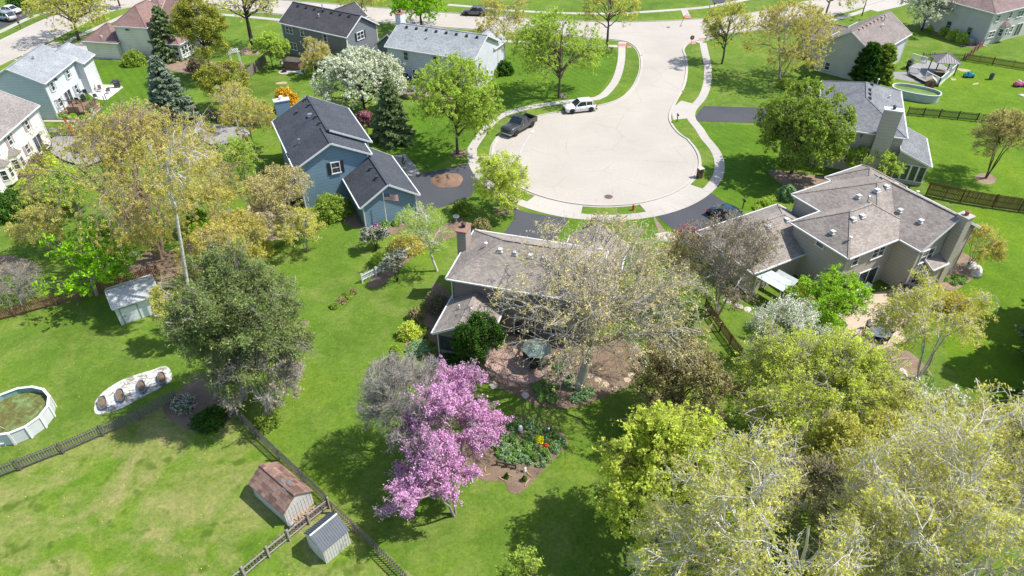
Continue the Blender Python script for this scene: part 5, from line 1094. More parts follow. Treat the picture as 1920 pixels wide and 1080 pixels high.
# small shrubs and perennials: a few shapes, copied
def sow(label, group, pts, R_, H, leaf, n, name='perennial', cat='plant', lsize=.07):
    ms = []
    for k in range(3): NTREE[0] += 1; ms.append(make_bush(R_, H, NTREE[0] * 5 + k, leaf, n, lsize=lsize, stems=5, rough=.22))
    for i, q in enumerate(pts):
        p = at(*q[:2]); s_ = q[2] if len(q) > 2 else random.uniform(.75, 1.25)
        root = thing(name, (p.x, p.y, 0), random.uniform(0, 6), label if isinstance(label, str) else label[i], cat, group); root.scale = (s_, s_, s_ * random.uniform(.85, 1.2))
        w, c = ms[i % 3]; link('branches', w, root); link('foliage', c, root)
rg = random.Random(4)
def scatter(poly, n, dmin):
    xs = [p[0] for p in poly]; ys = [p[1] for p in poly]; out = []; tries = 0
    while len(out) < n and tries < 6000:
        tries += 1; x, y = rg.uniform(min(xs), max(xs)), rg.uniform(min(ys), max(ys))
        if inside((x, y), poly) and all((x - a) ** 2 + ((y - b2) * 1.3) ** 2 > dmin ** 2 for a, b2 in out): out.append((x, y))
    return out
GB = [(925, 792), (953, 788), (990, 792), (1015, 798), (1042, 812), (1056, 826), (1054, 838), (1036, 856), (1014, 878), (985, 872), (945, 868), (935, 862), (925, 835), (918, 812)]
allp = scatter(GB, 95, 8.5); h1, h2 = allp[::2], allp[1::2]
sow('leafy green perennial clump in the round garden bed', 'green perennials in the round garden bed', h1, .25, .30, 'per', 420)
sow('blue green perennial clump in the round garden bed', 'blue green perennials in the round garden bed', h2, .24, .28, 'perb', 420)
sow('grey green hosta clump beside the big tree trunk', 'hostas around the big tree', scatter([(1060, 716), (1076, 705), (1080, 722), (1060, 742)], 6, 6) + scatter([(1064, 742), (1085, 735), (1110, 728), (1112, 745), (1085, 755), (1066, 752)], 11, 8), .28, .32, 'perb', 420)
sow('light green leafy clump in the bed below the brick patio', 'leafy clumps below the brick patio', scatter([(1003, 720), (1018, 714), (1050, 728), (1052, 750), (1030, 758), (1008, 748)], 18, 6) + scatter([(1040, 684), (1055, 680), (1058, 694), (1044, 700)], 4, 6), .26, .28, 'per', 360)
sow('low green clump in the bed beside the sunroom', 'clumps in the sunroom bed', scatter([(790, 610), (810, 625), (820, 665), (800, 670), (775, 655)], 16, 7), .26, .28, 'mid', 300)
sow('small green mound in the tan mulch island', 'green mounds in the mulch island', [(1700, 728), (1719, 730), (1736, 725), (1742, 712), (1733, 702)], .45, .42, 'per', 500)
sow('small green clump in the mulch by the tan house', 'green clumps in the tan house bed', [(1792, 522), (1802, 530), (1808, 522), (1788, 533), (1771, 524)], .40, .35, 'per', 420)
sow('small bright green shrub in front of the brown deck', 'small shrubs below the brown deck', [(87, 221, 1.5), (112, 221), (125, 221), (139, 221), (155, 222)], .42, .5, 'lime', 500, name='shrub', cat='shrub', lsize=.1)
sow(['yellow green ball shrub below the nearer bay window of the ivory house', 'yellow green ball shrub at the far corner of the ivory house', 'yellow green ball shrub at the near end of the ivory house wall'], 'ball shrubs along the ivory house', [(63, 325, 1.2), (95, 308, 1.1), (48, 345)], .95, 1.0, 'yellow', 1600, name='shrub', cat='shrub', lsize=.12)
sow(['brown ball shrub between the two bay windows of the ivory house', 'small brown ball shrub next to the further bay window', 'largest brown ball shrub by the grey deck corner'], 'brown shrubs along the ivory house', [(50, 332, .8), (66, 315, .7), (75, 308, 1.1)], .95, 1.1, 'purple', 1600, name='shrub', cat='shrub', lsize=.12)
sow(['small shrub at the far end of the light grey corner house wall', 'second small shrub from the far end of the corner house wall', 'third small shrub from the far end of the corner house wall', 'small shrub nearest the air conditioner of the corner house'], 'shrubs along the light grey corner house', [(1748, 56), (1767, 65), (1786, 74), (1802, 80)], 1.0, 1.5, 'spring', 1500, name='shrub', cat='shrub', lsize=.2)
sow(['second green shrub from the drive in the tan house entry bed', 'third green shrub from the drive in the tan house entry bed', 'green shrub nearest the lawn in the tan house entry bed', 'green shrub nearest the drive in the tan house entry bed'], 'shrubs in the tan house entry bed', [(1430, 385), (1442, 378), (1453, 372), (1420, 392)], .6, .6, 'spring', 700, name='shrub', cat='shrub', lsize=.12)
put_bush('bright yellow flowering clump in the round garden bed', (1011, 828), 9, .5, 'yflower', name='perennial', cat='plant', n=1100, lsize=.08)
put_bush('small yellow flowers at the upper end of the garden bed', (946, 806), 3, .3, 'yflower', name='perennial', cat='plant', n=160, lsize=.07)
LF['red'] = leafy('red_tulips', (.6, .06, .03), (.7, .12, .05), .2); put_bush('red tulips beside the yellow flowering clump', (1025, 840), 5, .35, 'red', name='tulips', cat='plant', n=60, lsize=.13)
for k, (px, py) in enumerate(((950, 896), (983, 901))): put_bush(['small dwarf spruce seedling nearest the redbud', 'small dwarf spruce seedling nearest the garden bed edge'][k], (px, py), 4, .5, 'dark', name='dwarf_spruce', n=420, lsize=.08)
# ------------------------------------------------------------------ fences
PK = {}
def fence(label, pts, H, mat, sp=.15, pw=.09, post_every=2.4, name='picket_fence', solid=False, flip=1, group=None, z0=.05, postmat=None, world=False, topped=True):
    path = pts if world else W(pts); o0 = path[0]; root = thing(name, (o0.x, o0.y, 0), 0, label, 'fence', group)
    key = (H, mat.name, pw, topped)
    if key not in PK:
        m = MB(); m.prism([(-pw / 2, -.011), (pw / 2, -.011), (pw / 2, .011), (-pw / 2, .011)], z0, H - (pw * .6 if topped else 0))
        if topped: m.add([(-pw / 2, -.011, H - pw * .6), (pw / 2, -.011, H - pw * .6), (0, -.011, H), (-pw / 2, .011, H - pw * .6), (pw / 2, .011, H - pw * .6), (0, .011, H)], [(0, 1, 2), (5, 4, 3), (1, 4, 5, 2), (3, 0, 2, 5)])
        PK[key] = m.mesh('picket', mat)
        q = MB(); q.box((0, 0, (H + .1) / 2), (.11, .11, H + .1)); q.lathe([(.09, H + .1), (.02, H + .17)], 4); PK[key, 'p'] = q.mesh('post', postmat or mat)
    for a, b2 in zip(path[:-1], path[1:]):
        d = b2 - a; L = d.length; an = math.atan2(d.y, d.x); n = Vector((-d.y, d.x, 0)).normalized() * flip; nb = max(1, round(L / post_every)); k = max(1, int(L / sp))
        for i in range(k):
            p = a + d * ((i + .5) / k); q = link('picket', PK[key], root); q.location = (p.x - o0.x + n.x * .05, p.y - o0.y + n.y * .05, random.uniform(-.015, .015)); q.rotation_euler = (0, random.uniform(-.012, .012), an)
        for i in range(nb + 1):
            p = a + d * (i / nb) - o0; q = link('post', PK[key, 'p'], root); q.location = (p.x - n.x * .06, p.y - n.y * .06, 0); q.rotation_euler = (0, 0, an)
            if i < nb:
                e = a + d * ((i + 1) / nb) - o0
                for zz in ((.28, H * .8) if H < 1.4 else (.25, H * .5, H - .25)):
                    MB().bar((p.x, p.y, zz), (e.x, e.y, zz), .04, .09).build('rail', postmat or mat, root)
    return root
M_PK = plain('weathered_picket', (.27, .235, .20), .85, var=.35, sc=5); M_PKD = plain('dark_weathered_picket', (.16, .145, .13), .85, var=.35, sc=5); M_PKW = plain('white_picket', (.66, .68, .68), .6)
M_PKR = plain('red_brown_picket', (.25, .12, .08), .85, var=.25, sc=5)
fence('dark weathered picket fence along the dry lawn below the round pool', [(-25, 905), (40, 881), (120, 850), (195, 817), (262, 788), (332, 752)], 1.15, M_PKD, .17, .10)
fence('weathered picket fence running diagonally beside the brown roofed shed', [(432, 768), (480, 820), (525, 862), (570, 905), (618, 950)], 1.35, M_PKD, .175, .085)
fence('weathered open picket fence continuing down to the bottom edge', [(626, 960), (665, 996), (710, 1040), (765, 1095)], 1.2, M_PKD, .2, .07, group=None)
fence('weathered picket fence with pale double rails between the two sheds', [(618, 952), (580, 982), (543, 1013), (505, 1044), (460, 1082), (430, 1105)], 1.15, M_PKD, .2, .09, flip=-1, postmat=plain('pale_rail_wood', (.36, .32, .28), .85, var=.2, sc=5))
fence('red brown picket fence at the left edge behind the maple', [(-20, 606), (30, 593), (107, 572), (190, 549), (300, 517)], 1.2, M_PKR, .15, .10)
fence('tall brown board fence behind the tan house lawn', [(1735, 366), (1800, 380), (1860, 390), (1960, 404)], 1.75, M_WOODB, .14, .11)
fence('dark picket fence between the two right hand lawns', [(1700, 216), (1760, 221), (1830, 228), (1900, 238)], 1.25, M_WOODD, .16, .09)
fence('dark brown picket fence beyond the toy cars', [(1809, 114), (1860, 122), (1935, 134)], 1.25, M_WOODB, .16, .09)
fence('red brown fence stub running up to the corner house', [(1809, 114), (1824, 101), (1840, 88)], 1.2, M_PKR, .16, .1)
fence('grey split board fence behind the gazebo', [(1806, 113), (1770, 112), (1728, 111)], 1.1, M_WOOD, .3, .1)
fence('tall grey board fence beside the golden pines', [(500, 119), (478, 137), (457, 158), (433, 177), (412, 196)], 1.7, M_WOOD, .16, .15, topped=False)
fence('tall dark board fence behind the pond deck', [(396, 229), (425, 231), (455, 235), (490, 240)], 1.8, plain('charcoal_fence', (.10, .09, .085), .85), .16, .15, topped=False)
fence('white picket fence beside the lilac shrubs', [(679, 530), (705, 517), (733, 499), (775, 474)], 1.0, M_PKW, .15, .09)
fence('short white picket railing at the corner of the blue garage', [(781, 394), (790, 405), (801, 420)], 1.0, M_PKW, .15, .07)
fence('brown picket fence right of the big bare tree', [(1322, 580), (1350, 622), (1388, 674)], 1.2, M_WOODB, .16, .1)
fence('white slatted fence beside the small pond deck, longer of the two', [(381, 232), (372, 252), (364, 272), (356, 292)], 1.25, M_PKW, .12, .1, topped=False)
fence('white slatted fence beside the small pond deck, shorter of the two', [(364, 272), (385, 270)], 1.2, M_PKW, .2, .07, topped=False)
fence('low rustic twig trellis in the round garden bed', [(932, 871), (950, 875), (967, 878)], .45, M_WOODD, .13, .03, .5, name='garden_trellis')
# ------------------------------------------------------------------ pools
def fit_circle(P):
    A = np.array([[p.x, p.y, 1] for p in P]); b_ = np.array([-(p.x ** 2 + p.y ** 2) for p in P]); s_, *_r = np.linalg.lstsq(A, b_, rcond=None)
    cx, cy = -s_[0] / 2, -s_[1] / 2; return cx, cy, math.sqrt(cx * cx + cy * cy - s_[2])
wz = 1.22
cx, cy, pr_ = fit_circle([at(x, y, wz) for x, y in ((0, 743), (18.5, 731), (52, 724), (81.5, 729), (91, 744), (85, 767), (63, 792), (31, 810), (0, 815.5))])
pool = thing('swimming_pool', (cx, cy, 0), 0, 'round above ground pool with white walls and murky green water at the left edge', 'pool')
N = 14; a0 = .18
ring = lambda r_: [(r_ * math.cos(a0 + 2 * math.pi * k / N), r_ * math.sin(a0 + 2 * math.pi * k / N)) for k in range(N)]
M_POOLW = plain('pool_wall_white', (.60, .62, .63), .4, var=.06); M_LINER = plain('pool_liner_blue', (.10, .25, .45), .5); M_LINER2 = plain('pool_liner_aqua', (.20, .34, .29), .5)
tw = NT('murky_water'); tw.col(tw.ramp(tw.noise(1.1, 8, dist=1.5, rough=.65), [(.28, (.085, .065, .03)), (.45, (.13, .12, .035)), (.58, (.15, .20, .06)), (.75, (.24, .35, .20))])); tw.rough(.06); tw.b.inputs['IOR'].default_value = 1.33; MATS['murky_water'] = tw.m
ro, ri = ring(pr_), ring(pr_ - .05)
m = MB()
for k in range(N): m.face([(*ro[k], .02), (*ro[(k + 1) % N], .02), (*ro[(k + 1) % N], wz), (*ro[k], wz)])
m.build('wall', M_POOLW, pool)
m = MB(); m2 = MB()
for k in range(N):
    m.face([(*ri[k], wz - .12), (*ri[(k + 1) % N], wz - .12), (*ri[(k + 1) % N], wz), (*ri[k], wz)][::-1]); m2.face([(*ri[k], .5), (*ri[(k + 1) % N], .5), (*ri[(k + 1) % N], wz - .12), (*ri[k], wz - .12)][::-1])
m.build('liner_band', M_LINER, pool); m2.build('liner', M_LINER2, pool)
MB().prism(ri, .66, .70).build('water', MATS['murky_water'], pool)
r1_, r2_ = ring(pr_ + .07), ring(pr_ - .13)
for k in range(N):
    k2 = (k + 1) % N; MB().add([(*r1_[k], wz), (*r1_[k2], wz), (*r2_[k2], wz), (*r2_[k], wz), (*r1_[k], wz + .05), (*r1_[k2], wz + .05), (*r2_[k2], wz + .05), (*r2_[k], wz + .05)], [(0, 1, 5, 4), (1, 2, 6, 5), (2, 3, 7, 6), (3, 0, 4, 7), (4, 5, 6, 7)]).build('top_rail', M_WHITE, pool)
    MB().box((ro[k][0] * 1.02, ro[k][1] * 1.02, wz / 2), (.07, .16, wz), a0 + 2 * math.pi * k / N).build('upright', M_WHITE, pool)
lad = thing('pool_ladder', tuple(at(4, 838)[:2]) + (0,), R(20), 'white ladder with steps leaning at the round pool', 'ladder')
for s_ in (-.25, .25): MB().tube([(s_, 0, 0), (s_, .3, 1.3), (s_, .5, 1.7), (s_, .8, 1.3), (s_, 1.1, .75)], .025).build('ladder_rail', M_WHITE, lad)
for k in range(4): MB().box((0, .08 + k * .075, .3 + k * .3), (.5, .16, .04)).build('step', M_WHITE, lad)
# oval pool
c0 = at(1719, 168, 1.2); pool = thing('swimming_pool', (c0.x, c0.y, 0), R(-32), 'oval above ground pool with pale steel wall and green water beside the deck', 'pool')
def oval(a, b_, n=28): return [(math.copysign(abs(math.cos(t)) ** .8, math.cos(t)) * a, math.copysign(abs(math.sin(t)) ** .8, math.sin(t)) * b_) for t in [2 * math.pi * k / n for k in range(n)]]
m = MB(); O1, O2, O3 = oval(3.3, 1.75), oval(3.25, 1.70), oval(3.42, 1.87)
for k in range(28):
    q = (k + 1) % 28; m.face([(*O1[k], 0.02), (*O1[q], 0.02), (*O1[q], 1.2), (*O1[k], 1.2)]); m.face([(*O2[q], .5), (*O2[k], .5), (*O2[k], 1.2), (*O2[q], 1.2)])
m.build('wall', plain('pale_pool_wall', (.42, .47, .47), .5, var=.15, sc=3), pool)
m = MB()
for k in range(28):
    q = (k + 1) % 28; m.add([(*O3[k], 1.2), (*O3[q], 1.2), (*O2[q], 1.2), (*O2[k], 1.2), (*O3[k], 1.25), (*O3[q], 1.25), (*O2[q], 1.25), (*O2[k], 1.25)], [(0, 1, 5, 4), (2, 3, 7, 6), (4, 5, 6, 7)])
m.build('top_rail', M_POOLW, pool)
MB().prism(O2, .8, .84).build('water', plain('green_water', (.16, .24, .045), .08, var=.2, sc=.8), pool)
# ------------------------------------------------------------------ vehicles
GLS = plain('car_glass', (.02, .028, .035), .05, var=.1, spec=1.0)
def paint(name, c, metal=.0, rough=.22):
    t = NT(name); t.col(c); t.rough(rough); t.b.inputs['Metallic'].default_value = metal; t.b.inputs['Coat Weight'].default_value = .6; t.b.inputs['Coat Roughness'].default_value = .06; MATS[name] = t.m; return t.m
LAMP = plain('headlight_glass', (.6, .62, .65), .1); TAIL = plain('tail_light_red', (.45, .02, .02), .2); CHROME = plain('chrome', (.6, .6, .6), .12, metal=1)
def loft(sections, ring_fn, name, mat, parent, smooth=True, cap=True):
    m = MB(); rings = [ring_fn(*s_) for s_ in sections]; n = len(rings[0])
    for r_ in rings: m.v += r_
    for i in range(len(rings) - 1):
        for k in range(n): m.f.append([i * n + k, (i + 1) * n + k, (i + 1) * n + (k + 1) % n, i * n + (k + 1) % n])
    if cap: m.f.append(list(range(n))); m.f.append([(len(rings) - 1) * n + k for k in range(n)][::-1])
    o = m.build(name, mat, parent); me = o.data
    for p in me.polygons: p.use_smooth = smooth
    return o
def vehicle(kind, front_px, rear_px, color, label, name, width=1.9, L=4.7, near=True, z=.02, world=None):
    """front_px / rear_px: ground contact of the two wheels on the side facing the camera"""
    a, b_ = at(*front_px), at(*rear_px); d = (a - b_).normalized(); mid = (a + b_) / 2; n = Vector((-d.y, d.x, 0))
    if n.y < 0: n = -n
    c = mid + n * (width / 2 - .1); rt = thing(name, (c.x, c.y, z), math.atan2(d.y, d.x), label, 'car' if kind != 'truck' else 'pickup truck')
    w2 = width / 2; wb = {'truck': 1.82, 'suv': 1.42, 'sedan': 1.38}[kind]; wr = {'truck': .42, 'suv': .37, 'sedan': .33}[kind]; Lh = L / 2
    belt = {'truck': 1.22, 'suv': 1.02, 'sedan': .90}[kind]; top = {'truck': 1.93, 'suv': 1.65, 'sedan': 1.45}[kind]; bot = {'truck': .48, 'suv': .28, 'sedan': .22}[kind]
    def ring(x, w, zb, zt, cr): return [(x, -w, zb), (x, -w * 1.0, zb + (zt - zb) * .55), (x, -w * .965, zt - .07), (x, -w * .86, zt), (x, 0, zt + cr), (x, w * .86, zt), (x, w * .965, zt - .07), (x, w, zb + (zt - zb) * .55), (x, w, zb)]
    if kind == 'truck':
        hood = belt + .06; secs = [(Lh, w2 * .88, bot + .1, hood - .22, .0), (Lh - .08, w2 * .95, bot, hood - .08, .02), (Lh - .6, w2 * .98, bot, hood, .05), (1.05, w2, bot, hood + .05, .05), (.9, w2, bot, belt + .04, .02), (-.95, w2, bot, belt + .02, .0), (-1.0, w2, bot, belt, 0)]
        loft(secs, ring, 'body', color, rt)
        b2 = MB()
        for s_ in (-1, 1): b2.box((-1.0 - (Lh - 1.0) / 2, s_ * (w2 - .09), (bot + belt) / 2 + .04), (Lh - 1.0, .18, belt - bot + .02))
        b2.box((-Lh + .06, 0, (bot + belt) / 2 + .02), (.12, width - .36, belt - bot - .04)); b2.box((-1.08, 0, (bot + belt) / 2), (.12, width - .36, belt - bot - .02)); b2.box((-1.0 - (Lh - 1.0) / 2, 0, bot + .12), (Lh - 1.0, width - .34, .2)); b2.build('bed', color, rt)
        MB().box((-1.0 - (Lh - 1.0) / 2, 0, bot + .25), (Lh - 1.3, width - .4, .03)).build('bed_liner', M_RUBBER, rt)
        cab = [(.92, w2 * .93, belt, .0), (.30, w2 * .80, top, .0), (-.70, w2 * .80, top + .01, 0), (-.96, w2 * .92, belt, 0)]
    else:
        hl = {'suv': (.84, .98), 'sedan': (.72, .86)}[kind]
        secs = [(Lh, w2 * .70, bot + .12, hl[0] - .12, 0), (Lh - .12, w2 * .86, bot, hl[0], .02), (Lh - .55, w2 * .96, bot, hl[0] + .07, .05), (Lh - 1.25, w2, bot, hl[1], .05), (.0, w2, bot, belt, .0), (-Lh + 1.0, w2, bot, belt + .03, 0), (-Lh + .25, w2 * .94, bot, belt + .02, .0), (-Lh, w2 * .80, bot + .14, belt - .18, 0)]
        loft(secs, ring, 'body', color, rt)
        rear = -Lh + (.22 if kind == 'suv' else .75); cab = [(Lh - 1.35, w2 * .92, belt - .03, 0), (Lh - 2.15, w2 * .76, top - .02, 0), (-.3, w2 * .78, top, 0), (-Lh + (.75 if kind == 'suv' else 1.4), w2 * .76, top - .07, 0), (rear, w2 * .84, belt, 0)]
    # glass house: side panes, windscreen, rear pane; pillars and roof in body colour
    xs = [c_[0] for c_ in cab]; lo = belt - .04
    gm = MB(); pl = MB(); f0, f1 = cab[0], cab[1]; r0_, r1_ = cab[-1], cab[-2]
    gm.face([(f0[0], -f0[1], f0[2]), (f0[0], f0[1], f0[2]), (f1[0], f1[1], f1[2]), (f1[0], -f1[1], f1[2])]); gm.face([(r0_[0], r0_[1], r0_[2]), (r0_[0], -r0_[1], r0_[2]), (r1_[0], -r1_[1], r1_[2]), (r1_[0], r1_[1], r1_[2])])
    for s_ in (-1, 1):
        poly = [(f0[0], s_ * f0[1], lo)] + [(c_[0], s_ * c_[1], c_[2]) for c_ in cab[1:-1]] + [(r0_[0], s_ * r0_[1], lo)]
        gm.face(poly if s_ > 0 else poly[::-1])
        for p1, p2 in ((0, 1), (-1, -2)):
            A_2, B_2 = cab[p1], cab[p2]; pl.bar((A_2[0], s_ * (A_2[1] + .01), A_2[2]), (B_2[0], s_ * (B_2[1] + .01), B_2[2]), .07, .06)
        xm = (f1[0] + r1_[0]) / 2; pl.bar((xm, s_ * w2 * .93, belt), (xm, s_ * w2 * .80, top - .02), .08, .05)
        if kind == 'suv': pl.bar((xm - .95, s_ * w2 * .93, belt), (xm - .95, s_ * w2 * .80, top - .04), .12, .05)
        for p1, p2 in zip(cab[1:-2], cab[2:-1]): pl.bar((p1[0], s_ * (p1[1] + .005), p1[2]), (p2[0], s_ * (p2[1] + .005), p2[2]), .07, .07)
    gm.build('windows', GLS, rt); pl.build('pillar', color, rt)
    rf = MB()
    for p1, p2 in zip(cab[1:-2], cab[2:-1]): rf.add([(p1[0], -p1[1], p1[2] + .01), (p1[0], 0, p1[2] + .06), (p1[0], p1[1], p1[2] + .01), (p2[0], -p2[1], p2[2] + .01), (p2[0], 0, p2[2] + .06), (p2[0], p2[1], p2[2] + .01)], [(0, 1, 4, 3), (1, 2, 5, 4)])
    rf.build('roof_panel', GLS if kind == 'truck' and False else color, rt, True)
    if 'wh' not in VC or True:
        ty = MB().lathe([(wr * .62, -.11), (wr * .96, -.115), (wr, -.08), (wr, .08), (wr * .96, .115), (wr * .62, .11)], 20).mesh('tyre', M_RUBBER, False); rm_ = MB().lathe([(wr * .64, -.105), (wr * .5, -.09), (.08, -.10), (.05, .1), (wr * .64, .105)], 10).mesh('rim', CHROME if kind != 'truck' else M_STEEL)
    for sx in (-1, 1):
        for sy in (-1, 1):
            hub = link('wheel', ty, rt); hub.location = (sx * wb if kind != 'truck' else (wb if sx > 0 else -wb), sy * (w2 - .10), wr); hub.rotation_euler = (R(90) * (1 if sy > 0 else -1), 0, 0); link('rim', rm_, hub)
            MB().tube([(sx * wb + (wr + .05) * math.cos(t), sy * (w2 + .0), wr + (wr + .05) * math.sin(t)) for t in [math.pi * i / 8 for i in range(9)]], .035, 5).build('wheel_arch', M_DARK, rt)
    for s_ in (-1, 1):
        MB().box((Lh - .14, s_ * w2 * .68, hl[0] - .12 if kind != 'truck' else belt - .22), (.22, .34, .16)).build('headlight', LAMP, rt)
        MB().box((-Lh + .06, s_ * (w2 - .14), belt - .2), (.14, .22, .34 if kind == 'truck' else .2)).build('tail_light', TAIL, rt)
        MB().box((cab[0][0] - .25, s_ * (w2 + .12), belt + .08), (.14, .22, .16)).build('wing_mirror', color if kind != 'truck' else CHROME, rt)
        for hx in (.25, -.75): MB().box((hx, s_ * (w2 + .012), belt - .2), (.18, .03, .03)).build('door_handle', CHROME, rt)
    MB().box((Lh - .02, 0, bot + .32 if kind != 'truck' else belt - .3), (.1, width * .5, .22 if kind != 'truck' else .36)).build('grille', M_DARK, rt)
    MB().box((Lh + .01, 0, bot + .06), (.16, width * .92, .18)).build('front_bumper', M_DARK if kind != 'truck' else M_STEEL, rt); MB().box((-Lh - .01, 0, bot + .08), (.16, width * .9, .18)).build('rear_bumper', M_DARK if kind != 'truck' else M_STEEL, rt)
    MB().box((0, 0, bot - .02), (L - 1.0, width * .8, .12)).build('underbody', M_DARK, rt)
    if kind == 'suv':
        for s_ in (-1, 1): MB().bar((.45, s_ * w2 * .68, top + .07), (-1.35, s_ * w2 * .68, top + .05), .035).build('roof_rail', M_STEEL, rt)
    return rt
vehicle('truck', (965, 257), (1000, 237), paint('dark_grey_metallic', (.085, .088, .095), .6, .3), 'dark grey crew cab pickup truck parked at the kerb of the round street', 'pickup_truck', 2.03, 5.9)
vehicle('suv', (1072, 214), (1108, 210), paint('white_car_paint', (.78, .78, .78)), 'white sport utility car parked just right of the pickup truck', 'parked_car', 1.9, 4.7)
vehicle('suv', (875, 30), (901, 31), paint('bronze_grey_paint', (.14, .13, .13), .5, .3), 'bronze grey sport utility car parked on the top street', 'parked_car', 1.85, 4.6)
vehicle('sedan', (1372, 424), (1345, 412), paint('dark_blue_paint', (.03, .06, .10), .4, .2), 'dark blue car on the tan house driveway behind the twiggy tree', 'parked_car', 1.85, 4.8)
vehicle('suv', (-6, 38), (17, 42), paint('silver_paint', (.48, .50, .52), .5, .3), 'silver sport utility car on the asphalt drive at the top left corner', 'parked_car', 1.85, 4.6)
vehicle('sedan', (-2, 26), (26, 28), MATS['white_car_paint'], 'white saloon car behind the silver car at the top left corner', 'parked_car', 1.85, 4.8)
# ------------------------------------------------------------------ street furniture
def place(name, px, label, cat, rz=0, z=0, group=None): p = at(px[0], px[1], z); return thing(name, (p.x, p.y, z), rz, label, cat, group)
M_HYD = plain('hydrant_red', (.50, .06, .03), .4)
h = place('fire_hydrant', (1187, 394), 'small red fire hydrant on the grass island', 'fire hydrant')
MB().lathe([(.16, 0), (.16, .06), (.11, .08), (.11, .5), (.14, .52), (.13, .58), (.09, .68), (.03, .72)], 12).build('barrel', M_HYD, h)
for d_ in ((.16, 0), (-.16, 0), (0, -.17)): MB().tube([(0, 0, .42), (d_[0], d_[1], .42)], .06, 8).build('nozzle', M_HYD, h)
MB().lathe([(.03, .70), (.03, .80)], 6).build('cap_nut', M_HYD, h)
h = place('mailbox_pillar', (1311, 333), 'brown brick mailbox pillar with pale stone cap on the kerb', 'mailbox', R(20))
for k in range(12):
    for i, (x_, y_) in enumerate(((-.15, 0), (.15, 0))): MB().box((x_ * (1 if k % 2 else .0) + (0 if k % 2 else x_), y_, .05 + k * .1), (.28, .56, .09)).build('brick', plain('dark_brown_brick', (.13, .075, .05), .85, var=.3, sc=6), h)
MB().box((0, 0, 1.27), (.68, .68, .1)).build('cap', M_BOULDER, h); MB().box((0, -.29, .95), (.24, .05, .22)).build('mailbox_door', M_DARK, h)
def mailbox(px, label):
    h = place('mailbox', px, label, 'mailbox', R(180)); MB().box((0, 0, .5), (.1, .1, 1.0)).build('post', M_WOODD, h)
    m = MB(); m.tube([(0, -.25, 1.12), (0, .25, 1.12)], .11, 10); m.box((0, 0, 1.06), (.22, .5, .12)); m.build('box', M_DARK, h); MB().box((.13, .05, 1.2), (.02, .1, .06)).build('flag', M_HYD, h)
mailbox((1269, 229), 'dark mailbox on a post at the apron of the grey house drive'); mailbox((39, 53), 'dark mailbox at the far kerb of the curving street'); mailbox((1338, 17), 'dark mailbox beside the top street lamp'); mailbox((1392, 391), 'small dark mailbox near the dark blue car')
def manhole(px, label, r_=.36): o = place('manhole_cover', px, label, 'manhole', 0, .020); MB().lathe([(r_ + .06, 0), (r_ + .06, .008)], 24).build('rim', M_KERB, o); MB().lathe([(r_, .006), (r_, .016)], 24).build('lid', plain('rusty_iron', (.14, .085, .06), .7, var=.3, sc=6), o)
manhole((1141, 369), 'rusty manhole cover near the bottom kerb of the round street', .5); manhole((1253, 51), 'small manhole cover in the middle of the top junction'); manhole((1201, 104), 'small iron inlet at the left kerb of the street stem', .25); manhole((1281, 171), 'small iron inlet at the right kerb of the street stem', .25)
# stop sign (octagon with STOP)
h = place('stop_sign', (1294, 96), 'red octagonal stop sign on a thin post beside the right kerb', 'stop sign', R(5))
MB().box((0, .03, 1.05), (.06, .04, 2.1)).build('post', M_STEEL, h)
oc = [(.38 * math.cos(R(22.5 + 45 * k)) / math.cos(R(22.5)), .38 * math.sin(R(22.5 + 45 * k)) / math.cos(R(22.5))) for k in range(8)]
def plate(poly, y0, y1, zc): m = MB(); n = len(poly); m.add([(x_, y0, zc + z_) for x_, z_ in poly] + [(x_, y1, zc + z_) for x_, z_ in poly], [list(range(n)), [n + k for k in range(n)][::-1]] + [[k, n + k, n + (k + 1) % n, (k + 1) % n] for k in range(n)]); return m
plate(oc, 0, .01, 2.35).build('border', M_WHITE, h); plate([(x_ * .93, z_ * .93) for x_, z_ in oc], -.006, -.001, 2.35).build('plate', plain('sign_red', (.42, .03, .05), .4), h)
tx = bpy.data.curves.new('lettering', 'FONT'); tx.body = 'STOP'; tx.size = .30; tx.align_x = 'CENTER'; tx.align_y = 'CENTER'; tx.extrude = .002; tx.materials.append(M_WHITE)
o = link('lettering', tx); bpy.context.view_layer.update(); _me = bpy.data.meshes.new_from_object(o.evaluated_get(bpy.context.evaluated_depsgraph_get())); bpy.data.objects.remove(o); o = link('lettering', _me, h); o.location = (0, -.011, 2.35); o.rotation_euler = (R(90), 0, 0)
def lamp(base, head, zt, label):
    b_ = at(*base); hd = at(head[0], head[1], zt); h = thing('street_lamp', (b_.x, b_.y, 0), 0, label, 'street lamp'); d = hd - b_; pts = []
    M_AL = plain('lamp_grey_metal', (.45, .47, .48), .4)
    pts = [(0, 0, 0), (0, 0, zt * .72), (d.x * .06, d.y * .06, zt * .86), (d.x * .28, d.y * .28, zt * .955), (d.x * .6, d.y * .6, zt * .99), (d.x, d.y, zt)]
    MB().tube(pts, [.10, .075, .065, .05, .045, .04], 8).build('pole', M_AL, h); MB().lathe([(.18, 0), (.18, .12), (.11, .2)], 10).build('base', M_KERB, h)
    MB().box((d.x, d.y, zt), (.62, .26, .13), math.atan2(d.y, d.x)).build('lamp_head', M_GUTTER, h); MB().box((d.x, d.y, zt - .075), (.45, .2, .03), math.atan2(d.y, d.x)).build('lens', LAMP, h)
lamp((969, 392), (998, 247), 7.2, 'tall curved street lamp leaning over the round street'); lamp((1329, 24), (1338, -30), 7.5, 'pale street lamp on the far parkway at the top')
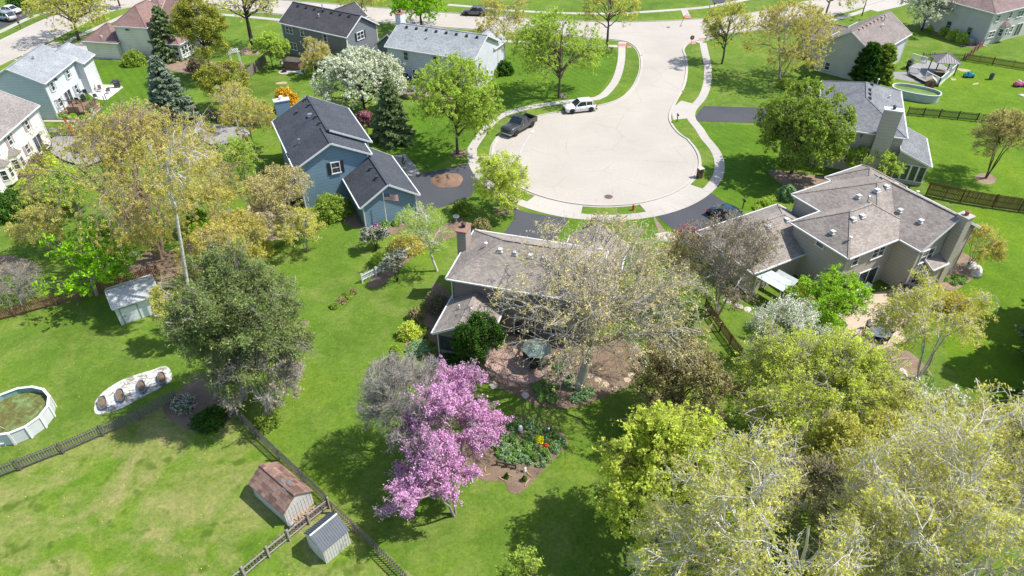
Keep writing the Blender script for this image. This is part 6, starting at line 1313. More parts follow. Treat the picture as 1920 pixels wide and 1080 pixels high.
# flagpole
h = place('flagpole', (726, 423), 'white flagpole with a stars and stripes flag in front of the blue garage', 'flagpole'); hp = height_at(at(726, 423), 361)
MB().tube([(0, 0, 0), (0, 0, hp)], [.045, .03], 8).build('pole', M_WHITE, h); MB().lathe([(.02, hp), (.06, hp + .05), (.02, hp + .1)], 8).build('finial', plain('brass', (.5, .35, .1), .3, metal=1), h)
FW, FH = 1.55, .85; frd = plain('flag_red', (.45, .03, .06)); fbl = plain('flag_blue', (.03, .05, .20))
def fl(u, v): return (.04 + u * FW, .10 * math.sin(u * 7) * u - .05 * u, hp - .12 - v * FH - .10 * u * u)
fo = MB().box((.04, 0, hp - .12 - FH / 2), (.012, .012, FH)).build('flag', M_WHITE, h)
for s_ in range(13):
    m = MB()
    for k in range(12):
        if s_ < 7 and k < 5: continue
        m.face([fl(k / 12, (s_ + 1) / 13), fl((k + 1) / 12, (s_ + 1) / 13), fl((k + 1) / 12, s_ / 13), fl(k / 12, s_ / 13)])
    m.build('stripe', frd if s_ % 2 == 0 else M_WHITE, fo)
m = MB()
for k in range(5): m.face([fl(k / 12, 7 / 13), fl((k + 1) / 12, 7 / 13), fl((k + 1) / 12, 0), fl(k / 12, 0)])
m.build('canton', fbl, fo); m = MB()
for r_ in range(9):
    for c_ in range(6 if r_ % 2 == 0 else 5):
        u = (.035 + c_ * .07 + (.035 if r_ % 2 else 0)) * .95; v = (.05 + r_ * .055); q = fl(u, v); m.box((q[0], q[1] - .006, q[2]), (.022, .004, .022)); m.box((q[0], q[1] + .006, q[2]), (.022, .004, .022))
tag(m.build('stars', M_WHITE, fo), kind='stuff')
# ------------------------------------------------------------------ person
def person(px, ang, label):
    p = at(*px); rt = thing('person', (p.x, p.y, 0), ang, label, 'person')
    J = {'pel': (0, 0, .93), 'bel': (0, .01, 1.08), 'ch': (0, .02, 1.30), 'nk': (0, .0, 1.47), 'hb': (0, -.01, 1.56), 'hd': (0, -.02, 1.66), 'ht': (0, -.01, 1.75), 'ls': (-.18, .01, 1.40), 'le': (-.26, -.06, 1.13), 'lw': (-.22, -.27, 1.02), 'lh': (-.21, -.34, 1.0), 'rs': (.18, .01, 1.40), 're': (.27, -.02, 1.12), 'rw': (.25, -.2, .95), 'rh': (.25, -.27, .92),
         'lp': (-.1, 0, .88), 'lk': (-.12, -.06, .50), 'la': (-.13, .02, .10), 'lt': (-.14, -.14, .04), 'rp': (.1, 0, .88), 'rk': (.12, .02, .50), 'ra': (.13, .10, .10), 'rt': (.14, -.05, .04)}
    E_ = [('pel', 'bel'), ('bel', 'ch'), ('ch', 'nk'), ('nk', 'hb'), ('hb', 'hd'), ('hd', 'ht'), ('ch', 'ls'), ('ls', 'le'), ('le', 'lw'), ('lw', 'lh'), ('ch', 'rs'), ('rs', 're'), ('re', 'rw'), ('rw', 'rh'), ('pel', 'lp'), ('lp', 'lk'), ('lk', 'la'), ('la', 'lt'), ('pel', 'rp'), ('rp', 'rk'), ('rk', 'ra'), ('ra', 'rt')]
    RD = dict(pel=.15, bel=.14, ch=.165, nk=.06, hb=.075, hd=.105, ht=.075, ls=.07, le=.045, lw=.032, lh=.04, rs=.07, re=.045, rw=.032, rh=.04, lp=.10, lk=.065, la=.042, lt=.035, rp=.10, rk=.065, ra=.042, rt=.035)
    names = list(J); me = bpy.data.meshes.new('body'); me.from_pydata([J[n] for n in names], [(names.index(a), names.index(b_)) for a, b_ in E_], []); sk = plain('skin', (.50, .30, .22), .5)
    def dress(nm, mesh, mat, rad, keep):
        o = link(nm, mesh, rt); mesh.materials.append(mat); md = o.modifiers.new('skin', 'SKIN'); sv = mesh.skin_vertices[0].data
        for i, v in enumerate(sv): v.radius = (rad[keep[i]],) * 2; v.use_root = (i == 0)
        s2 = o.modifiers.new('smooth', 'SUBSURF'); s2.levels = s2.render_levels = 1; return o
    dress('body', me, sk, RD, names)
    sub = ['pel', 'bel', 'ch', 'ls', 'le', 'rs', 're']; m2 = bpy.data.meshes.new('shirt'); m2.from_pydata([J[n] if n not in ('le', 're') else tuple((J[n][k] + J[n[0] + 's'][k]) / 2 for k in range(3)) for n in sub], [(0, 1), (1, 2), (2, 3), (3, 4), (2, 5), (5, 6)], [])
    dress('shirt', m2, plain('green_shirt', (.035, .13, .07), .8), dict(pel=.165, bel=.165, ch=.19, ls=.09, le=.07, rs=.09, re=.07), sub)
    sub = ['pel', 'lp', 'lk', 'rp', 'rk']; m3 = bpy.data.meshes.new('shorts'); m3.from_pydata([J['pel'], J['lp'], J['lk'], J['rp'], J['rk']], [(0, 1), (1, 2), (0, 3), (3, 4)], [])
    dress('shorts', m3, plain('olive_shorts', (.06, .09, .05), .8), dict(pel=.17, lp=.125, lk=.095, rp=.125, rk=.095), sub)
    for s_, q in ((-1, 'l'), (1, 'r')): MB().box((J[q + 'a'][0], J[q + 'a'][1] - .08, .05), (.1, .28, .09)).build('shoe', M_WHITE, rt)
    MB().lathe([(.112, 1.70), (.118, 1.74), (.10, 1.79), (.04, 1.82)], 12, (0, -.0, 0)).build('hair', plain('grey_brown_hair', (.30, .26, .22), .8), rt)
    for s_ in (-1, 1):
        MB().box((s_ * .035, -.118, 1.675), (.022, .012, .012)).build('eye', M_DARK, rt); MB().box((s_ * .108, -.01, 1.66), (.02, .04, .06)).build('ear', sk, rt)
        for k in range(5): f0 = Vector(J['lh' if s_ < 0 else 'rh']); MB().tube([f0 + Vector((-.03 + k * .015, -.02, 0)), f0 + Vector((-.035 + k * .017, -.06, -.02)), f0 + Vector((-.03 + k * .015, -.07, -.05))], [.009, .008, .006], 5).build('finger', sk, rt)
    MB().box((0, -.135, 1.65), (.022, .04, .04)).build('nose', sk, rt); MB().box((0, -.122, 1.61), (.05, .01, .01)).build('mouth', plain('lips', (.35, .14, .12)), rt)
person((758, 315), R(-45), 'person in a green shirt and dark shorts standing by the blue house path')
# ------------------------------------------------------------------ mulch pile, boulders, logs
from mathutils import noise as mn
def heap(name, px_c, rx, ry, H, mat, label, cat, rz=0):
    c = at(*px_c); o_ = MB(); n = 40; k = 14
    for i in range(k + 1):
        for j in range(n):
            r_ = i / k; t = 2 * math.pi * j / n; wob = 1 + .22 * mn.noise(Vector((math.cos(t) * 1.5, math.sin(t) * 1.5, 3))); x_, y_ = math.cos(t) * r_ * rx * wob, math.sin(t) * r_ * ry * wob
            hh = H * (1 - r_ ** 1.4) * (.45 + .75 * abs(mn.noise(Vector((x_ * 1.1, y_ * 1.1, 1)))) * 2) + .12 * mn.noise(Vector((x_ * 4, y_ * 4, 0))) * (1 - r_); o_.v.append((x_, y_, max(.02, hh) if i < k else .015))
    for i in range(k):
        for j in range(n): o_.f.append([i * n + j, (i + 1) * n + j, (i + 1) * n + (j + 1) % n, i * n + (j + 1) % n])
    ob = o_.build(name, mat, None, True); ob.location = (c.x, c.y, .02); ob.rotation_euler = (0, 0, rz); tag(ob, label, cat)
heap('mulch_pile', (838, 338), 2.05, 1.75, .75, mulch_mat('pile_mulch', (.21, .135, .095)), 'heap of red brown mulch spread on the blue house driveway', 'mulch heap', .3)
def rock(px, s_, label, h=.5, group=None, el=1.3, cat='boulder', name='boulder', rz=None):
    p = at(*px); m = MB(); n, k = 12, 6; sd_ = random.random() * 50
    for i in range(k + 1):
        for j in range(n):
            ph = math.pi / 2 * i / k; t = 2 * math.pi * j / n; v = Vector((math.cos(t) * math.cos(ph) * el, math.sin(t) * math.cos(ph), math.sin(ph) * h)); v *= s_ * (1 + .35 * mn.noise(v * 1.3 + Vector((sd_, 0, 0)))); m.v.append(tuple(v))
    for i in range(k):
        for j in range(n): m.f.append([i * n + j, i * n + (j + 1) % n, (i + 1) * n + (j + 1) % n, (i + 1) * n + j])
    o = m.build(name, M_BOULDER); o.location = (p.x, p.y, -.02); o.rotation_euler = (0, 0, random.uniform(0, 3) if rz is None else rz); tag(o, label, cat, group)
rock((1253, 445), .95, 'long pale landscape boulder beside the asphalt drive', .45, el=1.5, rz=0); rock((1684, 702), .62, 'white grey boulder in the middle of the mulch island', .6, rz=-.3)
rock((1693, 694), .25, 'small pale stone beside the island boulder', .4)
for k, q in enumerate(((1826, 497), (1832, 506), (1829, 514), (1818, 500))): rock(q, .5, ['furthest pale boulder edging the tan house bed', 'second pale boulder from the far end of the tan house bed', 'nearest pale boulder edging the tan house bed', 'pale boulder set inside the row at the tan house bed'][k], .5, 'pale boulders at the tan house bed')
rock((25, 506), .25, 'small white stone in the left mulch bed', .5); rock((1586, 648), .5, 'pale stone step slab nearest the clipped globe shrub', .18); rock((1575, 659), .55, 'pale stone step slab at the lower end of the stone patio', .18)
rock((985, 741), .3, 'pale stone at the left edge of the tree bed', .5); rock((925, 722), .35, 'flat pale stone near the pink redbud', .3); rock((1365, 565), .4, 'pale stone in the yard right of the fence, upper', .3); rock((1385, 574), .35, 'pale stone in the yard right of the fence, middle', .3); rock((1402, 580), .35, 'pale stone in the yard right of the fence, lower', .3)
for k, q in enumerate(((1058, 697), (1037, 711), (1054, 709), (1106, 706), (1121, 713), (1135, 721), (1153, 730), (1176, 713), (1183, 704), (1191, 692), (1205, 662))):
    o = place('stepping_stone', q, 'round tan stepping stone in the mulch under the big bare tree', 'stepping stone', 0, 0, 'stepping stones under the big bare tree'); MB().lathe([(.29, .01), (.30, .05), (.27, .065)], 14).build('stone', M_STONE, o)
def log(a, b_, label, r_=.05, group='dead branches laid in the garden bed'):
    pa, pb = at(*a), at(*b_); o = thing('log', (pa.x, pa.y, 0), 0, label, 'log', group); d = pb - pa; MB().tube([(0, 0, r_), (d.x * .5 + d.y * .08, d.y * .5 - d.x * .08, r_), (d.x, d.y, r_)], [r_, r_ * 1.1, r_ * .8], 7).build('wood', plain('bleached_wood', (.40, .27, .17), .85), o)
for a, b_, l_ in (((948, 888), (961, 893), 'bleached branch piece right of the nearer dwarf spruce'), ((935, 895), (948, 902), 'bleached branch piece left of the nearer dwarf spruce'), ((987, 885), (997, 894), 'bleached branch piece beside the small white statue'), ((993, 899), (984, 912), 'bleached branch piece at the lower right edge of the bed'), ((910, 875), (910, 886), 'bleached upright lying branch piece near the redbud'), ((907, 892), (919, 889), 'bleached branch piece at the lower left edge of the bed')): log(a, b_, l_)
o = place('statue', (976, 810), 'tall white beehive shaped garden ornament in the round bed', 'ornament'); MB().lathe([(.10, 0), (.16, .1), (.12, .2), (.19, .3), (.18, .5), (.12, .68), (.03, .76)], 12).build('figure', M_WHITE, o)
o = place('statue', (984, 884), 'small white figure at the lower edge of the round bed', 'ornament'); MB().lathe([(.12, 0), (.13, .15), (.09, .3), (.11, .38), (.03, .5)], 10).build('figure', M_WHITE, o)
o = place('bird_ornament', (1033, 809), 'black and white bird ornament at the right of the round bed', 'ornament'); MB().lathe([(.02, 0), (.12, .12), (.13, .25), (.03, .38)], 10, sx=1.4).build('body', M_DARK, o); MB().box((-.15, 0, .3), (.12, .12, .14)).build('head', M_WHITE, o)
o = place('bird_bath', (856, 416), 'pale round bird bath near the blue house drive', 'bird bath'); MB().lathe([(.2, 0), (.08, .1), (.07, .6), (.36, .7), (.38, .78), (.3, .74)], 14).build('bowl', M_BOULDER, o)
o = place('steel_bucket', (547, 988), 'galvanised steel bin at the corner of the brown roofed shed', 'bin'); MB().lathe([(.18, 0), (.21, .42)], 14).build('bin', M_STEEL, o); MB().lathe([(.23, .42), (.22, .46), (.05, .5)], 14).build('lid', M_STEEL, o)
WP = plain('split_firewood', (.42, .30, .20), .85, var=.4, sc=7); tagp = None
rw = random.Random(3)
wp = place('wood_pile', (570, 972), 'loose heap of split firewood between the brown roofed shed and fence', 'firewood')
for k in range(75):
    t = rw.random(); x_ = (rw.random() - .5) * 1.8; y_ = (rw.random() - .5) * .7; an = rw.uniform(0, 3.1); ca, sa = math.cos(.65), math.sin(.65)
    q = MB().box((0, 0, 0), (rw.uniform(.25, .45), .07, .07)).build('firewood', WP, wp) if k < 4 else link('firewood', q.data, wp)
    q.location = (x_ * ca - y_ * sa, x_ * sa + y_ * ca, .04 + rw.random() * .16); q.rotation_euler = (0, rw.uniform(-.3, .3), an)
tag(sheet('bare_soil', W([(545, 975), (590, 948), (612, 952), (575, 985), (555, 998)]), .011, M_MULCH_TAN), kind='structure')
# raised metal planters
for k, (q, l_) in enumerate((((193, 752), 'first'), ((226, 738), 'second'), ((266, 722), 'third'), ((304, 706), 'fourth'))):
    h = place('raised_planter', (q[0] + 1, q[1] + 7), '%s galvanised oval planter from the round pool, filled with soil' % l_, 'planter', R(120), 0, 'row of metal planters on the white rocks')
    O = oval(.76, .30, 20); Oi = oval(.73, .27, 20); m = MB()
    for i in range(20): j = (i + 1) % 20; m.face([(*O[i], 0), (*O[j], 0), (*O[j], .32), (*O[i], .32)]); m.face([(*Oi[j], .1), (*Oi[i], .1), (*Oi[i], .32), (*Oi[j], .32)]); m.face([(*O[i], .32), (*O[j], .32), (*Oi[j], .32), (*Oi[i], .32)])
    m.build('tub', plain('grey_galvanised', (.22, .24, .26), .5, metal=.3), h); MB().prism(Oi, .18, .22).build('soil', MATS['brown_mulch'], h)
    m = MB()
    for i in range(20): j = (i + 1) % 20; m.bar((*O[i], .33), (*O[j], .33), .035)
    m.build('rim', M_STEEL, h)
# ------------------------------------------------------------------ outdoor furniture
def chair(px, rz, label, mat, cush=None, group=None, h0=.42):
    c = place('patio_chair', px, label, 'chair', rz, 0, group)
    MB().box((0, 0, h0), (.52, .52, .05)).build('seat', mat, c); MB().box((0, .25, h0 + .3), (.52, .05, .55), M=Matrix.Rotation(-.15, 4, 'X')).build('backrest', mat, c)
    for sx in (-1, 1):
        for sy in (-1, 1): MB().box((sx * .23, sy * .22, h0 / 2), (.04, .04, h0)).build('leg', mat, c)
        MB().bar((sx * .27, -.25, h0 + .2), (sx * .27, .25, h0 + .22), .05, .04).build('armrest', mat, c)
    if cush: MB().box((0, -.01, h0 + .07), (.46, .46, .09)).build('cushion', cush, c); MB().box((0, .2, h0 + .32), (.44, .08, .45), M=Matrix.Rotation(-.15, 4, 'X')).build('back_cushion', cush, c)
    return c
def rtable(px, r_, label, mat, group=None, hh=.72, top=None):
    c = place('patio_table', px, label, 'table', 0, 0, group); MB().lathe([(r_, hh - .02), (r_, hh + .02)], 20).build('tabletop', top or mat, c)
    MB().lathe([(.25, 0), (.25, .03), (.05, .06), (.05, hh - .02)], 10).build('pedestal', mat, c); return c
CR = plain('cream_cushion', (.56, .50, .40), .8); BKM = plain('black_metal_furniture', (.03, .03, .03), .5); GRW = plain('grey_wicker', (.16, .14, .12), .8)
rtable((1006, 684), .6, 'round patio table under the sage umbrella', BKM, top=plain('smoked_glass', (.06, .07, .07), .1))
u = place('patio_umbrella', (1006, 684), 'faded sage green octagonal umbrella over the brick patio table', 'umbrella'); SAGE = plain('sage_canvas', (.22, .30, .27), .85, var=.2, sc=2)
MB().tube([(0, 0, .05), (0, 0, 2.45)], .025, 8).build('pole', M_WOOD, u); MB().lathe([(.28, 0), (.26, .06), (.05, .1)], 12).build('base', M_DARK, u)
cz = MB()
for k in range(8):
    t0_, t1_ = R(45 * k + 12), R(45 * k + 57); e0, e1 = (1.3 * math.cos(t0_), 1.3 * math.sin(t0_), 1.98), (1.3 * math.cos(t1_), 1.3 * math.sin(t1_), 1.98); mid_ = ((e0[0] + e1[0]) * .49, (e0[1] + e1[1]) * .49, 1.96); f_ = (.62 * math.cos(t0_), .62 * math.sin(t0_), 2.33); f2 = (.62 * math.cos(t1_), .62 * math.sin(t1_), 2.33)
    p_ = MB().add([e0, mid_, e1, f2, f_, (0, 0, 2.50)], [(0, 1, 3, 4), (1, 2, 3), (4, 3, 5)]); p_.f[0] = [0, 1, 3, 4]; p_.build('canopy_panel', SAGE, u); MB().bar((0, 0, 2.47), e0, .02).build('rib', M_WOOD, u)
chair((1000, 694), R(170), 'cream cushioned patio chair below the umbrella, at the near side', BKM, CR); chair((1020, 688), R(-130), 'cream cushioned patio chair right of the umbrella', BKM, CR); chair((1033, 680), R(-110), 'cream cushioned patio chair furthest right by the tree bed', BKM, CR); chair((987, 673), R(80), 'dark patio chair left of the umbrella', BKM, plain('dark_cushion', (.12, .10, .09), .8))
# stone patio of the tan house
t = rtable((1646, 634), .85, 'slate topped oval table on the tan house stone patio', BKM, top=plain('slate_top', (.14, .16, .19), .35)); t.scale = (1.25, .85, 1)
for q, rz, l_ in (((1628, 618), 30, 'grey sling chair at the upper left of the slate table'), ((1620, 632), 80, 'tan cushioned chair at the left of the slate table'), ((1655, 643), 190, 'tan cushioned chair at the lower right of the slate table'), ((1664, 632), 240, 'tan cushioned chair at the right of the slate table'), ((1650, 615), -20, 'dark chair at the upper side of the slate table')): chair(q, R(rz), l_, BKM, plain('tan_cushion', (.42, .33, .25), .8) if 'tan' in l_ else plain('grey_sling', (.22, .21, .19), .8))
def lounger(px, rz, label, mat, cush, group=None):
    c = place('sun_lounger', px, label, 'sun lounger', rz, 0, group); MB().box((0, 0, .33), (.62, 1.3, .05)).build('frame', mat, c); MB().box((0, 0, .38), (.56, 1.25, .07)).build('cushion', cush, c)
    MB().box((0, .9, .55), (.6, .7, .05), M=Matrix.Rotation(.7, 4, 'X')).build('backrest', cush, c)
    for sx in (-1, 1):
        for sy in (-.6, .6): MB().box((sx * .28, sy, .16), (.05, .05, .33)).build('leg', mat, c)
lounger((1604, 557), R(-60), 'white lounger by the tan house wall, lower of the two', M_WHITE, M_WHITE); lounger((1612, 550), R(-60), 'white lounger by the tan house wall, upper of the two', M_WHITE, M_WHITE)
def grill(px, label, mat, rz=0, sc=1):
    c = place('barbecue_grill', px, label, 'grill', rz); c.scale = (sc,) * 3
    MB().box((0, 0, .42), (.75, .5, .75)).build('cabinet', mat, c); m = MB(); m.tube([(-.4, 0, .9), (.4, 0, .9)], .26, 12); m.build('hood', mat, c)
    for s_ in (-1, 1): MB().box((s_ * .58, 0, .82), (.36, .48, .04)).build('side_shelf', mat, c); MB().tube([(s_ * .3 - .03, -.2, .07), (s_ * .3 + .03, -.2, .07)], .07, 8).build('wheel', M_RUBBER, c)
    MB().bar((-.3, -.29, .86), (.3, -.29, .86), .03).build('handle', CHROME, c)
grill((1702, 560), 'large dark covered grill at the corner of the tan house wing', M_DARK, R(-40), 1.5)
gt = place('pergola', (1443, 560), 'pale flat slatted canopy beside the tan house back door', 'canopy', R(-52))
for x_ in (-1.3, 1.3):
    for y_ in (-.95, .95): MB().box((x_, y_, 1.1), (.1, .1, 2.2)).build('post', M_GUTTER, gt)
for k in range(2): MB().box((0, -.5 + k * 1.0, 2.25), (2.9, .96, .05)).build('canopy_panel', plain('pale_panel', (.50, .55, .54), .6, var=.2), gt)
MB().box((.2, 1.6, 1.9), (2.2, .8, .05), M=Matrix.Rotation(.4, 4, 'X')).build('side_panel', MATS['pale_panel'], gt)
# small things on lawns
o = place('lawn_ornament', (252, 484), 'pale curved metal garden bench on the shaded lawn under the birch', 'bench'); MB().tube([(-.4, 0, .0), (-.35, 0, .45), (0, .15, .75), (.35, 0, .45), (.4, 0, 0)], .035, 8).build('frame', M_STEEL, o); MB().box((0, .05, .42), (.8, .4, .05)).build('seat', M_STEEL, o)
# brown deck of the pale sided house
dk = thing('deck', tuple(at(110, 219)[:2]) + (0,), R(2), 'brown wooden deck with slatted privacy screen behind the pale sided house', 'deck')
c1 = at(159, 221); DW = (c1 - at(110, 219)).length
for k in range(int(DW / .16)): MB().box((.08 + k * .16, 2.2, .5), (.15, 4.4, .05)).build('deck_board', M_DECKW, dk)
MB().box((DW / 2, 2.2, .3), (DW, 4.4, .3)).build('skirt', M_DECKW, dk)
for x_ in (0, DW / 3, DW * 2 / 3, DW): MB().box((x_, 0, 1.25), (.1, .1, 2.3)).build('post', M_DECKW, dk)
MB().box((DW / 2, 0, 2.38), (DW + .2, .12, .1)).build('top_rail', M_DECKW, dk); MB().box((DW / 2, 0, .62), (DW, .08, .1)).build('bottom_rail', M_DECKW, dk)
sl_ = MB().box((0, 0, 0), (DW * .42, .02, .09)).mesh('slat', M_DECKW)
for k in range(7): q = link('slat', sl_, dk); q.location = (DW * .62, -.02, .72 + k * .11)
for k in range(3): MB().box((DW + .1, .6 + k * 1.3, .9), (.09, .09, 1.0)).build('post', M_DECKW, dk)
MB().box((DW + .1, 1.9, 1.42), (.12, 3.2, .06)).build('top_rail', M_DECKW, dk)
for k in range(14): MB().box((DW + .1, .4 + k * .22, .95), (.04, .04, .9)).build('baluster', M_DECKW, dk)
for y_ in (3.9, 4.5): MB().box((DW + .3 + .8, y_, .95), (.09, .09, 1.0)).build('post', M_DECKW, dk)
sheet('deck_plinth', W([(82, 226), (162, 226), (190, 203), (189, 205), (163, 229), (82, 229)]), .06, plain('pale_timber_edging', (.50, .42, .36), .8), False)
rtable((156, 192), .7, 'round glass table on the brown deck', BKM, hh=1.2, top=plain('green_glass', (.2, .25, .24), .1)); grill((147, 184), 'black grill at the back of the brown deck', M_DARK, 0, 1.25)
for q, rz, l_ in (((163, 196), 60, 'black chair right of the glass deck table'), ((150, 200), 200, 'black chair in front of the glass deck table'), ((164, 187), 20, 'black chair behind the glass deck table')): chair(q, R(rz), l_, BKM, h0=.95)
chair((181, 186), R(200), 'sage green armchair at the corner of the brown deck', plain('sage_plastic', (.22, .30, .24), .6))
for q, rz, l_ in (((178, 171), 30, 'brown wicker armchair nearest the ivory patio wall'), ((188, 172), 0, 'low brown wicker table on the white patio'), ((204, 175), 230, 'brown wicker armchair nearest the lawn on the white patio')): chair(q, R(rz), l_, GRW, plain('taupe_cushion', (.28, .24, .22), .8))
grill((221, 164), 'dark grey grill at the tip of the white patio', plain('charcoal_enamel', (.06, .06, .065), .4), R(20), 1.1)
o = place('flower_pot', (173, 212), 'tall white flower pot beside the brown deck steps', 'pot'); MB().lathe([(.2, 0), (.32, .75), (.27, .75), (.25, .68)], 14).build('pot', M_WHITE, o); _w = make_bush(.3, .35, 5, 'per', 300, lsize=.08); q = link('plant', _w[1], o); q.location = (0, 0, .7)
# grey deck with tub and loungers below the ivory house
dk = place('deck', (150, 285), 'weathered grey deck with railing beside the ivory house', 'deck'); 
def dpoly(root, pts, z, mat, st=.16, name='deck_board', ang=.5):
    poly = [(at(x_, y_, z) - root.location) for x_, y_ in pts]; poly = [(p.x, p.y) for p in poly]; c, s_ = math.cos(ang), math.sin(ang)
    us = [x_ * c + y_ * s_ for x_, y_ in poly]; u = min(us)
    while u < max(us):
        vs_ = []
        n = len(poly)
        for i in range(n):
            (xa, ya), (xb, yb) = poly[i], poly[(i + 1) % n]; ua, ub = xa * c + ya * s_, xb * c + yb * s_; um = u + st / 2
            if (ua > um) != (ub > um): f_ = (um - ua) / (ub - ua); vs_.append(-(xa + (xb - xa) * f_) * s_ + (ya + (yb - ya) * f_) * c)
        if len(vs_) >= 2: v0, v1 = min(vs_), max(vs_); um = u + st / 2; vm = (v0 + v1) / 2; MB().box((um * c - vm * s_, um * s_ + vm * c, z - .025), (st - .012, v1 - v0, .05), ang).build(name, mat, root)
        u += st
dpoly(dk, [(94, 262), (108, 252), (160, 252), (172, 262), (205, 250), (225, 262), (215, 290), (160, 312), (120, 300), (95, 285)], .3, M_DECKG)
for a, b_ in (((94, 258), (156, 256)), ((160, 254), (197, 240)), ((197, 240), (222, 240))):
    A_1, B_1 = at(*a) - dk.location, at(*b_) - dk.location; MB().bar(A_1 + Vector((0, 0, 1.2)), B_1 + Vector((0, 0, 1.2)), .1, .06).build('rail', M_WOOD, dk)
    for i in range(14): p_ = A_1.lerp(B_1, i / 13); MB().box((p_.x, p_.y, .75), (.05, .05, .9)).build('baluster', M_WOOD, dk)
grill((107, 258), 'stainless steel grill on the weathered grey deck', M_STEEL, 0, 1.2)
o = place('patio_umbrella', (141, 258), 'closed red cantilever umbrella on the weathered grey deck', 'umbrella'); MB().tube([(0, 0, .3), (-.15, 0, 1.3), (-.5, .1, 2.6), (-.6, .1, 3.0)], [.22, .2, .12, .04], 10).build('canopy', plain('red_canvas', (.55, .06, .04), .8), o); MB().tube([(.3, 0, .3), (.5, 0, 1.5), (.2, 0, 2.8), (-.55, .1, 3.05)], .04, 8).build('pole', M_DARK, o)
o = place('hot_tub', (160, 283), 'brown boxed hot tub with dark lid on the weathered grey deck', 'hot tub', R(-30)); MB().box((0, 0, .65), (1.5, 2.3, .9)).build('cabinet', GRW, o); MB().box((0, 0, 1.13), (1.55, 2.35, .08)).build('lid', plain('dark_brown_lid', (.10, .085, .08), .7), o)
lounger((180, 262), R(30), 'charcoal lounger with dark cushion beside the hot tub', BKM, plain('charcoal_cushion', (.07, .07, .08), .8)); lounger((203, 252), R(-70), 'charcoal lounger at the far corner of the grey deck', BKM, MATS['charcoal_cushion'])
rtable((88, 283), .5, 'small black round table against the ivory house', BKM); chair((72, 290), R(90), 'white metal chair against the ivory house wall', M_WHITE); chair((97, 283), R(-60), 'black chair beside the small round table', BKM)
# pond deck
dk = place('deck', (430, 262), 'grey plank deck with green pond between the white slatted fence and blue house', 'deck'); dpoly(dk, [(378, 240), (400, 232), (455, 238), (470, 250), (455, 262), (430, 268), (405, 275), (380, 262)], .25, M_DECKG, .2, ang=.2)
sheet('pond', W([(408, 283), (425, 278), (428, 282), (412, 288)]), .03, plain('pond_water', (.12, .14, .15), .1), False)
o = place('planter_box', (462, 268), 'orange wooden planter box by the pond deck', 'planter', .2); MB().box((0, 0, .5), (.7, .5, 1.0)).build('box', plain('orange_wood', (.50, .28, .12), .7), o); MB().box((0, 0, 1.02), (.8, .6, .06)).build('lid', plain('orange_wood', (.5, .28, .12)), o)
# top yard
o = place('hot_tub_pavilion', (552, 128), 'wooden bar shelter with flat dark lid roof in the slate grey house yard', 'shelter', R(-15)); MB().box((0, 0, .65), (2.6, 1.7, 1.3)).build('cabinet', M_DECKW, o); MB().box((0, 0, 1.42), (3.0, 2.1, .12)).build('roof', plain('dark_brown_lid', (.1, .085, .08)), o)
o = place('fire_pit', (534, 135), 'small black fire pit on a round pale pad', 'fire pit'); MB().lathe([(.35, .1), (.45, .5), (.38, .5), (.3, .3)], 14).build('bowl', M_DARK, o); MB().lathe([(1.0, 0), (1.0, .03)], 20).build('pad', M_WALK, o)
for k, (q, rz) in enumerate((((540, 128), 20), ((546, 130), -30), ((531, 126), 60))): chair(q, R(rz), ['tan wicker chair beside the fire pit, middle', 'tan wicker chair beside the fire pit, nearest the shelter', 'tan wicker chair beside the fire pit, nearest the fence'][k], GRW, CR)
u = place('patio_umbrella', (603, 128), 'faded pink umbrella behind the weeping birch', 'umbrella'); MB().tube([(0, 0, 0), (0, 0, 2.6)], .03).build('pole', M_WHITE, u); MB().lathe([(1.25, 2.1), (.7, 2.4), (.05, 2.65)], 8).build('canopy', plain('pink_canvas', (.60, .22, .20), .8), u)
def arbor(px, rz, label, w=1.8, d=1.2, hh=2.3):
    o = place('garden_arbor', px, label, 'arbor', rz)
    for x_ in (-w / 2, w / 2):
        for y_ in (-d / 2, d / 2): MB().box((x_, y_, hh / 2), (.1, .1, hh)).build('post', M_WHITE, o)
    for k in range(6): MB().box((-w / 2 + k * w / 5, 0, hh + .1), (.06, d + .5, .1)).build('slat', M_WHITE, o)
    for y_ in (-d / 2, d / 2): MB().box((0, y_, hh), (w + .5, .08, .12)).build('beam', M_WHITE, o)
    return o
arbor((585, 135), R(-20), 'white swing frame arbor on the slate grey house patio'); arbor((443, 118), R(30), 'white playset arbor behind the golden pine', 1.4, 1.4, 2.0)
# octagonal deck of the pale blue house
dk = place('deck', (776, 178), 'octagonal weathered deck with railing behind the pale blue grey house', 'deck'); rr_ = 1.95; RP = plain('rosy_grey_wood', (.30, .24, .22), .8, var=.2, sc=5)
ocp = [(rr_ * math.cos(R(22.5 + 45 * k)), rr_ * math.sin(R(22.5 + 45 * k))) for k in range(8)]
MB().prism(ocp, .1, .75).build('skirt', RP, dk)
for k in range(20):
    x_ = -rr_ + .1 + k * .2
    if abs(x_) < rr_ * .97: hv = min(math.sqrt(rr_ ** 2 - x_ * x_) * .98, rr_ * .93); MB().box((x_, 0, .78), (.18, hv * 2, .05)).build('deck_board', RP, dk)
for k in range(8):
    a, b_ = Vector((*ocp[k], 0)), Vector((*ocp[(k + 1) % 8], 0)); MB().box((a.x, a.y, 1.25), (.1, .1, 1.0)).build('post', RP, dk)
    if k in (1, 2): continue
    MB().bar(a + Vector((0, 0, 1.75)), b_ + Vector((0, 0, 1.75)), .13, .05).build('rail', RP, dk)
    for i in range(1, 6): p_ = a.lerp(b_, i / 6); MB().box((p_.x, p_.y, 1.25), (.05, .05, .95)).build('baluster', RP, dk)
rtable((776, 180), .55, 'glass table on the octagonal deck', BKM, hh=1.5, top=plain('green_glass', (.2, .25, .24)))
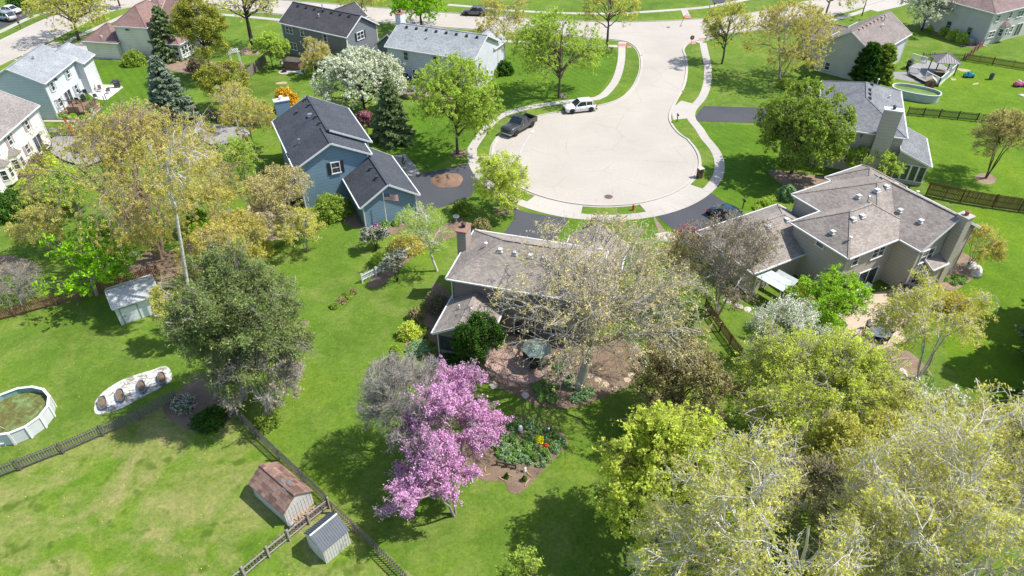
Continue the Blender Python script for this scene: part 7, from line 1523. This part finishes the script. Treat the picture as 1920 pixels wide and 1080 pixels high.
o = place('patio_umbrella', (776, 177), 'closed slim grey umbrella standing on the octagonal deck', 'umbrella'); MB().tube([(0, 0, .8), (0, 0, 3.2)], .03).build('pole', M_STEEL, o); MB().lathe([(.05, 1.7), (.16, 1.9), (.1, 2.8), (.02, 3.15)], 10).build('canopy', plain('grey_canvas', (.3, .32, .36), .8), o)
grill((758, 160), 'black covered grill against the pale blue grey house, left of the umbrella', M_DARK, R(-24), 1.7); grill((781, 160), 'black covered grill against the pale blue grey house, right of the umbrella', M_DARK, R(-24), 1.4)
# gazebo, deck and playhouse on the right
gd = place('deck', (1745, 140), 'low deck with white railings beside the oval pool', 'deck')
dpoly(gd, [(1704, 124), (1735, 112), (1792, 128), (1768, 148), (1757, 158), (1733, 152), (1706, 138)], .45, M_DECKG, .18, ang=.3)
def railing(root, pts, z0, hh, mat, skirt=False):
    for (a, b_) in zip(pts[:-1], pts[1:]):
        A_1, B_1 = at(*a) - root.location, at(*b_) - root.location; L = (B_1 - A_1).length; MB().bar(A_1 + Vector((0, 0, z0 + hh)), B_1 + Vector((0, 0, z0 + hh)), .12, .06).build('rail', mat, root); MB().bar(A_1 + Vector((0, 0, z0 + .1)), B_1 + Vector((0, 0, z0 + .1)), .06, .06).build('rail', mat, root)
        for p_ in (A_1, B_1): MB().box((p_.x, p_.y, (z0 + hh) / 2), (.12, .12, z0 + hh + .1)).build('post', mat, root)
        bm_ = MB().box((0, 0, hh / 2), (.05, .05, hh)).mesh('baluster', mat)
        for i in range(1, int(L / .16)): p_ = A_1.lerp(B_1, i / int(L / .16)); q = link('baluster', bm_, root); q.location = (p_.x, p_.y, z0)
        if skirt: MB().bar(A_1 + Vector((0, 0, z0 / 2)), B_1 + Vector((0, 0, z0 / 2)), .05, z0).build('skirt', mat, root)
railing(gd, [(1758, 163), (1790, 135)], .45, .95, M_WHITE, True); railing(gd, [(1790, 135), (1776, 128)], .45, .95, M_WHITE); railing(gd, [(1733, 150), (1758, 163)], .45, .95, M_WHITE); railing(gd, [(1707, 116), (1734, 124)], .45, .95, M_WHITE); railing(gd, [(1702, 140), (1720, 144)], .45, .9, M_WHITE)
gz = place('gazebo', (1762, 141), 'gazebo with ribbed grey metal pyramid roof on the deck', 'gazebo', R(-10)); gz.location.z = .45
for x_ in (-1.45, 1.45):
    for y_ in (-1.45, 1.45): MB().box((x_, y_, 1.05), (.14, .14, 2.1)).build('post', M_WOODD, gz)
M_GZ = plain('grey_ribbed_metal', (.22, .20, .205), .55)
for k in range(4):
    e = [(1.9 * sx, 1.9 * sy, 2.1) for sx, sy in ((-1, -1), (1, -1), (1, 1), (-1, 1))]; a, b_ = Vector(e[k]), Vector(e[(k + 1) % 4]); T = Vector((0, 0, 3.15)); MB().face([a, b_, T]).face([a - Vector((0, 0, .05)), T - Vector((0, 0, .05)), b_ - Vector((0, 0, .05))]).build('roof', M_GZ, gz)
    for i in range(1, 10): f_ = i / 10; p_ = a.lerp(b_, f_); ap = a.lerp(b_, .5); tgt = T + (p_ - ap) * 0 if f_ == .5 else p_ + (T - ap) * (1 - abs(2 * f_ - 1)); MB().bar(p_ + Vector((0, 0, .02)), tgt + Vector((0, 0, .02)), .04, .04).build('roof_rib', M_GZ, gz)
    MB().bar(a + Vector((0, 0, .02)), T + Vector((0, 0, .02)), .1, .06).build('hip_cap', M_GZ, gz)
t = place('patio_table', (1757, 148), 'dark table with yellow top inside the gazebo', 'table', R(-10)); t.location.z = .45; MB().box((0, 0, .8), (1.5, .8, .06)).build('tabletop', plain('yellow_wood', (.60, .42, .15), .6), t); MB().box((0, 0, .4), (1.3, .6, .78)).build('cabinet', M_DARK, t)
grill((1703, 128), 'black grill against the white wall of the brown gable house', M_DARK, R(45), 1.3)
ph = place('playhouse', (1741, 165), 'small brown playhouse with pale gable roof between pool and railing', 'playhouse', R(-20)); MB().box((0, 0, .65), (1.1, 1.0, 1.3)).build('wall', M_PKR, ph); MB().face([(-.75, -.7, 1.25), (0, -.7, 1.8), (0, .7, 1.8), (-.75, .7, 1.25)]).face([(.75, .7, 1.25), (0, .7, 1.8), (0, -.7, 1.8), (.75, -.7, 1.25)]).face([(-.55, -.51, 1.3), (.55, -.51, 1.3), (0, -.51, 1.72)]).build('roof', plain('tan_plastic', (.50, .42, .32), .7), ph); MB().box((0, -.52, .5), (.4, .04, .9)).build('door', plain('dark_red_door', (.2, .04, .03)), ph)
def toycar(px, rz, c, label, s_=1.0, seats=None):
    o = place('toy_car', px, label, 'toy car', rz); b_ = plain('toy_' + label.split()[0], c, .4); m = MB(); m.box((0, 0, .32 * s_), (1.3 * s_, .7 * s_, .25 * s_)); m.box((.45 * s_, 0, .5 * s_), (.4 * s_, .6 * s_, .14 * s_)); m.build('body', b_, o)
    for sx in (-1, 1):
        for sy in (-1, 1): MB().tube([(sx * .42 * s_, sy * .32 * s_, .17 * s_), (sx * .42 * s_, sy * .42 * s_, .17 * s_)], .17 * s_, 12).build('wheel', M_RUBBER, o)
        MB().box((-.15 * s_, sx * .17 * s_, .6 * s_), (.12 * s_, .26 * s_, .4 * s_)).build('seat', seats or b_, o)
    MB().bar((.28 * s_, -.25 * s_, .7 * s_), (.28 * s_, .25 * s_, .7 * s_), .04).build('windscreen_bar', M_DARK, o); MB().bar((-.5 * s_, -.3 * s_, .5 * s_), (-.5 * s_, .3 * s_, .5 * s_), .06, .2 * s_).build('tailgate', b_, o)
toycar((1815, 145), R(0), (.03, .30, .42), 'teal and black toy car on the lawn beyond the gazebo', 1.1); toycar((1910, 162), R(5), (.75, .12, .35), 'pink toy car near the right edge', 1.2, M_WHITE)
o = place('bin', (1857, 149), 'dark grey bin on the lawn right of the teal toy car', 'bin'); MB().lathe([(.28, 0), (.36, .95), (.30, .95), (.28, .5)], 14).build('bin', plain('grey_plastic_bin', (.09, .095, .10), .6), o)
rock((1918, 180), .5, 'pale stone heap at the right edge below the pink toy car', .5)
# spoil patches on the right lawn, dandelions
for q in ([(1795, 128), (1818, 131), (1817, 134), (1803, 134)], [(1783, 147), (1793, 148), (1790, 151), (1784, 150)], [(1824, 157), (1835, 155), (1833, 158), (1825, 159)]): sheet('bare_soil', W(q), .012, plain('sandy_soil', (.40, .32, .18), .9))
sheet('bare_soil', W([(518, 155), (535, 153), (537, 157), (520, 158)]), .011, plain('sandy_soil', (.40, .32, .18)))
rd = random.Random(9); m = MB()
for i in range(170):
    x_, y_ = (rd.uniform(0, 640), rd.uniform(580, 1078)) if i < 120 else (rd.uniform(1200, 1920), rd.uniform(100, 800)); p_ = at(x_, y_); s_ = rd.uniform(.02, .045); m.box((p_.x, p_.y, .03), (s_, s_, .03), rd.random())
o = m.build('dandelions', LF['yflower']); tag(o, 'scattered yellow dandelion heads in the lawns', 'dandelions', kind='stuff')
put_bush('lavender blue flowers at the foot of the tree behind the white car', (1056, 182), 8, .5, 'lilac', name='flowers', cat='plant', n=500, lsize=.12); put_bush('lavender blue flowers at the foot of the corner street tree', (1142, 94), 8, .4, 'lilac', name='flowers', cat='plant', n=400, lsize=.12)
